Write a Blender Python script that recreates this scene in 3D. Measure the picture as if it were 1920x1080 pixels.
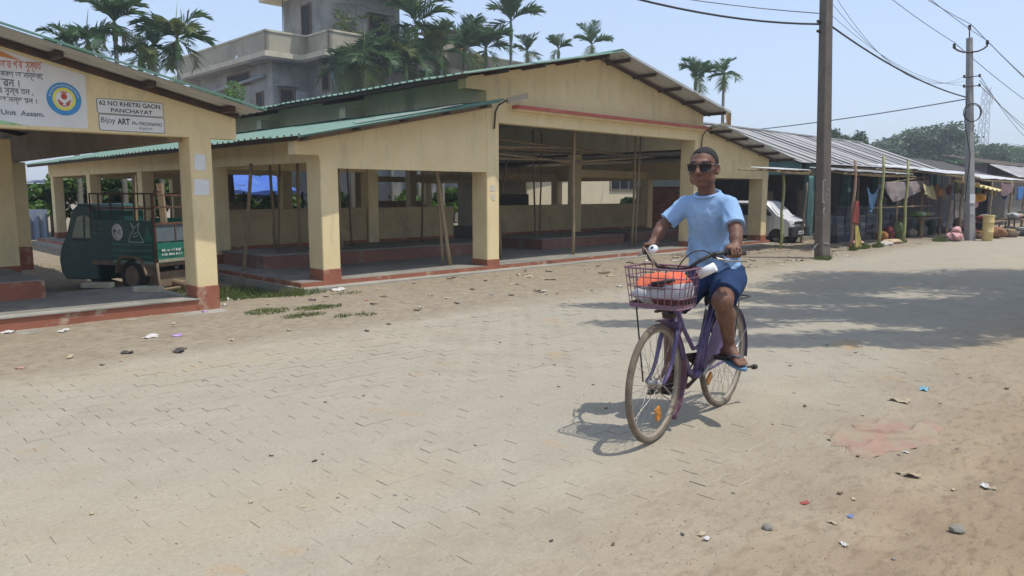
import bpy, bmesh, math, random
import numpy as np
from mathutils import Vector, Matrix
R = math.radians
random.seed(7); rng = np.random.default_rng(7)
scene = bpy.context.scene
for o in list(bpy.data.objects): bpy.data.objects.remove(o)
# ---------------------------------------------------------------- camera
PITCH = math.atan(178/1400)
cam = bpy.data.cameras.new('camera'); cam.lens = 26.25; cam.sensor_width = 36; cam.sensor_fit = 'HORIZONTAL'
cam.clip_start = .05; cam.clip_end = 2500
camo = bpy.data.objects.new('camera', cam); scene.collection.objects.link(camo)
camo.location = (0, 0, 1.45); camo.rotation_euler = (R(90)-PITCH, 0, 0)
scene.camera = camo
# ---------------------------------------------------------------- sky and sun
SX, SY, SZ = .36, -.13, 1.0                      # towards the sun
EL = math.atan2(SZ, math.hypot(SX, SY)); AZ = math.atan2(SX, SY)
w = bpy.data.worlds.new('World'); scene.world = w; w.use_nodes = True
nt = w.node_tree; nt.nodes.clear()
sky = nt.nodes.new('ShaderNodeTexSky'); sky.sky_type = 'NISHITA'; sky.sun_disc = False
sky.sun_elevation = EL; sky.sun_rotation = AZ; sky.air_density = 1.0; sky.dust_density = 1.6; sky.ozone_density = 1.2; sky.altitude = 60
bg = nt.nodes.new('ShaderNodeBackground'); bg.inputs['Strength'].default_value = .138
wo = nt.nodes.new('ShaderNodeOutputWorld')
hz = nt.nodes.new('ShaderNodeMix'); hz.data_type = 'RGBA'; hz.inputs[0].default_value = .6; hz.inputs[7].default_value = (2.35,2.85,3.85,1)   # even veil of humid haze
nt.links.new(sky.outputs[0], hz.inputs[6]); nt.links.new(hz.outputs[2], bg.inputs[0]); nt.links.new(bg.outputs[0], wo.inputs[0])
sl = bpy.data.lights.new('sun', 'SUN'); sl.energy = 2.05; sl.angle = R(.55); sl.color = (1, .955, .88)
so = bpy.data.objects.new('sun', sl); scene.collection.objects.link(so)
so.rotation_euler = Vector((SX, SY, SZ)).to_track_quat('Z', 'Y').to_euler(); so.location = (8, -4, 30)
vs = scene.view_settings; vs.view_transform = 'Standard'; vs.look = 'None'; vs.exposure = .84; vs.gamma = 1; vs.use_curve_mapping = False
# ---------------------------------------------------------------- frames
A = R(45.5); UX, UY = math.sin(A), math.cos(A)
def W(u, v, z=0): return Vector((u*UX - v*UY, u*UY + v*UX, z))
def uv_of(x, y): return x*UX + y*UY, -x*UY + y*UX
ROTUV = R(44.5)
col = scene.collection
OFF = {}
def thing(name, label, cat, loc=(0, 0, 0), rot=0, group=None, uv=None, kind=None):
    """Empty at a thing's base; with uv=(u,v) its parts are given in market (u,v,z) coordinates."""
    o = bpy.data.objects.new(name, None); col.objects.link(o); o.empty_display_size = .1
    if uv is not None:
        z = uv[2] if len(uv) > 2 else 0
        o.location = W(uv[0], uv[1], z); o.rotation_euler = (0, 0, ROTUV); OFF[o.name] = (uv[0], uv[1], z)
    else:
        o.location = loc; o.rotation_euler = (0, 0, rot)
    if label: o['label'] = label
    if cat: o['category'] = cat
    if group: o['group'] = group
    if kind: o['kind'] = kind
    return o
def tag(o, label=None, cat=None, group=None, kind=None):
    if label: o['label'] = label
    if cat: o['category'] = cat
    if group: o['group'] = group
    if kind: o['kind'] = kind
    return o
class MB:
    def __init__(s): s.v = []; s.f = []; s.m = []; s.sm = []
    def add(s, vs, fs, mi=0, smooth=False):
        b = len(s.v); s.v += [tuple(p) for p in vs]
        for f in fs: s.f.append(tuple(b+i for i in f)); s.m.append(mi); s.sm.append(smooth)
        return s
    def box(s, x0, x1, y0, y1, z0, z1, mi=0):
        return s.add([(x0,y0,z0),(x1,y0,z0),(x1,y1,z0),(x0,y1,z0),(x0,y0,z1),(x1,y0,z1),(x1,y1,z1),(x0,y1,z1)],
                     [(0,3,2,1),(4,5,6,7),(0,1,5,4),(1,2,6,5),(2,3,7,6),(3,0,4,7)], mi)
    def cbox(s, x0, x1, y0, y1, z0, z1, c=.01, mi=0):
        """box with chamfered vertical edges and top rim"""
        p = [(x0+c,y0),(x1-c,y0),(x1,y0+c),(x1,y1-c),(x1-c,y1),(x0+c,y1),(x0,y1-c),(x0,y0+c)]
        q = [(min(max(a,x0+c),x1-c), min(max(b,y0+c),y1-c)) for a, b in p]
        V_ = [(a,b,z0) for a,b in p]+[(a,b,z1-c) for a,b in p]+[(a,b,z1) for a,b in q]
        F_ = [tuple(range(7,-1,-1)), tuple(range(16,24))]
        for i in range(8):
            j = (i+1) % 8; F_ += [(i,j,8+j,8+i), (8+i,8+j,16+j,16+i)]
        return s.add(V_, F_, mi)
    def beam(s, a, b, wx, wz, mi=0, up=(0,0,1)):
        a, b = Vector(a), Vector(b); d = (b-a).normalized(); up = Vector(up)
        if abs(d.dot(up)) > .97: up = Vector((1,0,0))
        sx = d.cross(up).normalized()*wx/2; sz = sx.cross(d).normalized()*wz/2
        P = [a-sx-sz, a+sx-sz, a+sx+sz, a-sx+sz, b-sx-sz, b+sx-sz, b+sx+sz, b-sx+sz]
        return s.add(P, [(0,3,2,1),(4,5,6,7),(0,1,5,4),(1,2,6,5),(2,3,7,6),(3,0,4,7)], mi)
    def tube(s, pts, r, n=8, mi=0, cap=True, smooth=True):
        pts = [Vector(p) for p in pts]; m = len(pts)
        if not hasattr(r, '__len__'): r = [r]*m
        V_ = []; F_ = []; prev = None
        for i, p in enumerate(pts):
            t = (pts[min(i+1,m-1)]-pts[max(i-1,0)]).normalized()
            if prev is None:
                a = Vector((0,0,1)) if abs(t.z) < .9 else Vector((1,0,0)); x = t.cross(a).normalized()
            else: x = (prev - t*prev.dot(t)); x = x.normalized() if x.length > 1e-6 else t.orthogonal().normalized()
            prev = x; y = t.cross(x)
            for k in range(n):
                an = 2*math.pi*k/n; V_.append(p + (x*math.cos(an)+y*math.sin(an))*r[i])
        for i in range(m-1):
            for k in range(n):
                k2 = (k+1) % n; F_.append((i*n+k, i*n+k2, (i+1)*n+k2, (i+1)*n+k))
        s.add(V_, F_, mi, smooth)
        if cap:
            b = len(s.v)-len(V_)
            s.f += [tuple(b+k for k in range(n-1,-1,-1)), tuple(b+(m-1)*n+k for k in range(n))]; s.m += [mi]*2; s.sm += [False]*2
        return s
    def lathe(s, prof, n=16, M=None, mi=0, smooth=True, closed=False):
        """profile (r,z) about z"""
        M = M or Matrix(); V_ = []; F_ = []; m = len(prof)
        for r_, z in prof:
            for k in range(n):
                an = 2*math.pi*k/n; V_.append(M @ Vector((r_*math.cos(an), r_*math.sin(an), z)))
        for i in range(m-1 if not closed else m):
            i2 = (i+1) % m
            for k in range(n):
                k2 = (k+1) % n; F_.append((i*n+k, i*n+k2, i2*n+k2, i2*n+k))
        return s.add(V_, F_, mi, smooth)
    def prism(s, poly, d0, d1, ax, mi=0):
        """poly of 2D points extruded along ax: 'v' (u,z) poly, 'u' (v,z) poly, 'z' (u,v) poly"""
        def P(a, b, d): return (a,d,b) if ax == 'v' else ((d,a,b) if ax == 'u' else (a,b,d))
        n = len(poly); V_ = [P(a,b,d0) for a,b in poly]+[P(a,b,d1) for a,b in poly]
        F_ = [tuple(range(n)), tuple(range(2*n-1,n-1,-1))]+[(i,n+i,n+(i+1)%n,(i+1)%n) for i in range(n)]
        return s.add(V_, F_, mi)
    def grid(s, fn, nx, ny, mi=0, smooth=True, thick=0):
        V_ = [fn(i/(nx-1), j/(ny-1)) for j in range(ny) for i in range(nx)]
        F_ = [(j*nx+i, j*nx+i+1, (j+1)*nx+i+1, (j+1)*nx+i) for j in range(ny-1) for i in range(nx-1)]
        return s.add(V_, F_, mi, smooth)
    def mesh(s, name, mats, off=(0,0,0), M=None, fix=True):
        me = bpy.data.meshes.new(name)
        vv = np.array(s.v, dtype=np.float64).reshape(-1,3) - np.array(off)
        if M is not None: vv = np.array([M @ Vector(p) for p in vv])
        me.from_pydata([tuple(p) for p in vv], [], s.f)
        for m in (mats if isinstance(mats, (list, tuple)) else [mats]): me.materials.append(m)
        me.polygons.foreach_set('material_index', s.m); me.polygons.foreach_set('use_smooth', s.sm)
        if fix:
            bm = bmesh.new(); bm.from_mesh(me); bmesh.ops.recalc_face_normals(bm, faces=bm.faces); bm.to_mesh(me); bm.free()
        me.update(); return me
    def build(s, name, mats, parent=None, off=None, fix=True):
        if off is None: off = OFF.get(parent.name, (0,0,0)) if parent else (0,0,0)
        return link(name, s.mesh(name, mats, off, fix=fix), parent)
def link(name, me, parent=None, loc=None):
    o = bpy.data.objects.new(name, me); col.objects.link(o)
    if parent: o.parent = parent
    if loc is not None: o.location = loc
    return o
def copy_tree(o, parent=None):
    c = o.copy(); col.objects.link(c); c.parent = parent
    if o.name in OFF: OFF[c.name] = OFF[o.name]
    for ch in o.children: copy_tree(ch, c)
    return c
def lin(*c): return tuple((x/255/12.92 if x/255 <= .04045 else ((x/255+.055)/1.055)**2.4) for x in c)
# ---------------------------------------------------------------- materials
def mat(name, c, c2=None, sc=6, rough=.8, bump=0, bsc=40, metal=0, spec=.3, stretch=(1,1,1), lo=.35, hi=.65,
        c3=None, sc3=1.3, lo3=.55, hi3=.7, detail=6, trans=0, rand=0, grain=0, st3=(1,1,1), rnoise=.15):
    m = bpy.data.materials.new(name); m.use_nodes = True; t = m.node_tree; L = t.links.new
    b = t.nodes['Principled BSDF']; b.inputs['Roughness'].default_value = rough; b.inputs['Metallic'].default_value = metal
    b.inputs['Specular IOR Level'].default_value = spec
    if trans: b.inputs['Transmission Weight'].default_value = trans
    tc = t.nodes.new('ShaderNodeTexCoord')
    def noise(scale, st, det=detail):
        mp = t.nodes.new('ShaderNodeMapping'); mp.inputs['Scale'].default_value = st; L(tc.outputs['Object'], mp.inputs[0])
        n = t.nodes.new('ShaderNodeTexNoise'); n.inputs['Scale'].default_value = scale; n.inputs['Detail'].default_value = det; n.inputs['Roughness'].default_value = .62
        L(mp.outputs[0], n.inputs['Vector']); return n.outputs['Fac']
    def ramp(fac, lo, hi):
        r = t.nodes.new('ShaderNodeMapRange'); r.inputs[1].default_value = lo; r.inputs[2].default_value = hi; L(fac, r.inputs[0]); return r.outputs[0]
    def mix(fac, a, bb, mode='MIX'):
        x = t.nodes.new('ShaderNodeMix'); x.data_type = 'RGBA'; x.blend_type = mode
        if isinstance(fac, float): x.inputs[0].default_value = fac
        else: L(fac, x.inputs[0])
        for i, q in ((6,a),(7,bb)):
            if isinstance(q, tuple): x.inputs[i].default_value = (*q[:3],1)
            else: L(q, x.inputs[i])
        return x.outputs[2]
    cur = (*c,)
    n1 = noise(sc, stretch)
    if c2: cur = mix(ramp(n1, lo, hi), c, c2)
    if c3: cur = mix(ramp(noise(sc3, st3), lo3, hi3), cur, c3)
    if grain:
        gn = noise(bsc*2, (1,1,1), 3); g2 = t.nodes.new('ShaderNodeMapRange'); g2.inputs[1].default_value=.3; g2.inputs[2].default_value=.7
        g2.inputs[3].default_value = 1-grain; g2.inputs[4].default_value = 1+grain; L(gn, g2.inputs[0])
        vm = t.nodes.new('ShaderNodeVectorMath'); vm.operation = 'SCALE'; L(g2.outputs[0], vm.inputs['Scale'])
        if isinstance(cur, tuple): vm.inputs[0].default_value = cur[:3]
        else: L(cur, vm.inputs[0])
        cur = vm.outputs[0]
    if rand:
        oi = t.nodes.new('ShaderNodeObjectInfo'); hs = t.nodes.new('ShaderNodeHueSaturation')
        mr = t.nodes.new('ShaderNodeMapRange'); mr.inputs[3].default_value = 1-rand; mr.inputs[4].default_value = 1+rand
        L(oi.outputs['Random'], mr.inputs[0]); L(mr.outputs[0], hs.inputs['Value'])
        if isinstance(cur, tuple): hs.inputs['Color'].default_value = (*cur[:3],1)
        else: L(cur, hs.inputs['Color'])
        cur = hs.outputs[0]
    if isinstance(cur, tuple): b.inputs['Base Color'].default_value = (*cur[:3],1)
    else: L(cur, b.inputs['Base Color'])
    if rnoise:
        rr = t.nodes.new('ShaderNodeMapRange'); rr.inputs[3].default_value = max(0,rough-rnoise); rr.inputs[4].default_value = min(1,rough+rnoise)
        L(n1, rr.inputs[0]); L(rr.outputs[0], b.inputs['Roughness'])
    if bump:
        bn = t.nodes.new('ShaderNodeBump'); bn.inputs['Strength'].default_value = bump; bn.inputs['Distance'].default_value = .02
        L(noise(bsc, (1,1,1)), bn.inputs['Height']); L(bn.outputs[0], b.inputs['Normal'])
    return m
YEL = mat('yellow_wall_paint', (.79,.65,.375), (.71,.575,.32), 1.7, .88, .2, 30, c3=(.45,.385,.27), sc3=2.3, lo3=.54, hi3=.86, st3=(1.6,1.6,.45), grain=.07)
GRNW = mat('pale_green_wall_paint', (.76,.72,.52), (.68,.64,.46), 1.5, .9, .15, 30, c3=(.52,.5,.36), sc3=1.4, st3=(1,1,.3), grain=.05)
REDB = mat('red_oxide_paint', (.33,.125,.075), (.27,.10,.06), 3, .85, .25, 35, c3=(.42,.32,.22), sc3=4.5, lo3=.56, hi3=.68, grain=.1)
CONC = mat('concrete', (.36,.34,.29), (.27,.26,.22), 2.5, .9, .3, 30, c3=(.2,.19,.16), sc3=1.2, grain=.1)
FLOORM = mat('dusty_cement_floor', (.27,.255,.22), (.2,.19,.165), 2, .85, .2, 30, c3=(.34,.31,.25), sc3=1.6, grain=.1)
GREENR = mat('green_roof_paint', (.085,.185,.14), (.11,.215,.165), 1.5, .6, 0, c3=(.18,.22,.185), sc3=3, lo3=.55, hi3=.8, metal=0, spec=.5)
UNDERR = mat('bare_sheet_underside', (.50,.50,.475), (.42,.42,.395), 3, .6, 0, metal=0, c3=(.45,.41,.34), sc3=2)
STEEL = mat('dark_painted_steel', (.045,.035,.03), (.09,.05,.035), 9, .6, .1, 50, c3=(.12,.055,.03), sc3=6)
ZINC = mat('weathered_zinc_sheet', (.36,.355,.345), (.28,.275,.265), 2.5, .6, 0, metal=.05, c3=(.25,.2,.16), sc3=1.6, lo3=.58, hi3=.75, rand=.16)
ZINC2 = mat('bright_zinc_sheet', (.60,.60,.59), (.50,.50,.48), 2, .5, 0, metal=.1)
BAMB = mat('dry_bamboo', (.36,.27,.16), (.26,.19,.11), 5, .7, .2, 30, stretch=(1,1,.2), c3=(.18,.13,.08), sc3=3, rand=.25)
GBAMB = mat('green_bamboo', (.33,.36,.13), (.27,.27,.12), 4, .6, .15, 30, c3=(.35,.28,.15), sc3=3)
WOODM = mat('old_wood', (.23,.16,.10), (.16,.11,.07), 6, .8, .25, 40, stretch=(1,1,.2))
BLACKM = mat('black_rubber', (.022,.02,.019), (.05,.045,.04), 12, .8)
PLASTW = mat('white_plastic', (.75,.75,.73), (.66,.66,.64), 5, .5)
WHITEP = mat('white_wall_paint', (.74,.74,.72), (.66,.66,.64), 2.5, .8, .1, 30, c3=(.55,.5,.42), sc3=2.2, lo3=.6, hi3=.85)
GLASSD = mat('dark_glass', (.02,.025,.03), (.035,.04,.045), 3, .1, spec=.6, rnoise=.03)
# ================================================================ ground, pavers
def vnoise(x, y, seed):
    """smooth value noise (numpy), ~[-1,1]"""
    xi = np.floor(x).astype(np.int64); yi = np.floor(y).astype(np.int64); fx = x-xi; fy = y-yi
    fx = fx*fx*(3-2*fx); fy = fy*fy*(3-2*fy)
    def h(a, b):
        n = (a*374761393 + b*668265263 + seed*982451653) & 0xffffffff
        n = ((n ^ (n >> 13))*1274126177) & 0xffffffff
        return ((n ^ (n >> 16)) & 0xffff)/32767.5-1
    return (h(xi,yi)*(1-fx)+h(xi+1,yi)*fx)*(1-fy)+(h(xi,yi+1)*(1-fx)+h(xi+1,yi+1)*fx)*fy
def fbm(x, y, s, o=4, seed=1):
    t = 0; a = 1; n = 0
    for i in range(o): t = t+a*vnoise(x*s+i*17.3, y*s-i*9.1, seed+i); n += a; a *= .5; s *= 2.03
    return t/n
def sst(a, b, x): t = np.clip((x-a)/(b-a), 0, 1); return t*t*(3-2*t)
V_IN, V_OUT = 1.75, 6.62                                   # paved strip of the road in v
def ground_h(x, y):
    u = x*UX+y*UY; v = -x*UY+y*UX
    edge = fbm(x, y, .7, 3, 40)*.25
    dirt_r = 1-sst(V_IN-.35, V_IN+.25, v+edge)             # brown verge to the right
    dirt_l = sst(V_OUT-.05, V_OUT+.5, v+edge*.5)           # littered verge by the market
    road = (1-dirt_r)*(1-dirt_l)
    # dust lying over the pavers: low (joints open) on the far-left half, high near the camera and on the right
    n1 = fbm(x, y, .55, 4, 3); n2 = fbm(x, y, 2.6, 3, 9)
    cover = .62*n1+.45*n2 + .15 - .85*sst(3.4, 6.0, v)*sst(6.5, .5, x+.4*v-1.5) + .5*sst(6.5, 10.5, y)
    h = road*(-.0032+.0050*np.clip(cover, -1.0, 1.2))
    h = h + dirt_r*(.012+.032*fbm(x, y, .8, 4, 21)+.018*fbm(x, y, 4, 3, 5)) 
    # tyre ruts along the road in the dirt
    for v0, ww, dp in ((1.0,.13,.035),(.35,.15,.045),(-.4,.2,.04)):
        vv = v+.10*fbm(u, u*0, .35, 2, 77)
        h = h - dirt_r*dp*np.exp(-((vv-v0)/ww)**2)*(1+.6*fbm(x,y,3,2,12))
    h = h + dirt_l*(.014+.02*fbm(x, y, 1.1, 4, 31)+.008*fbm(x, y, 7, 2, 8))
    gut = np.exp(-((v-V_OUT-.03-.05*fbm(x,y,1.5,2,63))/.05)**2)
    h = h - gut*.030*sst(-.2,.3,fbm(u,u*0,1.2,2,55)+.25)
    near_shed = sst(3.9, 4.3, u)*sst(6.0, 5.6, u)*sst(9.6, 10.2, v) + sst(10.6,11.2,v)*sst(4.0,3.9,u)
    h = h - .12*np.clip(near_shed,0,1)
    h = h*(1-sst(25, 45, np.hypot(x,y)))
    return h
def axis(lo, hi, d, far, gr=1.13):
    a = list(np.arange(lo, hi+d/2, d)); s = d; p = hi
    while p < far: s = min(s*gr, 40); p += s; a.append(p)
    s = d; p = lo; b = []
    while p > -far: s = min(s*gr, 40); p -= s; b.append(p)
    return np.array(b[::-1]+a)
gx = axis(-8, 9, .045, 280); gy = axis(2.4, 14, .045, 280)
X, Y = np.meshgrid(gx, gy); Z = ground_h(X, Y)
def np_mesh(name, verts, quads, mats, smooth=True):
    me = bpy.data.meshes.new(name); verts = np.ascontiguousarray(verts, np.float32); quads = np.ascontiguousarray(quads, np.int32)
    me.vertices.add(len(verts)); me.vertices.foreach_set('co', verts.ravel()); k = quads.shape[1]
    me.loops.add(quads.size); me.loops.foreach_set('vertex_index', quads.ravel())
    me.polygons.add(len(quads)); me.polygons.foreach_set('loop_start', np.arange(len(quads))*k)
    if smooth: me.polygons.foreach_set('use_smooth', np.ones(len(quads), bool))
    for m in (mats if isinstance(mats, (list, tuple)) else [mats]): me.materials.append(m)
    me.update(calc_edges=True); me.validate(); return me
nyy, nxx = X.shape
idx = np.arange(nyy*nxx).reshape(nyy, nxx)
q = np.stack([idx[:-1,:-1], idx[:-1,1:], idx[1:,1:], idx[1:,:-1]], -1).reshape(-1,4)
# dust / soil material: colour varies with position only (soil kinds), not with light
def ground_mat():
    m = bpy.data.materials.new('road_dust_and_soil'); m.use_nodes = True; t = m.node_tree; L = t.links.new; b = t.nodes['Principled BSDF']
    b.inputs['Roughness'].default_value = .95; b.inputs['Specular IOR Level'].default_value = .15
    tc = t.nodes.new('ShaderNodeTexCoord')
    mp = t.nodes.new('ShaderNodeMapping'); mp.inputs['Rotation'].default_value = (0,0,-ROTUV); L(t.nodes.new('ShaderNodeNewGeometry').outputs['Position'], mp.inputs[0])   # -> (u,v)
    sp = t.nodes.new('ShaderNodeSeparateXYZ'); L(mp.outputs[0], sp.inputs[0])
    def noise(sc, det=6, st=None, ro=.6):
        n = t.nodes.new('ShaderNodeTexNoise'); n.inputs['Scale'].default_value = sc; n.inputs['Detail'].default_value = det; n.inputs['Roughness'].default_value = ro
        src = mp.outputs[0]
        if st:
            k = t.nodes.new('ShaderNodeMapping'); k.inputs['Scale'].default_value = st; L(src, k.inputs[0]); src = k.outputs[0]
        L(src, n.inputs['Vector']); return n.outputs['Fac']
    def mr(f, a, bb, c=0, d=1, cl=True):
        r = t.nodes.new('ShaderNodeMapRange'); r.clamp = cl
        for i, q_ in enumerate((a,bb,c,d)): r.inputs[1+i].default_value = q_
        L(f, r.inputs[0]); return r.outputs[0]
    def ma(op, a, bb):
        n = t.nodes.new('ShaderNodeMath'); n.operation = op
        for i, q_ in enumerate((a,bb)):
            if isinstance(q_, (int,float)): n.inputs[i].default_value = q_
            else: L(q_, n.inputs[i])
        return n.outputs[0]
    def mix(f, a, bb, mode='MIX'):
        x = t.nodes.new('ShaderNodeMix'); x.data_type = 'RGBA'; x.blend_type = mode
        if isinstance(f, float): x.inputs[0].default_value = f
        else: L(f, x.inputs[0])
        for i, q_ in ((6,a),(7,bb)):
            if isinstance(q_, tuple): x.inputs[i].default_value = (*q_,1)
            else: L(q_, x.inputs[i])
        return x.outputs[2]
    n_big = noise(.55, 5); n_mid = noise(2.4, 6); n_fin = noise(38, 4, ro=.7); n_vf = noise(150, 2)
    c = mix(mr(n_mid, .35, .68), (0.394,0.350,0.272), (0.325,0.285,0.216))
    c = mix(mr(n_big, .42, .66), c, (0.357,0.326,0.258))
    c = mix(mr(noise(.35,4,(.35,1.3,1)), .5, .62, 0, .55), c, (0.408,0.341,0.235))               # long dusty wheel tracks
    c = mix(mr(noise(1.15, 5), .635, .72, 0, .75), c, (0.427,0.270,0.123))                         # orange clay patches
    vv = ma('ADD', sp.outputs['Y'], mr(noise(1.3,5), 0, 1, -.55, .55, False))
    brown = mr(vv, V_IN+.75, V_IN-1.1)
    c = mix(ma('MULTIPLY', brown, .9), c, mix(mr(n_mid,.35,.65), (0.307,0.219,0.125), (0.249,0.171,0.100)))
    verge = mr(vv, V_OUT-.1, V_OUT+.5)
    c = mix(ma('MULTIPLY', verge, .8), c, mix(mr(noise(4.5,6),.35,.65), (0.327,0.269,0.188), (0.236,0.193,0.136)))
    c = mix(mr(n_fin, .3, .7, 0, .4), c, (0.222,0.187,0.137)); c = mix(mr(n_vf, .62, .75, 0, .5), c, (0.483,0.439,0.357))
    c = mix(mr(noise(70,2), .70, .76, 0, .6), c, (0.121,0.098,0.075))                               # dark specks of grit
    c = mix(ma('MULTIPLY', mr(noise(9,7,(1,2.2,1)), .50, .66, 0, .7), ma('MAXIMUM', brown, verge)), c, (.17,.12,.075))     # darker damp soil streaks on the verges
    c = mix(mr(noise(1.9,7,(.6,1.4,1)), .6, .75, 0, .35), c, (.25,.225,.185))
    L(c, b.inputs['Base Color'])
    bp = t.nodes.new('ShaderNodeBump'); bp.inputs['Strength'].default_value = .55; bp.inputs['Distance'].default_value = .012
    L(ma('ADD', noise(30,5), ma('MULTIPLY', noise(110,3), .5)), bp.inputs['Height']); L(bp.outputs[0], b.inputs['Normal'])
    return m
GROUNDM = ground_mat()
def gz(x, y):
    i = min(max(int(np.searchsorted(gx, x))-1,0),len(gx)-2); j = min(max(int(np.searchsorted(gy, y))-1,0),len(gy)-2); a = (x-gx[i])/(gx[i+1]-gx[i]); b = (y-gy[j])/(gy[j+1]-gy[j])
    return float((Z[j,i]*(1-a)+Z[j,i+1]*a)*(1-b)+(Z[j+1,i]*(1-a)+Z[j+1,i+1]*a)*b)
ground = link('ground', np_mesh('ground', np.stack([X,Y,Z],-1).reshape(-1,3), q, GROUNDM)); tag(ground, kind='structure')
# zigzag interlocking pavers, laid in rows along u
PL, PW, GAP = .225, .1125, .0115
road = thing('road', None, None, uv=(6,4), kind='structure')
xs_ = np.linspace(.0008, PL-.0008, 5); wob = np.array([0,1,0,1,0])*.012-.006
outl = [(a, GAP/2+b) for a, b in zip(xs_, wob)]+[(a, PW-GAP/2+b) for a, b in zip(xs_[::-1], wob[::-1])]
cx_, cy_ = PL/2, PW/2
def inset(p, d=.005):
    a, b = p; s = 1-.0012/(PL/2); s2 = 1-d/(PW/2); return ((a-cx_)*s, (b-cy_)*s2)
pv_top = np.array([(*inset(p), 0) for p in outl]); pv_mid = np.array([(p[0]-cx_, p[1]-cy_, -.004) for p in outl]); pv_bot = np.array([(p[0]-cx_, p[1]-cy_, -.045) for p in outl])
pver = np.concatenate([pv_top, pv_mid, pv_bot]); n_ = 10
pf = [tuple(range(10))]+[(i,10+i,10+(i+1)%10,(i+1)%10) for i in range(10)]+[(10+i,20+i,20+(i+1)%10,10+(i+1)%10) for i in range(10)]
SOILE = mat('soil_stained_edge',(.285,.25,.19),(.345,.305,.235),6,.95)
pmi = [0]+[0 if i in (4,9) else 1 for i in range(10)]*2
_pm = MB().add(pver, pf); _pm.m = list(pmi); pave_me = _pm.mesh('paver', [GROUNDM,SOILE])
cells = []
for j in range(int((V_OUT-V_IN)/PW)):
    v = V_IN+j*PW
    for i in range(0, 110):
        u = -3+i*PL+(j % 2)*PL/2; P = W(u+cx_, v+cy_)
        if P.y < 2.5 or P.y > 13.5 or abs(P.x) > P.y*.70+.3: continue
        cells.append((u+cx_, v+cy_, P.x, P.y))
cells = np.array(cells)
hh = np.stack([ground_h(cells[:,2]+dx, cells[:,3]+dy) for dx in (-.1,0,.1) for dy in (-.1,0,.1)])
tilt = rng.normal(0, .007, (len(cells),2)); lift = rng.normal(0, .0016, len(cells))-.0015
seen = hh.min(0) < lift+.0008
cells, tilt, lift = cells[seen], tilt[seen], lift[seen]
open_ = -hh.mean(0)[seen]
size = np.clip(open_, .001, .006)/(cells[:,3]**2)
order = np.argsort(-size); nP = len(cells)
print('pavers', nP)
for k in order[:300]:
    u, v, x, y = cells[k]
    o = link('paver', pave_me, road, (u-6, v-4, lift[k])); o.rotation_euler = (tilt[k,0]*.5, tilt[k,1]*.5, random.gauss(0,.012))
rest = order[300:]
allv = []; allf = []
for q_, k in enumerate(rest):
    u, v, x, y = cells[k]; p = pver.copy()
    p[:,2] += p[:,0]*tilt[k,1]*.5+p[:,1]*tilt[k,0]*.5+lift[k]; p[:,0] += u-6; p[:,1] += v-4; allv.append(p)
    allf += [tuple(i+30*q_ for i in f) for f in pf]
me = bpy.data.meshes.new('paver_field'); me.from_pydata(np.concatenate(allv).tolist(), [], allf); me.materials.append(GROUNDM); me.materials.append(SOILE); me.polygons.foreach_set('material_index', pmi*len(rest)); me.update()
pfld = link('paver_field', me, road); pfld['kind'] = 'stuff'
# ================================================================ market hall with two wings
def corr_mesh(name, width, length, rib=.2, amp=.028, mats=None, thick=.006, sag=0, prof='trap'):
    """corrugated sheet: ribs run along local y (0..length), profile along local x (0..width); top slot 0, underside slot 1"""
    mb = MB(); pts = []
    n = max(1, round(width/rib)); rb = width/n
    for i in range(n):
        x = i*rb
        if prof == 'trap': pts += [(x,0),(x+rb*.58,0),(x+rb*.68,amp),(x+rb*.88,amp)]
        else: pts += [(x+rb*t_, amp*.5*(1-math.cos(2*math.pi*t_))) for t_ in (0,.25,.5,.75)]
    pts.append((width,0)); m = len(pts)
    V_ = [(x,y,z) for y in (0,length) for x,z in pts]+[(x,y,z-thick) for y in (0,length) for x,z in pts]
    for i in range(m-1):
        mb.add([V_[i],V_[i+1],V_[m+i+1],V_[m+i]], [(0,1,2,3)], 0)
        mb.add([V_[2*m+i],V_[2*m+i+1],V_[3*m+i+1],V_[3*m+i]], [(0,3,2,1)], 1)
        mb.add([V_[i],V_[i+1],V_[2*m+i+1],V_[2*m+i]], [(0,3,2,1)], 0); mb.add([V_[m+i],V_[m+i+1],V_[3*m+i+1],V_[3*m+i]], [(0,1,2,3)], 0)
    mb.add([V_[0],V_[m],V_[3*m],V_[2*m]], [(0,1,2,3)], 0); mb.add([V_[m-1],V_[2*m-1],V_[4*m-1],V_[3*m-1]], [(0,3,2,1)], 0)
    return mb.mesh(name, mats, fix=False)
def sheets(root, name, a, b, v0, v1, wid, mats, rib=.2, amp=.028, prof='trap', jit=.004):
    """sheets side by side along v; a=(u,z) eave end, b=(u,z) ridge end (uv frame thing)"""
    off = OFF[root.name]; n = max(1, round((v1-v0)/wid)); wd = (v1-v0)/n
    du, dz = b[0]-a[0], b[1]-a[1]; Ls = math.hypot(du, dz)
    me = corr_mesh(name, wd+.03, Ls, rib, amp, mats, prof=prof); ex = Vector((0,1,0)); ey = Vector((du/Ls,0,dz/Ls)); ez = ex.cross(ey)
    if ez.z < 0: ex = -ex; ez = -ez
    for i in range(n):
        j = random.uniform(-jit,jit); vv = v0+i*wd if ex.y > 0 else v0+(i+1)*wd
        o = link(name, me, root); M = Matrix((ex,ey,ez)).transposed().to_4x4()
        M.translation = Vector((a[0]-off[0]-j*3, vv-off[1], a[1]-off[2]+(i%2)*.004+j)); o.matrix_local = M
def column(root, u0, u1, v0, v1, z0, z1, zr, mats=(None,None)):
    c = MB().cbox(u0,u1,v0,v1,zr-.0,z1,.012).build('column', YEL, root)
    b = MB().cbox(u0-.008,u1+.008,v0-.008,v1+.008,z0,zr+.001,.01).build('column_base', REDB, c, off=OFF[root.name])
    return c
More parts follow.
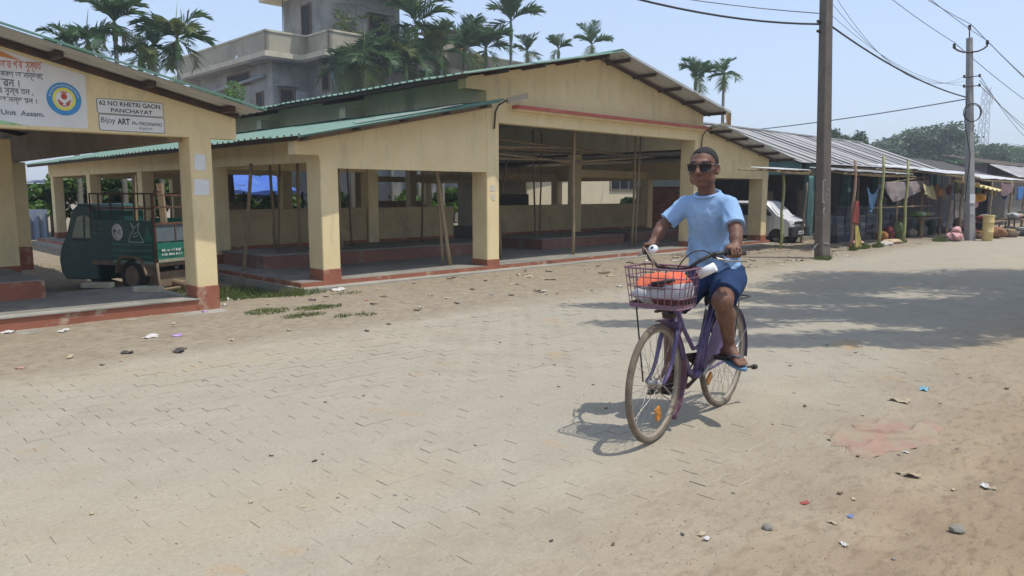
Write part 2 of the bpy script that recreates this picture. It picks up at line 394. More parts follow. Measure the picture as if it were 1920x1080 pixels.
PLATM = mat('worn_platform_cement', (.27,.125,.085), (.21,.105,.075), 2.5, .9, .25, 30, c3=(.26,.22,.17), sc3=1.8, grain=.1)
HALFW = mat('tan_plaster', (.50,.39,.22), (.42,.32,.18), 1.6, .9, .2, 30, c3=(.3,.24,.15), sc3=2.2, lo3=.5, hi3=.75, grain=.08)  # half walls in a darker tan than the yellow front walls
hall = thing('market_hall', 'open-sided cream market hall with green tin roof and red ledge over its wide opening', 'market hall', uv=(13,10.2))
VF = 10.2; VB = 26.0
def zl(u): return 4.29-.2094*(12.5-u)          # hall roof, left slope
def zr_(u): return 4.29-.2046*(u-12.5)
# floor slab and plinth
MB().prism([(5.55,-.3),(5.55,.10),(20.45,.10),(20.45,-.3)], VF-.02, VB, 'v').build('plinth', REDB, hall)
MB().box(5.5,20.5,VF-.28,VB-.01,-.3,.035).build('plinth_step', CONC, hall)
MB().box(5.58,20.42,VF+.0,VB-.03,.05,.106).build('floor_slab', FLOORM, hall)
for (u0,u1,v0,v1) in ((6.05,11.75,12.4,14.05),(13.0,16.2,12.2,14.05),(17.0,19.7,12.6,14.05)):
    p = MB().cbox(u0,u1,v0,v1,.1,.34,.012).build('platform', PLATM, hall)
    MB().box(u0-.01,u1+.01,v0-.01,v1+.01,.34,.362).build('platform_top', FLOORM, p, off=OFF[hall.name])
# columns along the front and in rows to the back
FR = (5.95, 9.38, 16.38, 19.93)
for k, u in enumerate(FR):
    top = (2.05,2.8,2.8,2.0)[k]
    column(hall, u, u+.31, VF, VF+.42, -.15, top, (.28,.22,.24,.26)[k])
for v in (14.1, 18.0, 21.9, 25.5):
    for k, u in enumerate(FR):
        column(hall, u+.02, u+.29, v, v+.30, .05, (2.05,3.0,3.0,2.0)[k], .28)
# front walls (gable of the hall, sloping fronts of the wings)
MB().prism([(8.88,3.29),(9.37,3.29),(9.37,2.74),(16.70,2.74),(16.70,zr_(16.7)-.05),(12.5,zl(12.5)-.05),(8.88,zl(8.88)-.05)], VF-.006, VF+.21, 'v').build('gable_wall', YEL, hall)
MB().prism([(5.54,2.02),(5.935,2.02),(5.935,1.99),(6.275,1.83),(9.375,1.83),(9.375,3.05),(5.54,2.25)][:7], VF+.003, VF+.2, 'v').build('wing_wall', YEL, hall)
MB().prism([(16.705,1.84),(19.915,1.84),(20.25,1.84),(20.25,2.42),(16.705,3.03)], VF+.003, VF+.2, 'v').build('wing_wall', YEL, hall)
# red ledge over the opening with a cream drip band below it
MB().box(10.02,16.72,VF-.17,VF-.007,3.015,3.075).build('ledge', mat('red_ledge_paint',(.50,.13,.09),(.42,.11,.08),4,.7,.1,40,c3=(.5,.22,.16),sc3=3), hall)
MB().box(10.04,16.70,VF-.12,VF-.007,2.975,3.0145).build('ledge_soffit', YEL, hall)
# beams and side walls running back
MB().box(5.98,6.18,VF+.43,VB,1.93,2.355).build('side_beam', YEL, hall)
MB().box(19.98,20.18,VF+.43,VB,1.85,2.4).build('side_beam', YEL, hall)
MB().box(9.40,9.58,VF+.215,VB,2.55,3.56).build('clerestory_wall', GRNW, hall)
MB().box(16.46,16.64,VF+.215,VB,2.55,3.48).build('clerestory_wall', GRNW, hall)
for v in (14.15, 18.05, 21.95): MB().box(8.9,9.41,v,v+.24,3.05,3.27).build('beam_stub', GRNW, hall)
for v in (14.15, 18.05, 21.95, 25.55):
    MB().box(6.2,9.38,v,v+.2,1.9,2.12).build('cross_beam', YEL, hall); MB().box(16.66,19.95,v,v+.2,1.9,2.12).build('cross_beam', YEL, hall)
# half-height walls at the back of the stalls
for (u0,u1,v0,v1) in ((6.25,9.38,14.15,14.3),(9.70,11.9,14.15,14.3),(12.9,16.36,14.15,14.3),(16.72,19.9,14.15,14.3),(16.9,19.9,VB-.2,VB-.05),(9.7,12.0,VB-.2,VB-.05)):
    w_ = MB().cbox(u0,u1,v0,v1,.1,1.13,.012).build('half_wall', HALFW, hall)
    MB().box(u0-.006,u1+.006,v0-.007,v0+.06,.1,.42).build('red_skirting', REDB, w_, off=OFF[hall.name])
# roofs
RM = [GREENR, UNDERR]
VR0 = VF-.65
sheets(hall, 'roof_sheet', (8.25,3.40), (12.51,4.292), VR0, VB+.4, 1.06, RM)
sheets(hall, 'roof_sheet', (16.85,3.40), (12.49,4.290), VR0, VB+.4, 1.06, RM)
sheets(hall, 'wing_roof_sheet', (5.38,2.265), (9.39,3.09), VR0+.22, VB+.4, 1.06, RM)
sheets(hall, 'wing_roof_sheet', (20.62,2.395), (16.69,3.075), VR0+.03, VB+.4, 1.06, RM)
MB().prism([(12.2,4.248),(12.5,4.325),(12.8,4.243),(12.8,4.258),(12.5,4.345),(12.2,4.263)], VR0-.02, VB+.4, 'v').build('ridge_cap', GREENR, hall)
MB().beam((5.36,VR0+.21,2.245),(9.3,VR0+.21,3.055),.012,.035).build('verge_flashing', GREENR, hall); MB().beam((12.5,VR0-.012,4.305),(16.87,VR0-.012,3.42),.012,.03).build('verge_flashing', UNDERR, hall)
def purl(u, z, v0=VR0+.05, v1=VB+.3): MB().box(u-.025,u+.025,v0,v1,z-.075,z-.004).build('purlin', STEEL, hall)
for t_ in (.02,.25,.48,.71,.93):
    purl(8.3+4.15*t_, 3.405+.865*t_-.002); purl(16.8-4.25*t_, 3.405+.865*t_-.002); purl(5.45+3.85*t_, 2.275+.795*t_-.003, VR0+.26); purl(20.55-3.75*t_, 2.40+.655*t_-.003)
for v in (VF+.12+3.9*k for k in range(1,5)):
    MB().beam((8.4,v,3.32),(12.48,v,4.17),.05,.1).build('rafter', STEEL, hall); MB().beam((16.7,v,3.32),(12.52,v,4.17),.05,.1).build('rafter', STEEL, hall)
MB().beam((17.0,VR0+.5,2.935),(20.5,VR0+.5,2.33),.04,.05).build('verge_rafter', STEEL, hall)
MB().beam((12.6,VR0+.5,4.20),(16.75,VR0+.5,3.355),.04,.05).build('verge_rafter', STEEL, hall)
MB().beam((5.5,VR0+.45,2.22),(9.3,VR0+.45,3.0),.05,.07).build('verge_rafter', WOODM, hall)
# wall lamps on bent pipes
def wall_lamp(u, z, lbl):
    t = thing('wall_lamp', lbl, 'lamp', uv=(u, VF-.02, z), group='lamps on bent pipes')
    pts = [(u,VF-.02,z),(u,VF-.05,z+.3),(u+.03,VF-.1,z+.42),(u+.12,VF-.18,z+.49),(u+.22,VF-.26,z+.53)]
    MB().tube(pts,.016,6).build('pipe', STEEL, t)
    MB().beam((u+.16,VF-.2,z+.50),(u+.46,VF-.42,z+.60),.16,.09).build('lamp_head', mat('lamp_grey_beige',(.42,.38,.28),(.36,.32,.24),5,.6), t)
    MB().beam((u+.20,VF-.23,z+.465),(u+.42,VF-.39,z+.535),.10,.02).build('diffuser', PLASTW, t)
wall_lamp(9.55, 2.62, 'street lamp head on bent pipe at the left end of the red ledge')
wall_lamp(16.62, 2.55, 'street lamp head on bent pipe at the right end of the red ledge')
# two tin patches on the front wing roof
MB().beam((6.3,VR0+.24,2.50),(8.4,VR0+.22,2.93),.09,.012).build('roof_patch', UNDERR, hall)
# ---------------------------------------------------------------- bamboo posts and rails in the hall
def pole_uv(name, pts, r, label, m=BAMB, cat='bamboo pole', group='bamboo poles in the market hall', knots=True):
    b = pts[0]; t = thing(name, label, cat, uv=(b[0],b[1],b[2]), group=group)
    P = [Vector(pts[0]).lerp(Vector(pts[1]), k/6)+Vector((random.uniform(-.012,.012),random.uniform(-.012,.012),0)) for k in range(7)] if len(pts) == 2 else [Vector(p) for p in pts]
    mb = MB().tube(P, [r*(1-.2*i/len(P)) for i in range(len(P))], 7); c = mb.build('culm', m, t)
    if knots:
        k_ = MB(); L_ = (P[-1]-P[0]).length
        for i in range(1, max(2,int(L_/.3))):
            f_ = i/max(2,int(L_/.3)); g_ = f_*(len(P)-1); a = P[int(g_)].lerp(P[min(int(g_)+1,len(P)-1)], g_-int(g_)); d = (P[-1]-P[0]).normalized()*.008
            k_.tube([a-d,a,a+d],[r*.9,r*1.15,r*.9],7,cap=False)
        k_.build('node_ring', m, c, off=OFF[t.name])['kind'] = 'stuff'
    return t
ZF = .106
for (a, b, r, l) in (
    ((5.72,12.5,-.1),(5.86,12.3,1.95),.034,'pale bamboo post in front of the left open bay beside the grass'),
    ((6.9,13.6,.36),(6.85,13.6,2.1),.032,'dark bamboo post behind the pale one in the left bay'),
    ((7.05,12.9,.36),(7.0,12.8,2.2),.033,'bamboo post at the left of the framed front opening'),
    ((7.95,12.9,.36),(7.92,12.9,2.3),.032,'bamboo post in the middle of the framed front opening'),
    ((8.95,10.75,ZF),(8.72,10.9,2.2),.04,'thicker of two leaning bamboo posts beside the framed front opening'),
    ((8.93,10.95,ZF),(8.86,11.05,2.2),.028,'thinner of two leaning bamboo posts beside the framed front opening'),
    ((10.7,11.2,ZF),(10.35,11.2,3.2),.032,'leftmost slanting bamboo post in the wide hall opening'),
    ((12.45,10.75,ZF),(12.45,10.75,3.5),.035,'straight bamboo post in the middle of the wide hall opening'),
    ((15.2,11.2,ZF),(15.28,11.2,3.2),.033,'bamboo post near the right side of the wide hall opening'),
    ((15.62,11.4,ZF),(15.75,11.4,2.9),.026,'thin bamboo post at the right end of the wide hall opening')):
    pole_uv('bamboo_post', [a,b], r, l)
for (a, b, r, l) in (
    ((9.9,11.3,2.36),(12.5,11.3,2.45),.026,'short upper bamboo rail hanging at the left under the hall roof'),
    ((9.9,11.25,2.29),(13.3,11.25,2.12),.028,'lower bamboo rail sloping down from the left pillar'),
    ((12.6,11.3,2.12),(16.3,11.3,2.38),.026,'bamboo rail rising to the right across the hall'),
    ((12.9,11.5,2.10),(15.8,11.5,2.24),.022,'second bamboo rail tied under the rising one'),
    ((9.8,13.5,2.32),(16.4,13.3,2.30),.03,'long dark bamboo rail deep in the hall'),
    ((9.8,15.5,2.40),(16.4,15.6,2.42),.03,'rearmost dark bamboo rail in the hall')):
    pole_uv('bamboo_rail', [a,b], r, l)
for (a, b, r, l) in (
    ((9.9,12.2,2.42),(16.4,12.4,2.50),.03,'upper bamboo rail spanning the hall behind the front posts'),((9.9,12.4,2.20),(15.0,12.3,2.26),.028,'grey bamboo rail under the upper spanning rail'),
    ((11.0,11.9,2.62),(16.3,12.0,2.40),.024,'thin bamboo rail sloping down to the right pillar'),((9.9,14.0,2.52),(16.4,14.0,2.55),.03,'bamboo rail above the half wall in the hall'),
    ((13.6,12.6,2.16),(16.4,12.2,2.30),.022,'short bamboo rail tied near the right pillar')):
    pole_uv('bamboo_rail', [a,b], r, l)
for i in range(4): MB().prism([(9.45+.05*(i%2),1.15+.17*i),(9.58,1.14+.17*i),(9.59,1.25+.17*i),(9.46,1.26+.17*i)][:4], VF-.004, VF-.001, 'v').build('pasted_paper', mat('old_paper_%d'%i,(.55,.53,.46),(.62,.55,.4),9,.9), hall) if i in (1,2) else None
for (a, b, r, l) in (
    ((7.6,13.2,.36),(7.62,13.2,2.3),.022,'thin dark prop between the two posts of the framed opening'),((8.5,13.4,.36),(8.42,13.4,2.4),.024,'thin prop behind the pair of leaning posts'),
    ((6.6,12.9,.36),(6.7,12.9,2.1),.022,'thin prop just inside the left open bay'),((10.4,13.5,.36),(10.5,13.5,2.9),.026,'thin dark prop at the left inside the wide hall opening'),
    ((13.6,13.0,.36),(13.5,13.0,3.0),.026,'thin dark prop on the platform right of the straight middle post'),((14.4,13.6,.36),(14.45,13.6,3.0),.024,'thin prop deep in the hall left of the right posts'),
    ((11.4,12.0,.1),(11.3,12.0,2.9),.024,'thin grey prop between the left slanting post and the middle post')):
    pole_uv('bamboo_post', [a,b], r, l, WOODM)
for i, (u, a) in enumerate(((12.2,0),(12.6,.25))):
    pole_uv('hanging_stick', [(u,13.2,1.05+.35*i),(u+.12+.1*i,13.2,2.3)], .03, ('longer','shorter')[i]+' dark stick hanging from the rails inside the hall', WOODM)
MB().box(13.5,15.0,14.6,14.66,.9,1.42).build('board', mat('dark_board',(.03,.028,.027),(.05,.045,.04),4,.7)); 
tag(bpy.data.objects['board'], 'dark board standing on the half wall deep in the hall', 'board'); bpy.data.objects['board'].rotation_euler.z = ROTUV
# ================================================================ left shed with the painted gable
shed = thing('market_shed', 'cream market shed with painted notice on its gable at the left edge', 'market shed', uv=(1.8,9.2))
SV = 9.2; SB = 19.0
def zs(u): return 3.42-.2305*abs(u-0.0)
MB().prism([(-4.2,-.2),(3.62,-.2),(3.62,.16),(-4.2,.16)], SV, 11.05, 'v').build('plinth', REDB, shed)
MB().box(-4.2,3.64,SV-.02,11.07,.148,.163).build('plinth_edge', CONC, shed)
MB().box(-4.2,3.9,SV-.30,SV+.02,-.2,.012).build('plinth_step', CONC, shed)
MB().box(-4.15,3.55,SV+.2,11.0,.12,.168).build('floor_slab', FLOORM, shed)
p = MB().cbox(-1.0,2.30,10.55,12.9,-.2,.38,.012).build('platform', REDB, shed)
MB().box(-1.0,2.28,10.57,12.88,.38,.392).build('platform_top', FLOORM, p, off=OFF[shed.name])
def scol(u0,u1,v0,v1,z1,zr=.33,z0=-.1): column(shed,u0,u1,v0,v1,z0,z1,zr)
scol(3.62,3.885,SV,SV+.36,2.13,.31); scol(-3.8,-3.5,SV,SV+.36,2.13,.31)
scol(2.10,2.44,12.5,12.85,2.2,.42,.15)
scol(3.45,3.72,17.9,18.2,2.07,.36); scol(0.2,.5,17.9,18.2,2.0,.36); scol(-1.6,-1.25,12.5,12.85,1.95,.42,.15)
MB().prism([(-4.25,2.115),(4.20,2.115),(4.20,2.385),(0,3.35),(-4.25,2.385)], SV-.004, SV+.2, 'v').build('gable_wall', YEL, shed)
MB().box(3.46,3.61,SV+.21,SB,2.07,2.53).build('side_wall', mat('shaded_wall_brown',(.34,.27,.19),(.27,.215,.15),2,.9,.2,30), shed);  MB().box(-4.1,3.5,17.95,18.15,1.92,2.14).build('cross_beam', YEL, shed)  # side wall coloured brown to hold the shade under the roof
SR = SV-.55
sheets(shed, 'roof_sheet', (4.32,2.425), (.0,3.42), SR, SB+.4, 1.0, RM)
sheets(shed, 'roof_sheet', (-4.32,2.425), (.0,3.418), SR, SB+.4, 1.0, RM)
MB().beam((4.22,SV-.04,2.395),(0,SV-.04,3.365),.06,.06).build('rafter', STEEL, shed); MB().beam((-4.28,SV-.1,2.385),(0,SV-.1,3.365),.08,.075).build('rafter', STEEL, shed)
for k, v in enumerate((13.0,17.0)): MB().beam((4.28,v,2.385),(0,v,3.365),.08,.075).build('rafter', STEEL, shed)
for u in (.25,1.35,2.22,3.12,4.02):
    z = zs(u); MB().box(u-.04,u+.04,SR+.22,SB+.2,z-.075,z-.008).build('purlin', STEEL, shed)
    MB().box(-u-.05,-u+.05,SR+.13,SB+.2,z-.095,z-.008).build('purlin', STEEL, shed)
MB().beam((4.34,SR-.012,2.445),(0,SR-.012,3.44),.012,.022).build('verge_flashing', GREENR, shed)
# ---- painted notice: white field, coloured bands, lettering, emblem, small name plates
FNT = None
def text_mesh(s, size, spacing=1.0, bold=0, extr=.0, shear=0):
    cu = bpy.data.curves.new('txt', 'FONT'); cu.body = s; cu.size = size; cu.space_character = spacing; cu.offset = bold; cu.extrude = extr; cu.resolution_u = 3; cu.shear = shear
    ob = bpy.data.objects.new('txt', cu); col.objects.link(ob); bpy.context.view_layer.update()
    me = bpy.data.meshes.new_from_object(ob.evaluated_get(bpy.context.evaluated_depsgraph_get()))
    bpy.data.objects.remove(ob); bpy.data.curves.remove(cu); return me
def fit_text(root, parent, s, u0, z0, width, height, v, m, name='lettering', bold=0, slope=0):
    """lettering laid on a facade plane; u to the right, z up"""
    me = text_mesh(s, 1, bold=bold)
    if len(me.vertices) == 0: print('EMPTY TEXT', s); return None
    co = np.empty(len(me.vertices)*3); me.vertices.foreach_get('co', co); co = co.reshape(-1,3)
    mn, mx = co.min(0), co.max(0); sx = width/(mx[0]-mn[0]); sy = height/(mx[1]-mn[1])
    off = OFF[root.name]; n = np.empty_like(co)
    n[:,0] = u0+(co[:,0]-mn[0])*sx-off[0]; n[:,2] = z0+(co[:,1]-mn[1])*sy+(co[:,0]-mn[0])*sx*slope-off[2]; n[:,1] = v-off[1]
    me.vertices.foreach_set('co', n.ravel()); me.materials.clear(); me.materials.append(m); me.update()
    return link(name, me, parent)
INK = mat('black_sign_paint', (.03,.03,.035), (.06,.06,.07), 20, .7); INKR = mat('red_sign_paint', (.55,.10,.05), (.62,.2,.12), 20, .7)
INKB = mat('slate_sign_paint', (.11,.13,.16), (.17,.19,.22), 20, .7)
notice = MB().prism([(-2.4,2.128),(2.53,2.150),(2.535,2.72),(1.2,3.02),(0,3.18),(-2.4,2.72)], SV-.008, SV-.0045, 'v').build('painted_notice', WHITEP, shed)
notice['label'] = 'white painted notice with Assamese lettering and round emblem'
MB().prism([(-2.4,2.128),(1.93,2.148),(1.85,2.165),(1.72,2.185),(1.2,2.2),(-2.4,2.2)], SV-.0105, SV-.0085, 'v').build('green_band', mat('green_sign_paint',(.2,.5,.2),(.45,.65,.42),6,.8), notice, off=OFF[shed.name])
MB().prism([(.6,2.96),(1.95,2.80),(1.80,2.87),(.6,3.14)], SV-.0105, SV-.0085, 'v').build('orange_band', mat('orange_sign_paint',(.6,.2,.06),(.6,.3,.15),6,.8), notice, off=OFF[shed.name])
TV = SV-.0112
fit_text(shed, notice, 'আত পাবা সুস্থতা', 1.76, 2.675, .375, .115, TV, INKR, bold=.012, slope=.06)
fit_text(shed, notice, 'ৰৰণ আনন্দৰে', 1.755, 2.60, .385, .085, TV, INKB, bold=.012, slope=.02)
fit_text(shed, notice, 'াৱন ।', 1.75, 2.53, .165, .08, TV, INKB, bold=.012)
fit_text(shed, notice, 'ঃ সুস্থ তন ,', 1.74, 2.44, .29, .082, TV, INKB, bold=.012)
fit_text(shed, notice, 'আনন্দ মন ।', 1.735, 2.355, .325, .075, TV, INKB, bold=.012)
fit_text(shed, notice, 'Unit  Assam.', 1.735, 2.245, .385, .052, TV, INKB, bold=.018)
# round emblem
def disc(mb, u, z, ru, rz, v, n=40, mi=0, a0=0, a1=2*math.pi, inner=0):
    P = [(u+ru*math.cos(a0+(a1-a0)*k/n), v, z+rz*math.sin(a0+(a1-a0)*k/n)) for k in range(n+1)]
    if inner:
        Q = [(u+ru*inner*math.cos(a0+(a1-a0)*k/n), v, z+rz*inner*math.sin(a0+(a1-a0)*k/n)) for k in range(n+1)]
        mb.add(P+Q, [(k,k+1,n+2+k,n+1+k) for k in range(n)], mi)
    else: mb.add(P+[(u,v,z)], [(k,k+1,n+1) for k in range(n)], mi)
    return mb
EB = [mat('emblem_blue',(.07,.30,.58),(.05,.24,.5),6,.7), mat('emblem_yellow',(.78,.72,.12),(.7,.62,.12),6,.7), WHITEP, mat('emblem_red',(.45,.08,.05),(.5,.15,.08),9,.7)]
em = MB(); eu, ez = 2.315, 2.447
disc(em, eu, ez, .165, .172, TV-.0005, mi=0); disc(em, eu, ez, .110, .120, TV-.0012, mi=1); disc(em, eu, ez, .080, .088, TV-.0019, mi=2)
emb = em.build('emblem', EB, notice, off=OFF[shed.name], fix=False)
crest = MB(); cv = TV-.0026
disc(crest, eu, ez+.028, .030, .034, cv, 16, 3)                                                    # shield
for s_ in (-1,1): crest.add([(eu+s_*.008,cv,ez-.045),(eu+s_*.058,cv,ez-.005),(eu+s_*.066,cv,ez-.02),(eu+s_*.022,cv,ez-.066)],[(0,1,2,3)],3)
disc(crest, eu, ez-.02, .062, .060, cv-.0005, 18, 3, math.pi*1.12, math.pi*1.88, .78)               # ribbon
crest.add([(eu-.034,cv,ez+.062),(eu-.026,cv,ez+.085),(eu-.012,cv,ez+.07),(eu,cv,ez+.088),(eu+.012,cv,ez+.07),(eu+.026,cv,ez+.085),(eu+.034,cv,ez+.062)],[(0,1,2,3,4,5,6)],3)
crest.build('crest', EB, emb, off=OFF[shed.name], fix=False)
ringm = MB()
for k in range(26):
    a = R(170-160*k/25); rr_ = .138
    ringm.beam((eu+(rr_-.008)*math.cos(a),TV-.0016,ez+(rr_-.008)*1.05*math.sin(a)),(eu+(rr_+.007)*math.cos(a),TV-.0016,ez+(rr_+.007)*1.05*math.sin(a)),.005 if k % 3 else .009,.001,up=(0,1,0))
ringm.build('ring_lettering', WHITEP, emb, off=OFF[shed.name])['kind'] = 'stuff'
# two name plates
def rrect(u0,u1,z0,z1,r,n=5):
    P = []
    for cu_, cz, a in ((u1-r,z0+r,-90),(u1-r,z1-r,0),(u0+r,z1-r,90),(u0+r,z0+r,180)):
        P += [(cu_+r*math.cos(R(a+90*k/n)), cz+r*math.sin(R(a+90*k/n))) for k in range(n+1)]
    return P
def name_plate(u0,u1,z0,z1,label):
    t = MB().prism(rrect(u0,u1,z0,z1,.022), SV-.010, SV-.0045, 'v').build('name_plate', INKB, shed); t['label'] = label
    MB().prism(rrect(u0+.006,u1-.006,z0+.006,z1-.006,.018), SV-.0118, SV-.0098, 'v').build('plate_face', WHITEP, t, off=OFF[shed.name]); return t
n1 = name_plate(2.63,3.335,2.325,2.488,'white plate lettered 62 NO KHETRI GAON PANCHAYAT'); n2 = name_plate(2.64,3.34,2.140,2.318,'white plate lettered Bijoy ART')
TV2 = SV-.0125
fit_text(shed, n1, '62 NO KHETRI GAON', 2.655, 2.415, .645, .052, TV2, INK, bold=.02); fit_text(shed, n1, 'PANCHAYAT', 2.77, 2.345, .44, .045, TV2, INK, bold=.02)
fit_text(shed, n2, 'Bijoy', 2.662, 2.205, .145, .082, TV2, INK, bold=.004); fit_text(shed, n2, 'ART', 2.83, 2.215, .13, .068, TV2, INK, bold=.03)
fit_text(shed, n2, 'Ph-7002906942', 2.985, 2.218, .325, .038, TV2, INK, bold=.012); fit_text(shed, n2, 'বালুৱাতল', 3.05, 2.165, .15, .03, TV2, INK)
# papers pasted on the corner column, open pipe elbow on the hall eave
for (z0,z1,u0,u1,n) in ((1.72,1.92,3.66,3.80,0),(1.42,1.62,3.64,3.83,1)):
    o = MB().prism([(u0,z0+.01),(u1-.01,z0),(u1,z1-.01),(u0+.012,z1)], SV-.006, SV-.003, 'v').build('pasted_paper', PLASTW, shed)
# ================================================================ green three-wheeler and silver van
def sweep_x(mb, secs, mi=0, smooth=True, cap=True):
    """secs: list of closed loops (same count)"""
    n = len(secs[0]); V_ = [p for s in secs for p in s]
    F_ = [(i*n+k, i*n+(k+1)%n, (i+1)*n+(k+1)%n, (i+1)*n+k) for i in range(len(secs)-1) for k in range(n)]
    mb.add(V_, F_, mi, smooth)
    if cap:
        b = len(mb.v)-len(V_); mb.f += [tuple(b+k for k in range(n))[::-1], tuple(b+(len(secs)-1)*n+k for k in range(n))]; mb.m += [mi]*2; mb.sm += [False]*2
    return mb
def wheel_part(root, x, y, z, r, wdt, rimm, name='wheel'):
    M = Matrix.Translation((x,y,z)) @ Matrix.Rotation(R(90),4,'X')
    t = MB().lathe([(r*.62,-wdt*.45),(r*.9,-wdt*.5),(r,-wdt*.3),(r,wdt*.3),(r*.9,wdt*.5),(r*.62,wdt*.45)],24,M,closed=True).build(name, BLACKM, root)
    MB().lathe([(.001,-wdt*.30),(r*.2,-wdt*.34),(r*.25,-wdt*.2),(r*.5,-wdt*.22),(r*.6,-wdt*.42),(r*.64,-wdt*.42),(r*.64,wdt*.42),(r*.6,wdt*.42),(r*.5,wdt*.22),(.001,wdt*.3)],20,M).build('rim', rimm, t)
    return t
GRN = mat('dark_green_vehicle_paint', (.012,.078,.063), (.010,.062,.052), 4, .45, 0, spec=.5, c3=(.06,.07,.055), sc3=5, lo3=.6, hi3=.8)
GRN2 = mat('brighter_green_panel_paint', (.02,.19,.13), (.016,.155,.108), 4, .4, 0, spec=.5, c3=(.13,.16,.11), sc3=5, lo3=.6, hi3=.8)
MUDM = mat('dusty_brown_steel', (.26,.19,.125), (.19,.14,.095), 8, .8, .2, 40)
RUST = mat('rusty_rail', (.17,.085,.05), (.10,.06,.04), 8, .7)
TW = thing('cargo_three_wheeler', 'dark green cargo three-wheeler with railed load bed parked beside the market shed', 'three-wheeler', (-5.92,12.2,-.11), R(157.5))
TW.scale = (1,1,1.14)
# local: +x forward, +y left (towards the camera side is y>0 after the turn), scale to the picture
def tb(): return MB()
HW = .48
# cab: side profile extruded with rounded shoulders
prof = [(.62,.14),(.62,1.12),(.70,1.21),(1.0,1.22),(1.13,1.15),(1.32,.76),(1.47,.58),(1.53,.40),(1.50,.22),(1.40,.12)]
secs = []
for y, s in ((-HW,.0),(-HW+.03,.03),(-HW+.09,.045),(HW-.09,.045),(HW-.03,.03),(HW,.0)):
    cx_, cz_ = 1.05, .62
    secs.append([(cx_+(a-cx_)*(1-.06+s*1.3), y, cz_+(b-cz_)*(1-.05+s*1.1)) for a,b in prof])
cab = sweep_x(MB(), secs, smooth=False).build('cab', GRN, TW)
for s_ in (-1,1):
    MB().add([(.70,s_*(HW+.004),.74),(.70,s_*(HW+.004),1.0),(.83,s_*(HW+.004),1.06),(.86,s_*(HW+.004),.74)],[(0,1,2,3)]).add([(.90,s_*(HW+.004),.74),(.875,s_*(HW+.004),1.06),(1.02,s_*(HW+.004),1.03),(1.17,s_*(HW+.004),.74)],[(0,1,2,3)]).build('side_window', mat('side_glass',(.30,.36,.30),(.2,.27,.2),5,.12,spec=.6), cab)
    MB().box(.66,1.16,s_*(HW)-.01,s_*(HW)+.012,.70,.715).build('waist_trim', BLACKM, cab)
MB().add([(1.185,-HW+.1,1.08),(1.185,HW-.1,1.08),(1.375,HW-.08,.735),(1.375,-HW+.08,.735)],[(0,1,2,3)]).build('windscreen', GLASSD, cab)
MB().lathe([(.001,.0),(.06,.0),(.075,-.02),(.075,-.06)],14,Matrix.Translation((1.55,0,.52))@Matrix.Rotation(R(80),4,'Y')).build('headlight', PLASTW, cab)
# load bed
bed = MB().box(-.75,.60,-.60,.60,.38,.44).build('load_floor', MUDM, TW)
for s_ in (-1,1):
    y0, y1 = (.575,.60) if s_ > 0 else (-.60,-.575)
    sp = MB().box(-.75,.60,y0,y1,.44,1.00).build('side_panel', GRN if s_ > 0 else GRN2, TW)
    ye = .601*s_; yo = .616*s_
    for z in (.505,.585,.665): MB().box(-.74,.10,min(ye,yo),max(ye,yo),z,z+.022).build('pressed_rib', GRN2, sp)
    MB().box(-.74,.10,min(ye,yo),max(ye,yo),.42,.455).build('bottom_rail', mat('pale_green_trim',(.22,.36,.26),(.18,.28,.2),8,.6), sp)
    if s_ > 0:
        d_ = MB(); M2 = Matrix.Translation((-.01,.606,.84))@Matrix.Rotation(R(-90),4,'X')
        d_.lathe([(.001,.004),(.115,.004),(.115,0)],28,M2).build('round_sticker', PLASTW, sp)
        for ch, xo in (('P',.055),('C',-.045)):
            me = text_mesh(ch, .085, bold=.004)
            for v_ in me.vertices: v_.co = (-.01+xo+.02-v_.co.x, .612, .815+v_.co.y)
            me.materials.clear(); me.materials.append(INK); link('sticker_letter', me, sp)
        MB().add([(.015,.612,.842),(-.005,.612,.842),(-.005,.612,.852),(.015,.612,.852)],[(0,1,2,3)]).build('sticker_dash', INK, sp)
        # painted butterfly-like ornament in pale line work
        orn = MB()
        for (a, b) in (((-.24,.71),(-.28,.80)),((-.28,.80),(-.36,.87)),((-.36,.87),(-.30,.97)),((-.30,.97),(-.38,.90)),((-.38,.90),(-.48,.97)),((-.48,.97),(-.44,.86)),((-.44,.86),(-.53,.76)),((-.53,.76),(-.55,.71)),((-.55,.71),(-.24,.71)),((-.33,.78),(-.44,.80)),((-.35,.82),(-.42,.84))):
            orn.beam((a[0],.604,a[1]),(b[0],.604,b[1]),.006,.016)
        orn.build('painted_ornament', mat('pale_green_line_paint',(.42,.5,.42),(.3,.42,.34),12,.7), sp)
        MB().add([(-.56,.6035,.72),(-.74,.6035,.72),(-.70,.6035,.80),(-.64,.6035,.95),(-.60,.6035,.83)],[(0,1,2,3,4)]).build('painted_patch', GRN2, sp)
        fl = MB()
        for k in range(2):
            x = .50
            while x > .28:
                hgt = random.uniform(.02,.045); fl.box(x-random.choice((.006,.014)),x,.603,.607,.86-.06*k,.86-.06*k+hgt); x -= random.uniform(.018,.03)
        fl.build('faded_lettering', mat('faded_white_paint',(.30,.35,.35),(.15,.22,.22),20,.7), sp)
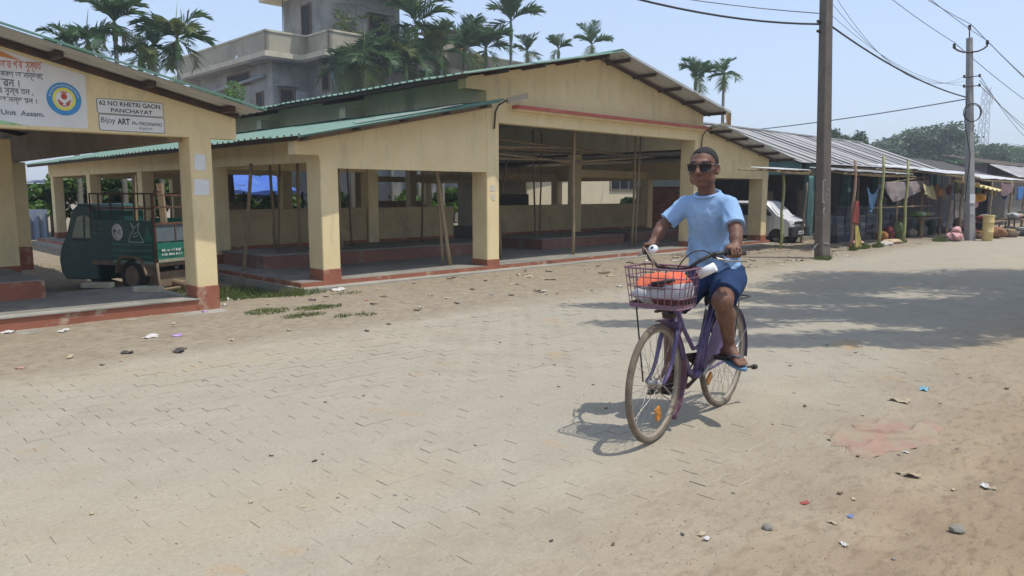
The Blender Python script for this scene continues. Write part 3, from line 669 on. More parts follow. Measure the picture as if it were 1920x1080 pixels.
# rails over the bed
rl = MB()
for z in (1.16,1.36):
    for s_ in (-1,1): rl.beam((-.76,.59*s_,z),(.58,.59*s_,z),.022,.022)
    rl.beam((.58,-.59,z),(.58,.59,z),.022,.022)
rails = rl.build('rail', RUST, TW)
for s_ in (-1,1):
    for x in (.57,.38,.12,-.14,-.38,-.6): MB().beam((x,.59*s_,1.0),(x,.59*s_,1.36),.018,.018).build('rail_post', STEEL if s_ > 0 else RUST, rails)
for s_ in (-1,1):
    MB().tube([(-.78,.60*s_,.30),(-.78,.60*s_,1.30),(-.80,.58*s_,1.38),(-.84,.50*s_,1.40)],.02,6).build('corner_post', RUST, TW)
tg = MB().box(-.79,-.765,-.57,.57,.46,.70).build('tailgate', GRN2, TW)
MB().box(-.802,-.788,-.55,.55,.60,.625).build('pressed_rib', GRN2, tg); MB().box(-.805,-.79,-.57,.57,.44,.48).build('lower_trim', mat('pale_cream_trim',(.4,.38,.28),(.3,.28,.2),8,.6), tg)
fl = MB()
for k in range(2):
    y = .50
    while y > .12:
        fl.box(-.806,-.803,y-random.choice((.012,.022)),y,.585-.055*k,.585-.055*k+random.uniform(.02,.04)); y -= random.uniform(.028,.045)
fl.build('tailgate_lettering', PLASTW, tg)
uf = MB()
for y in (-.58,-.2,.2,.58): uf.beam((-.78,y,.70),(-.78,y,.96),.02,.02)
uf.beam((-.78,-.58,.96),(-.78,.58,.96),.025,.03); uf.beam((-.78,-.58,1.18),(-.78,.58,1.18),.02,.02); uf.beam((-.78,-.58,1.34),(-.78,.58,1.34),.02,.02)
uf.build('tail_frame', RUST, TW)
MB().box(-.775,-.77,-.57,.57,.72,.95).build('tail_sheet', mat('grey_blue_sheet',(.16,.2,.22),(.12,.15,.17),4,.6), TW)
MB().tube([(-.80,.60,.44),(-.82,.60,.14),(-.86,.56,.08),(-.86,-.56,.08),(-.82,-.60,.14),(-.80,-.60,.44)],.022,7).build('rear_guard', MUDM, TW)
MB().box(-.70,-.45,-.5,.5,.10,.30).build('axle_housing', MUDM, TW); MB().box(-.2,.4,-.3,.3,.16,.36).build('engine_cover', BLACKM, TW)
MB().tube([(-.55,.2,.14),(-.95,.2,.13)],.05,10).build('silencer', MUDM, TW)
for s_ in (-1,1):
    wheel_part(TW, -.28, .56*s_, .24, .24, .13, MUDM)
    ms = [];
    for (x,z) in ((-.62,.24),(-.52,.42),(-.42,.475),(-.1,.475),(-.02,.40),(.03,.26)):
        ms.append([(x,.40*s_,z+.05),(x,.66*s_,z+.05),(x*.985,.66*s_,z+.02),(x*.985,.40*s_,z+.02)])
    sweep_x(MB(), ms, smooth=False).build('mudguard', MUDM, TW)
wheel_part(TW, 1.22, 0, .21, .21, .11, RUST)
for i, (x, y, z, sx, rz) in enumerate(((-5.68,10.16,.168,.40,2),(-4.78,9.74,.168,.36,-3))):
    b = thing('parking_block', ('left','right')[i]+' pale concrete block lying on the shed floor before the three-wheeler', 'block', (x,y,z), R(rz), group='blocks on the shed floor')
    MB().cbox(-sx/2,sx/2,-.07,.07,0,.065,.012).build('block_body', mat('pale_yellow_block',(.5,.47,.33),(.38,.35,.25),5,.9,.3,30), b); MB().box(-sx/2+.03,sx/2-.03,-.05,.05,.065,.07).build('worn_top', CONC, b)
# timber standing in the bed
for i, (x,y,lean) in enumerate(((.18,.1,.03),(-.55,.15,.10))):
    P = TW.matrix_basis @ Vector((x,y,.44)); Q = TW.matrix_basis @ Vector((x+lean*(1 if i else -1),y,1.62 if i == 0 else 1.5))
    t = MB().beam(P,Q,.05,.05 if i == 0 else .09).build('timber_post', mat('pale_timber'+str(i),(.42,.31,.18),(.34,.25,.15),8,.8,.2,40,stretch=(1,1,.15)))
    tag(t, ('thin pale timber standing upright in the three-wheeler bed','wider pale timber leaning in the three-wheeler bed')[i], 'timber', 'timbers in the load bed')
# ---------------------------------------------------------------- van: heading -v, right side towards the camera
VAN = thing('parked_van', 'silver microvan parked beside the right wing of the market hall, nose to the road', 'van', W(21.15,10.85), ROTUV-R(90))
SIL = mat('silver_car_paint', (.70,.71,.72), (.64,.65,.66), 3, .32, 0, metal=.05, spec=.5, c3=(.4,.38,.34), sc3=4, lo3=.6, hi3=.8)
vw = .53
vp = [(-1.15,.2),(-1.18,.62),(-1.12,1.10),(-1.0,1.22),(.30,1.22),(.42,1.18),(.80,.80),(1.12,.68),(1.20,.60),(1.22,.40),(1.22,.22)]
secs = []
for y, si, top in ((-vw,.0,.86),(-vw+.03,.6,.92),(-vw+.10,1,1),(vw-.10,1,1),(vw-.03,.6,.92),(vw,0,.86)):
    L_ = []
    for a, b in vp:
        L_.append((a*(.975+.025*si), y*(1 if b < .75 else (1-(b-.75)*.28)), b if b < 1.0 else 1.0+(b-1.0)*(top if si == 1 else .75+.1*si)))
    secs.append(L_)
vb = sweep_x(MB(), secs, smooth=False).build('body', SIL, VAN)
def tz(b): return 1 if b < .75 else (1-(b-.75)*.28)
for s_ in (-1,1):
    def sd(pts, nm, m, o=.006):
        MB().add([(a, s_*(vw*tz(b)+o), b) for a,b in pts],[tuple(range(len(pts)))]).build(nm, m, vb)
    sd([(.02,.80),(.02,1.12),(.30,1.12),(.36,1.10),(.62,.80)],'door_window',GLASSD); sd([(-.5,.80),(-.5,1.12),(-.04,1.12),(-.04,.80)],'side_window',GLASSD); sd([(-1.06,.80),(-1.02,1.12),(-.56,1.12),(-.56,.80)],'side_window',GLASSD)
    for x in (-.02,-.53,.66): sd([(x,.25),(x+.01,.25),(x+.01,.8),(x,.8)],'door_gap',BLACKM,.004)
    sd([(.06,.62),(.06,.65),(.16,.65),(.16,.62)],'door_handle',BLACKM,.008); sd([(-.44,.62),(-.44,.65),(-.34,.65),(-.34,.62)],'door_handle',BLACKM,.008)
    wheel_part(VAN, .78, s_*(vw-.055), .185, .185, .115, mat('steel_wheel',(.3,.3,.3),(.2,.19,.18),6,.5,metal=.3)); wheel_part(VAN, -.78, s_*(vw-.055), .185, .185, .115, STEEL)
    arch = [(.78+.245*math.cos(R(a)), s_*(vw+.002), .185+.245*math.sin(R(a))) for a in range(-10,191,12)]
    MB().add(arch, [tuple(range(len(arch)))]).build('wheel_arch', BLACKM, vb)
    MB().add([(1.205,s_*.32,.56),(1.205,s_*.50,.54),(1.10,s_*.538,.56),(1.09,s_*.538,.66),(1.175,s_*.50,.665),(1.185,s_*.33,.645)],[(0,1,2,3,4,5)]).build('headlight', mat('headlamp_glass',(.75,.77,.8),(.6,.62,.66),8,.12,spec=.6), vb)
    MB().add([(1.228,s_*.30,.555),(1.228,s_*.51,.555),(1.232,s_*.51,.57),(1.232,s_*.3,.57)],[(0,1,2,3)]).build('lamp_trim', BLACKM, vb)
MB().add([(.435,-.40,1.155),(.435,.40,1.155),(.785,.475,.815),(.785,-.475,.815)],[(0,1,2,3)]).build('windscreen', GLASSD, vb)
MB().cbox(1.12,1.27,-vw-.01,vw+.01,.20,.50,.03).build('bumper', mat('black_bumper',(.03,.03,.032),(.05,.05,.05),6,.6), VAN)
MB().box(1.20,1.235,-.30,.30,.56,.64).build('grille', BLACKM, VAN)
np_ = MB().box(1.271,1.276,-.16,.16,.27,.37).build('number_plate', PLASTW, VAN)
fl = MB()
for k in range(7): fl.box(1.277,1.279,-.12+k*.035,-.10+k*.035,.295,.34)
fl.build('plate_lettering', INK, np_)
MB().tube([(.60,-vw-.005,.80),(.62,-vw-.10,.82)],.012,6).build('mirror_arm', BLACKM, VAN); MB().cbox(.58,.64,-vw-.17,-vw-.07,.80,.90,.012).build('mirror', BLACKM, VAN)
MB().beam((.62,-.30,.83),(.50,.10,1.10),.012,.012).build('wiper', BLACKM, VAN)
# ================================================================ concrete house and other things behind the market
HC = mat('raw_cement_render', (.36,.35,.32), (.25,.243,.225), 1.1, .92, .3, 20, c3=(.17,.163,.15), sc3=.8, lo3=.52, hi3=.70, st3=(1,1,.6), grain=.08)
HP = mat('stained_parapet', (.40,.365,.28), (.33,.30,.23), 1.0, .92, .25, 20, c3=(.23,.21,.16), sc3=1.6, lo3=.52, hi3=.75, st3=(1,1,.4))
SLABM = mat('cream_slab_edge', (.58,.52,.40), (.50,.45,.34), 1.4, .9, .15, 20, c3=(.35,.32,.25), sc3=2)
DARKI = mat('dark_interior', (.03,.03,.032), (.045,.044,.042), 2, .9)
house = thing('concrete_house', 'grey unfinished concrete house with stair tower rising behind the palms', 'house', uv=(18,31))
HO = OFF[house.name]
# plan (u,v): front block corner at (17.3,29.2); left block steps back to (15.5,31)
MB().prism([(17.3,29.2),(31,29.2),(31,40),(15.5,40),(15.5,31.0),(17.3,31.0)], 0, 7.9, 'z').build('wall', HC, house)
sl_ = MB().prism([(16.5,28.3),(31.8,28.3),(31.8,40.8),(14.8,40.8),(14.8,30.2),(16.5,30.2)], 7.78, 8.0, 'z').build('roof_slab', SLABM, house)
sl2 = MB().prism([(16.55,28.35),(31.7,28.35),(31.7,40.7),(14.85,40.7),(14.85,30.25),(16.55,30.25)], 7.70, 7.78, 'z').build('slab_underside', HC, house)
pa = MB()
for (a,b) in (((15.1,30.6),(15.1,40)),((15.1,30.6),(17.0,30.6)),((17.0,28.7),(17.0,30.6)),((17.0,28.7),(31.2,28.7))):
    u0,u1 = min(a[0],b[0]),max(a[0],b[0]); v0,v1 = min(a[1],b[1]),max(a[1],b[1]); pa.box(u0-.07,u1+.07,v0-.07,v1+.07,8.0,8.85)
par = pa.build('parapet', HP, house)
cp = MB()
for (a,b) in (((15.1,30.6),(15.1,40)),((15.1,30.6),(17.0,30.6)),((17.0,28.7),(17.0,30.6)),((17.0,28.7),(31.2,28.7))):
    u0,u1 = min(a[0],b[0]),max(a[0],b[0]); v0,v1 = min(a[1],b[1]),max(a[1],b[1]); cp.box(u0-.11,u1+.11,v0-.11,v1+.11,8.85,8.93)
cp.build('coping', SLABM, par, off=HO)
tw_ = MB().prism([(17.4,29.6),(21.3,29.6),(21.3,33.4),(17.4,33.4)], 7.95, 10.9, 'z').build('stair_tower', HC, house)
MB().prism([(16.6,28.8),(22.1,28.8),(22.1,34.2),(16.6,34.2)], 10.9, 11.05, 'z').build('tower_slab', SLABM, tw_, off=HO)
MB().prism([(16.9,29.1),(21.8,29.1),(21.8,33.9),(16.9,33.9)], 11.05, 11.5, 'z').build('tower_parapet', HP, tw_, off=HO)
def window(u=None, v=None, c=0, w_=.9, z0=4, z1=5.2, root=house, openp=False, frame=WOODM):
    """window in a face: u=const (left face, spans v) or v=const (front face, spans u)"""
    if v is not None:
        fr = MB().box(c-.06,c+w_+.06,v-.05,v+.02,z0-.06,z0).box(c-.06,c+w_+.06,v-.05,v+.02,z1,z1+.06).box(c-.06,c,v-.05,v+.02,z0,z1).box(c+w_,c+w_+.06,v-.05,v+.02,z0,z1).build('window', frame, root)
        MB().box(c,c+w_,v-.012,v+.03,z0,z1).build('pane', DARKI, fr, off=OFF[root.name])
        MB().box(c-.18,c+w_+.18,v-.35,v-.001,z1+.14,z1+.2).build('sunshade', HC, fr, off=OFF[root.name])
    else:
        fr = MB().box(u-.05,u+.02,c-.06,c+w_+.06,z0-.06,z0).box(u-.05,u+.02,c-.06,c+w_+.06,z1,z1+.06).box(u-.05,u+.02,c-.06,c,z0,z1).box(u-.05,u+.02,c+w_,c+w_+.06,z0,z1).build('window', frame, root)
        MB().box(u-.012,u+.03,c,c+w_,z0,z1).build('pane', DARKI, fr, off=OFF[root.name])
    return fr
window(v=31.0,c=15.85,w_=.55,z0=5.55,z1=6.55); window(u=17.3,c=29.9,w_=.62,z0=5.0,z1=6.1); 
window(u=17.3,c=29.35,w_=.5,z0=6.55,z1=7.4)
MB().box(16.45,17.0,30.72,30.76,5.75,6.55).build('open_shutter', mat('grey_shutter',(.42,.43,.44),(.3,.31,.32),4,.7), house)
window(u=15.5,c=31.9,w_=.6,z0=5.6,z1=6.5); window(u=15.5,c=35.8,w_=.6,z0=5.4,z1=6.4); window(u=15.5,c=33.2,w_=2.2,z0=7.0,z1=7.5)
for c in (18.6,21.6,25.0,28.4): window(v=29.2,c=c,w_=1.0,z0=5.0,z1=6.4)
tw = window(u=17.4,c=30.9,w_=.75,z0=8.7,z1=10.4); tw = window(v=29.6,c=19.6,w_=.8,z0=8.6,z1=10.0)
MB().tube([(15.35,31.5,7.15),(15.3,38,6.9)],.08,8).build('drain_pipe', mat('grey_pvc',(.3,.32,.34),(.26,.28,.3),4,.5), house)
MB().tube([(17.1,29.05,7.7),(17.5,28.9,6.2),(17.7,29.12,3.2)],.045,8).build('drain_pipe', mat('pale_blue_pvc',(.32,.42,.46),(.28,.36,.4),4,.5), house)
for (u,v,z) in ((15.05,33.3,8.1),(15.05,36.2,8.02)): MB().lathe([(.001,.1),(.08,.08),(.12,0),(.1,-.1)],10,Matrix.Translation((u,v,z))).build('bulb_lamp', PLASTW, house)
for (u,v,h) in ((15.1,38.9,2.3),(16.6,32.0,2.6),(24.0,28.8,1.4)): MB().tube([(u,v,8.8),(u+.05,v,8.8+h)],.02,5).build('rebar', STEEL, house)
# lower balcony roof edge with green sheet on the front
MB().add([(17.0,27.7,7.72),(24,27.7,7.42),(24,29.2,7.62),(17.0,29.2,7.85)],[(0,1,2,3)]).add([(17.0,27.7,7.66),(24,27.7,7.36),(24,29.2,7.56),(17.0,29.2,7.79)],[(0,3,2,1)]).build('balcony_roof', GREENR, house)
# water tank stand
MB().prism([(24.1,29.9),(25.6,29.9),(25.6,31.4),(24.1,31.4)],8.0,10.1,'z').build('roof_room', HP, house)
MB().prism([(23.9,29.7),(25.8,29.7),(25.8,31.6),(23.9,31.6)],10.1,10.2,'z').build('roof_room_slab', STEEL, house)
MB().box(25.0,25.62,29.86,29.9,8.0,9.7).build('rusty_sheet', mat('rust_orange_sheet',(.42,.13,.05),(.3,.1,.05),3,.8), house)
stk_ = MB()
for k in range(5): stk_.beam((18.3,28.5,4.35+.16*k),(20.0,28.4,4.4+.16*k),.25,.03)
stk_.box(19.2,19.35,28.3,28.45,3.6,5.1).build('stacked_boards', mat('pale_grey_boards',(.42,.42,.4),(.3,.3,.28),3,.8), house)
# ---- blue tarpaulin shed behind the hall
BLUE = mat('blue_tarpaulin', (.06,.15,.55), (.10,.21,.6), 2.2, .45, 0, spec=.4, c3=(.2,.28,.55), sc3=1.2, lo3=.55, hi3=.75)
bs = thing('tarpaulin_shed', 'bright blue tarpaulin roofed shed behind the market hall', 'shed', uv=(13,28))
def tarp(a,b):
    u = 11.2+a*3.8; v = 26.9+b*2.2
    return (u, v, 1.40+.80*b+.05*math.sin(a*9+b*3)+.03*math.sin(a*23))
MB().grid(tarp,24,10).build('tarpaulin', BLUE, bs)
for k in range(4): MB().tube([(11.3+k*1.2,26.95,0),(11.3+k*1.2,26.95,1.5)],.04,6).build('post', STEEL, bs)
for z in (1.42,1.8): MB().tube([(11.1,26.9+(z-1.4)*2.75,z-.06),(15.1,26.9+(z-1.4)*2.75,z-.06)],.025,6).build('rail', STEEL, bs)
MB().tube([(11.3,29.0,0),(11.3,29.0,2.15)],.04,6).build('post', STEEL, bs); MB().tube([(14.9,29.0,0),(14.9,29.0,2.15)],.04,6).build('post', STEEL, bs)
# long lean-to with blue-white sheet roof seen behind the three-wheeler
ls = thing('sheet_roofed_shelter', 'low shelter with blue striped sheet roof behind the three-wheeler', 'shelter', uv=(8.0,30))
sheets(ls, 'roof_sheet', (4.6,1.80), (11.0,1.88), 28.9, 31.5, 1.0, [mat('pale_blue_sheet',(.20,.26,.42),(.45,.5,.6),2,.5,stretch=(4,1,1)), UNDERR], rib=.25, amp=.05)
for k in range(5): MB().tube([(5.5+k*1.3,29.0,0),(5.5+k*1.3,29.0,1.8)],.045,6).build('post', STEEL, ls)
MB().box(4.6,11,28.85,28.9,1.62,1.76).build('eave_board', STEEL, ls)
fe = thing('sheet_fence', 'blue grey corrugated sheet fence behind the three-wheeler cab', 'fence', uv=(3.6,27))
for k in range(5):
    pts = []
    mb = MB(); n = 16
    mb.grid(lambda a,b: (1.6+k*.9+a*.9, 27+.03*math.sin(a*n*math.pi*.5)+(k%2)*.015, b*.95), 33, 2, smooth=False)
    mb.build('fence_sheet', mat('fence_sheet_%d'%k,(.20,.27,.38),(.33,.38,.45),3,.6,stretch=(8,1,.3)), fe)
# ---- cream building and brick building behind the right half
cb = thing('cream_house', 'low cream house with a small dark window seen through the hall', 'house', uv=(24,20.5))
MB().box(20.4,29.5,20.0,24,0,2.45).build('wall', mat('cream_house_paint',(.66,.58,.40),(.58,.51,.35),2,.9,.1,30), cb)
w_ = MB().box(25.5,27.4,19.94,20.0,1.58,2.12).build('window', CONC, cb)
for k in range(3): MB().box(25.56+k*.61,26.1+k*.61,19.92,19.938,1.64,2.06).build('pane', GLASSD, w_, off=OFF[cb.name])
sheets(cb,'roof_sheet',(20.0,2.45),(24.9,3.1),19.7,24.4,1.0,[ZINC,UNDERR]); sheets(cb,'roof_sheet',(30.0,2.45),(24.9,3.1),19.7,24.4,1.0,[ZINC,UNDERR])
bb = thing('brick_wall', 'bare red brick wall under a grey lintel behind the rider', 'brick wall', uv=(21.4,14.6))
BR = mat('red_brick', (.26,.085,.055), (.19,.06,.045), 7, .9, .3, 40, rand=.3, c3=(.34,.15,.1), sc3=4); MOR = mat('mortar', (.28,.25,.21), (.22,.2,.17), 6, .95)
MB().box(21.32,21.5,13.75,15.4,-.02,1.66).build('wall', MOR, bb); MB().box(21.27,21.52,13.6,15.55,1.66,2.0).build('lintel', mat('pale_lintel',(.36,.4,.38),(.3,.33,.31),3,.85), bb); MB().box(21.27,21.52,15.401,15.55,-.02,1.659).build('door_post', CONC, bb)
bme = MB().cbox(0,.03,0,.22,0,.066,.005).mesh('brick', BR); o0 = OFF[bb.name]
for r_ in range(21):
    for c in range(7):
        v_ = 13.77+c*.235+(r_ % 2)*.11
        if v_+.22 > 15.40: continue
        link('brick', bme, bb, (21.305-o0[0]+random.uniform(-.004,.004), v_-o0[1], .02+r_*.078))
house.location += W(.4,0,-.62)
# ================================================================ long grey-roofed stall shed on the right, and its stalls
gs = thing('stall_shed', 'long shed with grey striped tin roof running along the road', 'shed', uv=(26,11))
TEAL = mat('teal_wall_paint', (.10,.20,.19), (.075,.16,.155), 3, .8, .1, 30, c3=(.2,.3,.27), sc3=2)
go = OFF[gs.name]; SEAM = mat('dark_lap',(.15,.145,.14),(.2,.2,.19),3,.7,c3=(.3,.3,.3),sc3=2)  # SEAM: darker tone for the strips along the sheet overlaps
def sheets_u(root, name, a, b, u0, u1, wid, mats, skew=0, **k):
    """sheets side by side along u; a=(v,z) eave, b=(v,z) ridge; u0->u1 at the eave shifted by skew at the ridge is cut square"""
    off = OFF[root.name]; n = max(1, round((u1-u0)/wid)); wd = (u1-u0)/n; dv, dz = b[0]-a[0], b[1]-a[1]; L_ = math.hypot(dv,dz)
    me = corr_mesh(name, wd+.03, L_, k.get('rib',.13), k.get('amp',.022), mats, prof=k.get('prof','sin'))
    ey = Vector((0,dv/L_,dz/L_)); ex = Vector((1,0,0)); ez = ex.cross(ey); flip = ez.z < 0
    if flip: ex = -ex; ez = -ez
    for i in range(n):
        o = link(name, me, root); M = Matrix((ex,ey,ez)).transposed().to_4x4(); uu = u0+(i+1)*wd if flip else u0+i*wd
        M.translation = Vector((uu-off[0], a[0]-off[1]+random.uniform(-.06,.03), a[1]-off[2]+(i%2)*.012+random.uniform(-.004,.004))); o.matrix_local = M
for k in range(18):
    uu = 21.3+k*13.3/18; MB().beam((uu,9.72,2.368),(uu,13.1,3.662),random.uniform(.07,.15),.012).build('lap_seam', SEAM, gs)
sheets_u(gs, 'roof_sheet', (9.75,2.33), (13.2,3.66), 21.3, 34.6, .72, [ZINC,UNDERR]); sheets_u(gs, 'roof_sheet', (16.6,2.4), (13.2,3.655), 21.3, 34.6, .95, [ZINC,UNDERR])
MB().box(21.3,34.6,13.05,13.35,3.655,3.70).build('ridge_cap', ZINC, gs)
MB().prism([(9.9,2.0),(16.4,2.0),(16.4,2.3),(13.2,3.58),(9.9,2.3)], 21.55, 21.70, 'u').build('end_wall', TEAL, gs); MB().box(21.56,21.69,12.9,13.7,0,2.0).build('corner_pier', CONC, gs); MB().prism([(9.9,0),(16.4,0),(16.4,2.3),(13.2,3.58),(9.9,2.3)], 34.3, 34.45, 'u').build('end_wall', TEAL, gs)
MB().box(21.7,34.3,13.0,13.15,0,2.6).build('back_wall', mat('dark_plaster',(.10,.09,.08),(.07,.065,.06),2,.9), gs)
MB().box(21.7,34.3,9.95,13.0,-.05,.14).build('floor_slab', CONC, gs)
for u in (22.6,25.4,28.2,31.0,33.8): MB().cbox(u,u+.24,9.98,10.22,.14,2.34,.01).build('column', TEAL, gs)
MB().box(21.7,34.3,10.0,10.18,2.34,2.42).build('eave_beam', STEEL, gs)
for u in (25.52,28.32,31.12): MB().box(u,u+.12,10.25,13.0,.14,2.2).build('partition', mat('grey_plaster_%d'%int(u),(.22,.2,.17),(.16,.15,.13),2,.9), gs)
MB().box(23.2,25.0,10.6,10.7,.14,1.55).build('counter_wall', mat('brown_plaster',(.27,.2,.14),(.2,.15,.11),2,.9), gs)
MB().box(21.75,22.2,11.0,11.05,.2,1.5).build('shelf_board', WOODM, gs)
# awnings of bamboo and tin over the front
def awning(name, label, u0, u1, va, za, vb, zb, m, posts, tops, bm=GBAMB):
    t = thing(name, label, 'awning', uv=((u0+u1)/2, va))
    sheets_u(t, 'awning_sheet', (va,za), (vb,zb), u0, u1, .8, [m,UNDERR], rib=.1, amp=.018)
    fr = MB(); o = OFF[t.name]
    for v_, z_ in ((va+.08,za-.05),((va+vb)/2,(za+zb)/2-.05)): fr.tube([(u0-.15,v_,z_),((u0+u1)/2,v_,z_-.03),(u1+.15,v_,z_)],.028,6)
    u = u0+.1
    while u < u1: fr.tube([(u,va-.12,za-.075),(u+.05,vb,zb-.06)],.02,6); u += .55
    fr.build('bamboo_frame', BAMB, t)
    for k, (pu, pv_, z1) in enumerate(posts):
        mm = tops[k]; P = [(pu+.02*math.sin(i*1.7),pv_+.015*math.cos(i*2.1),-.05+(z1+.05)*i/6) for i in range(7)]
        c = MB().tube(P,[.042-.0015*i for i in range(7)],7).build('post', mm, t)
        kn = MB()
        for i in range(1,9): z = z1*i/9; kn.tube([(pu,pv_,z-.01),(pu,pv_,z),(pu,pv_,z+.01)],[.038,.05,.038],7,cap=False)
        kn.build('node_ring', mm, c, off=o)['kind'] = 'stuff'
    return t
awning('tin_awning', 'tin and bamboo awning reaching left from behind the near concrete pole', 17.6, 20.0, 8.5, 2.02, 9.4, 2.10, ZINC2, [(18.5,8.9,1.99)], [GBAMB])
awning('tin_awning', 'tin and bamboo awning on three tall bamboo posts', 19.0, 23.7, 7.45, 1.98, 8.5, 2.10, ZINC, [(19.35,7.45,2.26),(20.95,7.35,2.42),(23.3,7.5,2.38)], [mat('faded_pink_post',(.36,.2,.15),(.28,.2,.13),4,.7), GBAMB, GBAMB])
awning('tin_awning', 'long low tin awning between the bamboo posts and the white sheets', 23.2, 27.5, 8.2, 2.2, 9.7, 2.32, ZINC, [(25.2,8.1,2.15),(27.0,8.2,2.15)], [BAMB,BAMB])
awning('tin_awning', 'bright white tin awning past the far concrete pole', 26.2, 29.2, 7.2, 2.05, 9.7, 2.42, ZINC2, [(27.2,7.1,2.0)], [BAMB])
awning('tin_awning', 'bright white tin awning at the far right edge', 29.4, 35.5, 7.0, 1.93, 9.6, 2.35, ZINC2, [(30.3,7.0,1.9),(32.6,6.9,1.9),(35.2,7.0,1.9)], [BAMB,BAMB,BAMB])
# cross rails and struts among the posts
for (a,b,r,l) in (((22.2,8.15,1.02),(27.4,8.0,1.04),.022,'waist-high bamboo rail in front of the stacked crates'),
    ((23.6,8.3,1.72),(27.5,8.2,2.0),.024,'bamboo rail carrying the grey tarpaulin'),((26.6,7.3,.05),(27.6,7.5,1.95),.03,'bamboo strut leaning against the far concrete pole'),
    ((16.9,9.3,2.02),(20.8,8.6,2.06),.022,'thin bamboo rail under the leftmost awning'), ((23.4,8.9,0),(23.4,8.9,1.9),.03,'dark thin post before the crates'),
    ((21.2,9.6,.0),(21.35,9.55,1.75),.03,'dark plank-like post beside the teal door')):
    pole_uv('bamboo_rail', [a,b], r, l, BAMB if r < .03 else WOODM, group='bamboo poles of the roadside stalls')
# cloths and tarpaulins
def cloth(name, label, P00, P10, P01, P11, m, sag=.1, fold=.03, n=22, cat='cloth', nf=5):
    P00,P10,P01,P11 = [Vector(p) for p in (P00,P10,P01,P11)]; nrm = (P10-P00).cross(P01-P00).normalized(); ph = random.uniform(0,6)
    t = thing(name, label, cat, uv=tuple(P01))
    def fn(a,b):
        p = P00.lerp(P10,a).lerp(P01.lerp(P11,a),b); p = p+nrm*fold*(math.sin(a*nf*2.2*math.pi+ph+b*1.5)+.4*math.sin(a*31+b*7+ph))*(.3+b)*.7
        p.z -= sag*4*a*(1-a)*(1-.3*b); return p
    o = MB().grid(fn,n,n).build('fabric', m, t); md = o.modifiers.new('th','SOLIDIFY'); md.thickness = .006
    return t
CL = lambda n,c,c2: mat(n,c,c2,4,.9,.1,60)
cloth('hanging_cloth','red cloth tied to the bamboo post past the near concrete pole',(19.32,7.38,1.25),(19.45,7.36,1.25),(19.1,7.36,.72),(19.42,7.34,.66),CL('red_cloth',(.25,.055,.045),(.2,.05,.04)),0,.03)
cloth('hanging_cloth','yellow cloth hanging at the foot of a bamboo post',(19.36,7.38,.66),(19.50,7.36,.62),(19.34,7.34,.08),(19.66,7.32,.10),CL('yellow_cloth',(.5,.42,.14),(.42,.35,.12)),0,.03)
cloth('hanging_cloth','blue cloth slung between two bamboo posts',(20.6,7.6,1.62),(22.9,8.1,1.78),(20.85,7.6,1.05),(22.4,8.1,1.12),CL('blue_cloth',(.07,.15,.27),(.10,.2,.33)),.28,.05)
cloth('grey_tarpaulin','brownish grey tarpaulin sagging over the crates',(23.2,8.2,1.80),(27.3,8.1,1.92),(23.6,8.0,1.15),(27.2,8.0,1.70),CL('grey_tarp',(.24,.20,.185),(.18,.15,.14)),.06,.06,cat='tarpaulin')
cloth('teal_curtain','teal curtain in the doorway behind the near concrete pole',(21.55,9.6,1.95),(21.85,9.6,1.95),(21.55,9.6,.2),(21.8,9.6,.2),TEAL,0,.03,cat='curtain')
cloth('yellow_tarpaulin','yellow tarpaulin canopy above the goods by the far concrete pole',(26.9,7.3,1.86),(28.9,7.2,1.78),(27.0,6.6,1.72),(29.2,6.4,1.52),CL('yellow_tarp',(.55,.45,.18),(.6,.52,.28)),.06,.05,cat='tarpaulin')
cloth('hanging_cloth','mauve cloth hanging under the farthest awning',(31.0,6.9,1.85),(33.0,6.9,1.85),(31.1,6.9,1.35),(32.6,6.9,1.5),CL('mauve_cloth',(.2,.13,.13),(.16,.1,.11)),.1,.05)
cloth('hanging_cloth','bright blue cloth hanging under the farthest awning',(33.0,6.8,1.7),(34.0,6.8,1.7),(33.1,6.8,1.2),(33.9,6.8,1.25),CL('bright_blue_cloth',(.05,.14,.36),(.07,.2,.4)),.02,.04)
cloth('hanging_cloth','white plastic bag hanging under the yellow canopy',(27.1,7.0,1.6),(27.5,7.0,1.6),(27.1,7.0,1.3),(27.45,7.0,1.28),PLASTW,.0,.03)
# stacked plastic crates
CRM = [mat('crate_dark',(.05,.055,.065),(.08,.085,.095),5,.6), mat('crate_blue_grey',(.085,.105,.14),(.12,.14,.17),5,.6), mat('crate_grey',(.15,.155,.16),(.11,.115,.12),5,.6)]
def crate_meshes(w_=.48,d=.34,h=.26):
    bd = MB(); t_ = .02
    bd.box(-w_/2,w_/2,-d/2,d/2,0,t_)
    for sx in (-1,1):
        for sy in (-1,1): bd.box(sx*w_/2-(.03 if sx>0 else 0),sx*w_/2+(.03 if sx<0 else 0),sy*d/2-(.03 if sy>0 else 0),sy*d/2+(.03 if sy<0 else 0),t_,h)
    rim = MB()
    for z0,z1 in ((h-.05,h),(.02,.06)):
        rim.box(-w_/2-.006,w_/2+.006,-d/2-.006,-d/2+.014,z0,z1).box(-w_/2-.006,w_/2+.006,d/2-.014,d/2+.006,z0,z1).box(-w_/2-.006,-w_/2+.014,-d/2+.014,d/2-.014,z0,z1).box(w_/2-.014,w_/2+.006,-d/2+.014,d/2-.014,z0,z1)
    sl = MB()
    for k in range(4): z = .075+k*.038; sl.box(-w_/2,w_/2,-d/2,-d/2+.008,z,z+.024).box(-w_/2,w_/2,d/2-.008,d/2,z,z+.024).box(-w_/2,-w_/2+.008,-d/2+.01,d/2-.01,z,z+.024).box(w_/2-.008,w_/2,-d/2+.01,d/2-.01,z,z+.024)
    return bd, rim, sl
bd_,rm_,sl_ = crate_meshes(); cme = [[x.mesh('crate',m) for x in (bd_,rm_,sl_)] for m in CRM]
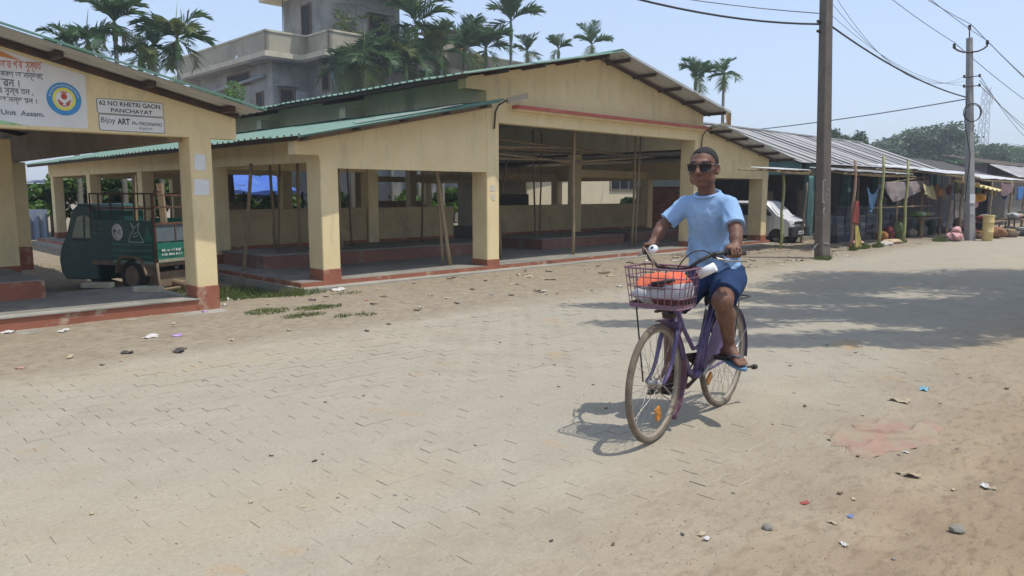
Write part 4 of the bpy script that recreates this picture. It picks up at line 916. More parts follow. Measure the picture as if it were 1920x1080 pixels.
SP = ('nearest the teal column','left of the blue cloth','behind the left half of the blue cloth','behind the right half of the blue cloth','just right of the blue cloth','behind the dark thin post','behind the third bamboo post','under the low corner of the grey tarpaulin','under the middle of the grey tarpaulin','under the right part of the grey tarpaulin','behind the vegetable table','behind the leaning bamboo strut','nearest the far concrete pole')
for ci, u in enumerate(np.arange(22.0,28.6,.53)):
    nst = (3,4,4,3,4,4,5,4,4,4,3,3,3)[ci % 13]
    for k in range(nst):
        m = (ci*3+k*2+(ci*k)%5) % 3
        word = ('black','blue-grey','grey')[m]; lvl = ('bottom','second','third','fourth','fifth')[k]
        t = thing('plastic_crate', f'{word} plastic crate, {lvl} in the stack {SP[ci]}', 'crate', uv=(u+random.uniform(-.02,.02), 8.95-.0*k+random.uniform(-.03,.03), k*.262), group='crates stacked in the roadside stall')
        t.rotation_euler.z += random.uniform(-.05,.05)
        for nm, me in zip(('shell','rim','slats'), cme[m]):
            q_ = link(nm, me, t)
            if nm == 'slats': q_['kind'] = 'stuff'
# goods: sacks, bundles, barrel, tables
def blob(name, label, c, r, m, cat, seed=0, rough=.18, n=14):
    t = thing(name, label, cat, uv=(c[0],c[1],c[2]))
    mb = MB(); V_ = []; 
    for j in range(n+1):
        th = math.pi*j/n
        for i in range(n*2):
            ph = math.pi*i/n; d = 1+rough*(math.sin(3*ph+seed)*math.sin(2*th+seed*2)+.6*math.sin(5*ph+2*seed+3*th)+.35*math.sin(9*ph-5*th+seed))*math.sin(th)
            V_.append((c[0]+r[0]*d*math.sin(th)*math.cos(ph), c[1]+r[1]*d*math.sin(th)*math.sin(ph), c[2]+r[2]*(1-math.cos(th)*(.9+.1*d))))
    F_ = [(j*2*n+i, j*2*n+(i+1)%(2*n), (j+1)*2*n+(i+1)%(2*n), (j+1)*2*n+i) for j in range(n) for i in range(2*n)]
    mb.add(V_,F_,0,True).build('sack_body', m, t); return t
pk = mat('pink_woven_sack',(.55,.26,.25),(.62,.38,.36),14,.85,.3,60,c3=(.65,.55,.53),sc3=14)
b_ = blob('pink_sack','pink woven sack slumped at the foot of the far concrete pole',(25.5,6.75,0),(.34,.2,.15),pk,'sack',2,.22)
MB().tube([(25.42,6.72,.22),(25.58,6.74,.34),(25.72,6.74,.40)],[.17,.12,.05],12).build('sack_neck', pk, b_)
blob('white_sack','white sack lying before the bamboo posts',(21.9,7.55,0),(.42,.2,.06),mat('white_sack',(.55,.5,.45),(.45,.4,.36),9,.9,.3,40),'sack',5)
blob('cream_sack','cream sack lying to the right of the bamboo posts',(22.9,7.65,0),(.40,.22,.07),mat('cream_sack',(.55,.42,.27),(.45,.34,.22),9,.9,.3,40),'sack',8)
blob('red_bundle','red and white bundle on the weeds between the bamboo posts',(20.5,7.75,.08),(.24,.16,.06),mat('red_bundle',(.5,.07,.10),(.6,.45,.42),8,.9),'bundle',3)
blob('orange_bundle','bunch of orange fruit hanging under the yellow canopy',(28.3,6.9,1.15),(.26,.2,.15),mat('orange_fruit',(.62,.33,.05),(.5,.22,.04),16,.6),'fruit',4,.3)
blob('brown_basket_heap','brown net sack beside the yellow drum',(28.1,6.3,0),(.30,.3,.19),mat('brown_net',(.30,.15,.07),(.22,.11,.05),20,.9,.4,60),'sack',6)
br = thing('yellow_drum', 'tall pale yellow drum standing right of the far concrete pole', 'drum', W(26.35,6.1), 0)
DR = mat('pale_yellow_drum',(.60,.47,.20),(.52,.40,.17),3,.6,.1,30)
MB().lathe([(.001,0),(.145,0),(.15,.02),(.15,.25),(.158,.26),(.158,.28),(.15,.29),(.15,.55),(.158,.56),(.158,.58),(.15,.59),(.15,.76),(.156,.78),(.14,.79)],24).build('drum_body', DR, br); MB().lathe([(.14,.785),(.12,.76),(.001,.76)],20).build('drum_lid', DR, br)
def stall_table(u,v,w_,d,h,label,goods):
    t = thing('stall_table', label, 'stall', uv=(u,v)); MB().box(u-w_/2,u+w_/2,v-d/2,v+d/2,h-.04,h).build('table_top', WOODM, t)
    for sx in (-1,1):
        for sy in (-1,1): MB().beam((u+sx*(w_/2-.06),v+sy*(d/2-.06),0),(u+sx*(w_/2-.06),v+sy*(d/2-.06),h-.04),.05,.05).build('leg', WOODM, t)
    for k,(lb,cc,rr) in enumerate(goods): blob('goods_heap', lb, (u-w_/2+.25+k*.42,v-.05,h), rr, cc, 'goods', k+u, .3, 8)
gm = lambda i,c,c2: mat('goods_%d'%i,c,c2,18,.8,.4,50)
stall_table(27.0,8.2,1.9,.8,.66,'wooden stall table with green vegetables left of the far pole',[('heap of dark green vegetables on the stall table by the far pole',gm(1,(.08,.16,.05),(.12,.2,.06)),(.22,.2,.1)),('heap of pale white vegetables on the stall table by the far pole',gm(2,(.45,.48,.35),(.3,.36,.2)),(.2,.2,.1)),('heap of yellow-green vegetables on the stall table by the far pole',gm(3,(.35,.36,.1),(.25,.3,.08)),(.2,.18,.09)),('heap of grey bundles on the stall table by the far pole',gm(4,(.3,.3,.3),(.2,.2,.2)),(.18,.18,.09))])
stall_table(30.0,7.0,2.2,.8,.5,'dark stall table with produce under the white awning',[('heap of red produce under the far white awning',gm(5,(.3,.06,.05),(.22,.05,.05)),(.22,.2,.1)),('heap of grey sacks under the far white awning',gm(6,(.26,.25,.25),(.18,.18,.18)),(.22,.2,.12)),('heap of straw coloured produce under the far white awning',gm(7,(.4,.3,.15),(.32,.24,.12)),(.2,.18,.1)),('heap of dark produce under the far white awning',gm(8,(.05,.07,.04),(.08,.09,.05)),(.22,.18,.1))])
stall_table(33.5,6.8,2.4,.8,.5,'farthest stall table with mixed goods at the right edge',[('heap of white goods on the farthest stall table',gm(9,(.5,.5,.48),(.4,.4,.38)),(.22,.2,.12)),('heap of pink goods on the farthest stall table',gm(10,(.5,.25,.25),(.4,.2,.2)),(.22,.2,.1)),('heap of green goods on the farthest stall table',gm(11,(.1,.2,.07),(.14,.24,.09)),(.22,.2,.1)),('heap of black goods on the farthest stall table',gm(12,(.03,.03,.03),(.05,.05,.05)),(.24,.2,.14))])
for k,(u,v,lb) in enumerate(((30.2,6.0,'black basin on the ground before the far stalls'),(31.0,6.1,'grey basin on the ground before the far stalls'),(29.2,6.15,'brown basin on the ground right of the yellow drum'))):
    t = thing('basin',lb,'basin',uv=(u,v)); MB().lathe([(.001,.02),(.22,.02),(.3,.2),(.32,.2),(.24,0),(.001,0)],18,Matrix.Translation((u,v,0))).build('bowl',(CRM[0],CRM[2],WOODM)[k],t); blob('goods_heap',('dark','pale','brown')[k]+' produce filling a basin before the far stalls',(u,v,.12),(.22,.22,.08),gm(20+k,((.05,.06,.05),(.4,.38,.33),(.3,.2,.1))[k],((.08,.09,.06),(.3,.3,.26),(.2,.14,.08))[k]),'goods',k)
hang = [(.25,.15,.05),(.24,.2,.16),(.06,.1,.18),(.26,.24,.21),(.15,.05,.04),(.25,.22,.07),(.1,.1,.1),(.34,.33,.31),(.07,.12,.07)]
for k in range(9):
    u = 27.3+k*.85; c = hang[k]
    cloth('hanging_packet', ('orange','beige','navy','cream','maroon','mustard','dark grey','white','green')[k]+' packet string hanging under the far awnings',(u,7.9,1.75),(u+.28,7.9,1.75),(u,7.9,1.15+.1*(k%3)),(u+.26,7.9,1.2),CL('packet_%d'%k,c,tuple(x*.8 for x in c)),0,.03,8,cat='packet')
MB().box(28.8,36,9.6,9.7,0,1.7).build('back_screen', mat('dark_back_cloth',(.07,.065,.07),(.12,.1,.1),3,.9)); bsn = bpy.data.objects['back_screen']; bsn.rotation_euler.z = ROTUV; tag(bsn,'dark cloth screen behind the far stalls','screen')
# farther low roofs on the right
for i,(u0,u1,va,za,vb,zb,m,l) in enumerate(((36,43,9.5,2.2,12,3.0,mat('dark_thatch_tin',(.09,.085,.08),(.06,.055,.05),2,.8),'dark roofed low shed beyond the grey roof'),(40,52,8.2,2.15,9.4,2.75,ZINC,'zinc roofed shed at the far right'),(42,62,9.5,2.8,12,3.35,mat('brown_roof',(.11,.085,.07),(.08,.06,.05),2,.8),'brown roofed shed behind the far right stalls'))):
    t = thing('far_shed', l, 'shed', uv=((u0+u1)/2,va)); sheets_u(t,'roof_sheet',(va,za),(vb,zb),u0,u1,1.2,[m,UNDERR],rib=.2,amp=.03)
    MB().box(u0+.2,u1-.2,va+.5,vb,0,za+.1).build('wall', mat('far_wall_%d'%i,(.2,.18,.15),(.14,.13,.11),2,.9), t)

# more goods under the far awnings: baskets, hanging bunches and sacks
CW_ = [('orange',(.55,.24,.05)),('dark red',(.28,.05,.05)),('pale green',(.25,.33,.12)),('cream',(.52,.45,.33)),('grey',(.27,.27,.27)),('dark green',(.06,.12,.05)),('brown',(.2,.12,.07)),('white',(.6,.6,.58)),('pink',(.5,.24,.24)),('yellow',(.58,.45,.1)),('blue',(.08,.18,.42)),('black',(.035,.035,.038))]
rq = random.Random(21)
for k,(cn,cc) in enumerate(CW_):
    mm = mat('stall_goods_%d'%k, tuple(x*.6 for x in cc), tuple(x*.4 for x in cc), 16, .8, .4, 40)
    u = 23.6+k*.95; blob('goods_sack', f'{cn} sack standing among the crates and tables of the far stalls', (u,8.3+rq.uniform(-.15,.1),0), (.2,.16,.16+.06*(k%3)), mm, 'sack', k*1.7, .22, 9)
    u = 26.7+k*.78; blob('hanging_bunch', f'{cn} bunch hanging from the rails of the far stalls', (u,7.45+rq.uniform(-.2,.3),1.15+rq.uniform(0,.3)), (.10+.05*(k%2),.09,.13+.05*(k%3)), mm, 'goods', k*2.3, .3, 8)
    u = 27.4+k*.75; v = 6.55+.35*(k%2)
    if k < 9:
        t = thing('goods_basket', f'low basket of {cn} goods set out before the far stalls', 'basket', uv=(u,v)); bk2 = MB().lathe([(.001,.01),(.16,.01),(.22,.17),(.235,.17),(.175,0),(.001,0)],14,Matrix.Translation((u,v,0))).build('woven_bowl', BAMB if k % 2 else WOODM, t)
        V2 = MB()
        for q_ in range(14):
            a = rq.uniform(0,6.28); r_ = .15*math.sqrt(rq.random()); V2.lathe([(.001,.05),(.04,.035),(.05,0),(.04,-.035),(.001,-.05)],7,Matrix.Translation((u+r_*math.cos(a),v+r_*math.sin(a),.16+rq.uniform(0,.05))))
        V2.build('contents', mm, t)['kind'] = 'stuff'
for k in range(7):
    u = 24.2+k*1.55; pole_uv('bamboo_post', [(u,8.6-.1*(k%2),0),(u+.1*math.sin(k),8.6,1.95+.1*(k%3))], .028, ('first','second','third','fourth','fifth','sixth','seventh')[k]+' thin inner post of the stalls from the blue cloth rightwards', BAMB if k % 2 else WOODM, group='bamboo poles of the roadside stalls')
cloth('hanging_cloth','pale yellow sheet tied above the vegetable table',(25.9,7.9,1.78),(27.0,7.9,1.72),(25.9,7.8,1.45),(27.1,7.8,1.25),CL('pale_yellow_cloth',(.5,.45,.25),(.42,.36,.2)),.08,.05)
cloth('hanging_cloth','pink and white sheet hanging below the yellow canopy',(28.0,7.0,1.35),(28.6,7.0,1.38),(28.0,7.0,.95),(28.6,7.0,1.0),CL('pink_white_cloth',(.6,.42,.42),(.5,.3,.3)),.05,.05)
# ================================================================ poles, wires, masts
PC = mat('pole_concrete', (.185,.155,.125), (.135,.115,.095), 3, .9, .35, 25, c3=(.23,.205,.175), sc3=1.5, st3=(1,1,.3), grain=.1)
PCW = mat('white_brush_marks', (.5,.5,.48), (.35,.34,.32), 30, .9)
def taper_pole(t, x0, y0, wb, wt, db, dt, h, ang, m, lean=(0,0)):
    c, s = math.cos(ang), math.sin(ang); V_ = []
    for z, a, b in ((-.3,wb,db),(h*.5,(wb+wt)/2,(db+dt)/2),(h,wt,dt)):
        for sx, sy in ((-.5,-.4),(-.4,-.5),(.4,-.5),(.5,-.4),(.5,.4),(.4,.5),(-.4,.5),(-.5,.4)):
            X_, Y_ = sx*a, sy*b; V_.append((c*X_-s*Y_+lean[0]*z/h, s*X_+c*Y_+lean[1]*z/h, z))
    F_ = [(i*8+k,i*8+(k+1)%8,(i+1)*8+(k+1)%8,(i+1)*8+k) for i in range(2) for k in range(8)]+[tuple(range(16,24))]
    return MB().add(V_,F_).build('shaft', m, t)
p1 = thing('utility_pole', 'thick near concrete utility pole beside the road, cut by the top of the frame', 'utility pole', (6.83,16.4,0))
p1.rotation_euler = (0,-.036,0); ANG1 = R(20); taper_pole(p1,0,0,.26,.19,.25,.18,7.6,ANG1,PC)
def onface(a,z): return (a*math.cos(ANG1)+.128*math.sin(ANG1)*(1-.03*z), a*math.sin(ANG1)-.128*math.cos(ANG1)*(1-.03*z), z)
mk = MB()
for a,b in (((-.11,1.72),(-.05,1.73)),((-.115,1.72),(-.115,1.25)),((-.115,1.25),(-.06,1.26)),((.03,1.56),(.05,1.50)),((.0,1.42),(.02,1.40)),((-.1,1.12),(-.08,.98)),((-.06,1.14),(-.1,1.05))): mk.beam(onface(*a),onface(*b),.008,.014)
mk.build('chalk_mark', PCW, p1)
MB().tube([(.14*math.cos(R(a)),.14*math.sin(R(a)),.36+.01*math.sin(R(a*3))) for a in range(0,361,30)],.008,5).tube([(-.13,-.08,.36),(-.2,-.12,.30),(-.34,-.15,.16)],.008,5).build('tied_wire', PCW, p1)
for z in (4.85,5.05): MB().tube([(-.12,0,z),(-.19,-.02,z+.02)],.03,7).build('clamp', STEEL, p1)
MB().box(-.5,.5,-.05,.05,6.7,6.78).build('crossarm', STEEL, p1)
for x in (-.45,0,.45): MB().lathe([(.001,.2),(.04,.19),(.05,.1),(.035,.06),(.05,.03),(.02,0)],10,Matrix.Translation((x,0,6.78))).build('insulator', STEEL, p1)
p2 = thing('utility_pole', 'slender far concrete utility pole with V-shaped arms and cable coil', 'utility pole', (14.1,23.0,0))
PC2 = mat('pale_pole_concrete', (.30,.30,.285), (.24,.24,.23), 3, .9, .3, 25, c3=(.36,.36,.35), sc3=2, grain=.08)
p2.rotation_euler = (0,-.062,0); LN = (-.1,0); taper_pole(p2,0,0,.25,.14,.23,.13,6.05,R(15),PC2,LN)
INS = mat('dark_insulator',(.03,.02,.018),(.05,.035,.03),6,.3)
arm = MB()
for s_ in (-1,1): arm.tube([(-.1,-.07,5.62),(-.1+s_*.22,-.07,5.64),(-.1+s_*.38,-.07,5.70),(-.1+s_*.49,-.07,5.78)],.025,6)
arm.build('crossarm', STEEL, p2)
for (x,z) in ((-.59,5.76),(.39,5.80),(-.1,6.28)):
    MB().lathe([(.001,.17),(.035,.165),(.045,.12),(.03,.10),(.05,.07),(.03,.03),(.012,0)],10,Matrix.Translation((x,-.07 if z < 6 else 0,z-.02))).build('insulator', INS, p2)
MB().tube([(-.1,0,6.0),(-.1,0,6.3)],.018,6).build('top_pin', STEEL, p2)
for z in (4.62,4.90):
    MB().tube([(-.30,-.1,z),(.16,-.1,z+.02)],.016,6).build('bracket', STEEL, p2)
    for x in (-.30,.16): MB().lathe([(.001,.1),(.03,.09),(.035,.02),(.015,0)],8,Matrix.Translation((x,-.1,z-.02))).build('insulator', INS, p2)
MB().tube([(-.05+.27*math.cos(R(a)),-.12,3.86+.27*math.sin(R(a))) for a in range(0,361,20)],.014,6).tube([(-.05+.24*math.cos(R(a)),-.13,3.84+.25*math.sin(R(a))) for a in range(0,361,20)],.012,6).build('cable_coil', BLACKM, p2)
MB().tube([(-.2,-.13,4.5),(-.3,-.15,3.6),(-.12,-.16,2.6),(-.22,-.2,1.9),(-.3,-.22,1.2)],.014,6).build('down_cable', BLACKM, p2)
MB().box(-.09,.07,-.128,-.118,1.15,1.42).build('pasted_notice', PLASTW, p2); MB().box(-.075,.05,-.128,-.118,.80,1.05).build('pasted_notice', mat('grey_paper',(.45,.45,.45),(.4,.4,.4),5,.8), p2)
WIRE = mat('black_cable',(.03,.03,.033),(.05,.05,.055),6,.6); WIREG = mat('grey_wire',(.16,.17,.19),(.12,.13,.15),6,.6)
def wire(a, b, sag, r, label, m=WIRE, n=18):
    a, b = Vector(a), Vector(b); t = thing('overhead_wire', label, 'wire', tuple(a), group='overhead wires')
    MB().tube([a.lerp(b,k/n)-Vector((0,0,sag*4*(k/n)*(1-k/n)))-a for k in range(n+1)], r, 5).build('strand', m, t)
B1_, B2_ = Vector((6.83,16.4,0)), Vector((14.1,23.0,0))
def on1(x,y,z): return B1_+Vector((x-.036*z,y,z))
def on2(x,y,z): return B2_+Vector((x-.062*z,y,z))
wire((-2.2,12.0,5.9),on1(-.15,0,5.0),.45,.022,'thick black cable running left from the near pole across the sky')
wire(on1(.13,0,4.95),on2(-.25,-.1,4.3),.18,.020,'black cable from the near pole down to the far pole')
wire((-4,19,8.2),on1(-.15,0,5.22),.4,.010,'thin grey wire arriving at the near pole above the thick cable',WIREG)
wire(on2(-.2,-.1,4.25),(2.0,34.0,3.8),.35,.018,'cable from the far pole sagging left above the grey roof',WIREG)
for x, (dx,z) in zip((-.45,0,.45), ((-.59,5.9),(-.1,6.42),(.39,5.95))):
    wire(on1(x,0,6.95),on2(dx,-.05,z),.12,.009,('left','middle','right')[(x>-.1)+(x>.1)]+' power wire between the tops of the two poles',WIREG)
    wire(on2(dx,-.05,z),(44+dx,57,5.9+(z-5.9)),.5,.012,('left','middle','right')[(x>-.1)+(x>.1)]+' power wire leaving the far pole to the right',WIREG)
for k in range(3): wire(on2(.16,-.1,4.65+.14*k),(40,52+2*k,4.0+.3*k),.7,.010,('lowest','middle','upper')[k]+' service wire falling to the right from the far pole',WIREG)
for k in range(3): wire(on1(.1,0,5.2+.25*k),on2(-.3,-.1,4.64+.13*k),.35+.25*k,.005,('lowest','middle','highest')[k]+' slack thin wire between the two poles',WIREG)
# lattice mast and thin mast far behind
mast = thing('cell_tower', 'pale lattice cell tower far behind the right pole', 'tower', (93,150,0))
TWM = mat('galvanised_tower',(.40,.44,.5),(.35,.39,.45),2,.6)
lg = []
hT = 22
def tp(i,z): f = .95-.45*z/hT; return (f*(1 if i in (0,1) else -1), f*(1 if i in (1,2) else -1), z)
for i in range(4): MB().tube([tp(i,0),tp(i,hT)],.07,4).build('leg', TWM, mast)
for k in range(12):
    b = MB(); z0, z1 = hT*k/12, hT*(k+1)/12
    for i in range(4): b.tube([tp(i,z0),tp((i+1)%4,z1)],.035,4).tube([tp((i+1)%4,z0),tp(i,z1)],.035,4)
    b.build('bracing', TWM, mast)
for k in range(4): MB().cbox(-.9+k*.5,-.7+k*.5,-.9,-.75,16+k*.9,17.6+k*.9,.03).build('antenna_panel', PLASTW, mast)
m2 = thing('thin_mast', 'thin dark mast with small box right of the cell tower', 'mast', (78,114,0)); MB().tube([(0,0,0),(0,0,15.2)],[.14,.07],6).build('pole', STEEL, m2); MB().cbox(-.4,.4,-.3,.3,7.3,8.6,.05).build('equipment_box', STEEL, m2)
# ================================================================ vegetation
def leaf_mat(name, c, c2, tr=.35, sc=.9, c3=None, gloss=.5):
    m = mat(name, c, c2, sc, gloss, 0, spec=.35, c3=c3, sc3=3.1, lo3=.55, hi3=.7); t = m.node_tree; b = t.nodes['Principled BSDF']; out = t.nodes['Material Output']
    tl = t.nodes.new('ShaderNodeBsdfTranslucent'); mx = t.nodes.new('ShaderNodeMixShader'); mx.inputs[0].default_value = tr
    src = b.inputs['Base Color'].links[0].from_socket; hs = t.nodes.new('ShaderNodeHueSaturation'); hs.inputs['Hue'].default_value = .48; hs.inputs['Value'].default_value = 1.35
    t.links.new(src, hs.inputs['Color']); t.links.new(hs.outputs[0], tl.inputs['Color'])
    t.links.new(b.outputs[0], mx.inputs[1]); t.links.new(tl.outputs[0], mx.inputs[2]); t.links.new(mx.outputs[0], out.inputs[0]); return m
PALM = leaf_mat('palm_leaf', (.05,.11,.04), (.08,.15,.055), .34, 1.6, (.12,.165,.06)); PALMY = leaf_mat('yellowing_palm_leaf', (.14,.19,.055), (.17,.18,.06), .35, 1.5)
LEAF = leaf_mat('dark_leaf', (.035,.085,.02), (.06,.12,.03), .3, .5); LEAFB = leaf_mat('bright_leaf', (.085,.18,.03), (.13,.24,.05), .4, 1.3); LEAFD = leaf_mat('deep_leaf', (.025,.06,.02), (.045,.09,.028), .25, .22)
LEAFF = leaf_mat('hazed_leaf', (.075,.115,.07), (.10,.14,.085), .2, .12)  # leaf green paled and greyed to stand in for distance haze
GRASSM = leaf_mat('grass_blade', (.10,.16,.045), (.15,.19,.06), .4, 3, (.24,.22,.1))
BARK = mat('bark', (.17,.13,.09), (.11,.085,.06), 6, .9, .4, 30, stretch=(1,1,.3)); PTR = mat('palm_trunk', (.27,.26,.22), (.2,.19,.16), 3, .9, .2, 30, stretch=(1,1,6)); CSH = mat('palm_crownshaft', (.13,.21,.07), (.17,.24,.09), 3, .5)
def palm(x, y, zc, r, label, seed, lean=(0,0), nf=9, droop=1.0, yellow=.07, hang=2):
    rs = random.Random(seed); t = thing('areca_palm', label, 'palm tree', (x,y,0), group='palms behind the market')
    base = Vector((lean[0],lean[1],zc)); P = [Vector((lean[0]*(k/6)**2,lean[1]*(k/6)**2,(zc-.55*r)*k/6)) for k in range(7)]
    MB().tube(P,[.10-.005*k for k in range(7)],8).build('trunk', PTR, t)
    MB().tube([P[-1],P[-1].lerp(base,.5)+Vector((.01,0,0)),base],[.085,.10,.05],8).build('crownshaft', CSH, t)
    cr = MB()
    for f in range(nf+hang):
        if f < nf: az = 2*math.pi*f/nf+rs.uniform(-.35,.35); el = R(rs.choice((80,70,58,48,36,22,6))+rs.uniform(-8,8)); L_ = r*rs.uniform(.85,1.2); dr = droop*rs.uniform(.7,1.25)
        else: az = rs.uniform(0,6.28); el = R(-35); L_ = r*.9; dr = .9
        mi = 1 if (rs.random() < yellow or f >= nf) else 0
        d = Vector((math.cos(az),math.sin(az),0)); n = 15; pts = []; p = base.copy(); e = el
        for k in range(n+1):
            pts.append(p.copy()); p = p+(d*math.cos(e)+Vector((0,0,math.sin(e))))*L_/n; e -= dr*R(5.6)*(.4+1.2*k/n)
        cr.tube(pts[:-1],[.022*(1-.8*k/n) for k in range(n)],4,mi,cap=False)
        for k in range(2,n):
            tg_ = (pts[k+1]-pts[k-1]).normalized(); side = tg_.cross(Vector((0,0,1)));
            if side.length < .05: side = Vector((-d.y,d.x,0))
            side.normalize(); up = side.cross(tg_)
            ll = r*.56*math.sin(math.pi*min(1,(.16+.80*k/n)))**.7*rs.uniform(.8,1.15); wd = .040*r
            for s_ in (-1,1):
                for q_ in (0,.5):
                    o = pts[k].lerp(pts[k+1],q_); dirn = (side*s_*.72+tg_*.85+up*rs.uniform(.0,.45)).normalized()
                    tip = o+dirn*ll*rs.uniform(.85,1.1); tip.z -= ll*rs.uniform(.05,.34)*droop; mid = o.lerp(tip,.5)+Vector((0,0,ll*.10))
                    wv = tg_*wd; cr.add([o-wv*.4,o+wv*.4,mid+wv*.55,tip,mid-wv*.55],[(0,1,2,3,4)],mi)
    cr.build('crown', [PALM,PALMY], t, fix=False)
    MB().tube([base-Vector((0,0,.05)),base+Vector((0,0,r*.5)),base+Vector((.05,.05,r*.95))],[.035,.018,.004],5).build('spear_leaf', CSH, t)
    return t
PL_ = [(185,85,25.2,1.15,'ragged drooping palm leftmost above the left shed roof',1.3),(235,52,25.9,1.25,'tall dark palm second from the left above the shed roof',.8),(278,112,26.2,1.0,'short palm between the two tall left palms',.9),(348,82,27.1,1.45,'broad bushy palm at the left corner of the concrete house',1.0),
  (690,118,32.7,1.5,'broad palm before the front of the concrete house',1.0),(785,58,34.6,1.75,'tall dense palm right of the stair tower',1.0),(872,92,36.4,1.6,'palm in front of the roof room on the concrete house',.7),(958,52,38.7,1.7,'tall palm with feathery crown right of the concrete house',.9),
  (988,104,40,1.1,'small palm top showing over the hall roof right of the feathery palm',.7),(1045,100,41.3,1.0,'small palm top in the middle over the hall roof',.6),(1106,92,43,1.4,'rightmost small palm top over the hall roof',.8),
  (1298,150,36,1.25,'left one of the two palms beside the hall gable',1.1),(150,98,24.9,1.0,'small ragged palm at the far left behind the drooping one',1.3),(305,100,26.6,1.05,'palm half hidden between the left palms and the house',1.0),(735,112,33.6,1.45,'low palm between the two big palms before the house',1.1),(912,100,37.4,1.4,'low palm beside the roof room',1.0),
  (660,135,32.4,1.3,'low bushy palm at the left end of the row before the house',1.2),(830,105,35.4,1.45,'dense palm between the tall palm and the roof room',1.0),(765,125,34.0,1.4,'short palm under the tall palm before the house',1.2),
  (1350,146,36,1.2,'right one of the two palms beside the hall gable, with orange sheath',1.1)]
for k,(px,py,Y_,r_,lb,dr) in enumerate(PL_):
    palm((px-960)/1411*Y_, Y_, 1.45+(362-py)/1411*Y_, r_*(.92 if px < 400 else (1.04 if px < 970 else .84)), lb, 50+k, nf=9 if r_ > 1.2 else 7, droop=dr, hang=3 if k in (0,1,3,4,5,12,13,15) else 1)
sh_ = thing('orange_sheath','orange dry leaf sheath hanging on the right palm','palm sheath',((1358-960)/1411*36,35.85,4.2)); MB().grid(lambda a,b:(.32*(a-.5)*(1-.7*b)+.1*b,.12*math.sin(a*3.1),1.0*(1-b)),6,8).build('sheath', mat('dry_sheath',(.42,.24,.09),(.33,.2,.08),5,.8), sh_)
def leaf_cloud(pts, size, mats, seed=0, asp=.5, flat=.5):
    rs = np.random.default_rng(seed); n = len(pts); nrm = rs.normal(size=(n,3)); nrm[:,2] = np.abs(nrm[:,2])+flat; nrm /= np.linalg.norm(nrm,axis=1)[:,None]
    a = np.cross(nrm, rs.normal(size=(n,3))); a /= np.linalg.norm(a,axis=1)[:,None]; b = np.cross(nrm,a); s = size*rs.uniform(.6,1.3,(n,1)); dz = np.array([0,0,1])*s*.25
    V_ = np.stack([pts-a*s, pts+b*s*asp-a*s*.1, pts+a*s-dz, pts-b*s*asp-a*s*.1],1).reshape(-1,3)
    me = np_mesh('leaves', V_, np.arange(4*n).reshape(n,4), mats, smooth=False); 
    if isinstance(mats,(list,tuple)): me.polygons.foreach_set('material_index', rs.choice(len(mats), n, p=[.75,.25] if len(mats)==2 else None).astype(np.int32))
    return me
def clumps(cs, n, seed=0, shell=.55):
    """cs: list of (center, radii); leaf positions filling lumpy ellipsoids, denser near the shell"""
    rs = np.random.default_rng(seed); out = []; vol = [r[0]*r[1]*r[2] for _,r in cs]; tot = sum(v**.67 for v in vol)
    for (c,r),v in zip(cs,vol):
        k = max(8,int(n*v**.67/tot)); d = rs.normal(size=(k,3)); d /= np.linalg.norm(d,axis=1)[:,None]; rad = shell+(1-shell)*rs.random((k,1))**.6
        out.append(np.array(c)+d*rad*np.array(r)*(1+.15*rs.normal(size=(k,1))*.6))
    return np.concatenate(out)
def tree(name, label, loc, h, rx, rz, mats, n, size, seed, trunk=True, group=None, nc=16, cat='tree', base=.35):
    rs = random.Random(seed); t = thing(name, label, cat, loc, group=group); cs = []; tr = MB()
    if trunk: tr.tube([(0,0,-.1),(.05*h*rs.uniform(-1,1)*.3,0,h*.3),(0,0,h*.6)],[.035*h,.026*h,.014*h],8)
    for k in range(nc):
        a = rs.uniform(0,6.28); rr = math.sqrt(rs.random())*.72; z = h-rz*rs.uniform(.25,1.6)
        f = math.sqrt(max(.1,1-((z-(h-rz))/rz)**2)); c = (rx*rr*math.cos(a)*f*1.2, rx*rr*math.sin(a)*f*1.2, z); q_ = rs.uniform(.26,.44)
        cs.append((c,(rx*q_,rx*q_,rz*q_*.85)))
        if trunk and k % 2 == 0: tr.tube([(0,0,h*.42),(c[0]*.5,c[1]*.5,(h*.42+c[2])/2),c],[.014*h,.009*h,.003*h],5)
    if trunk: tr.build('trunk', BARK, t)
    link('crown', leaf_cloud(clumps(cs,n,seed), size, mats, seed), t); return t
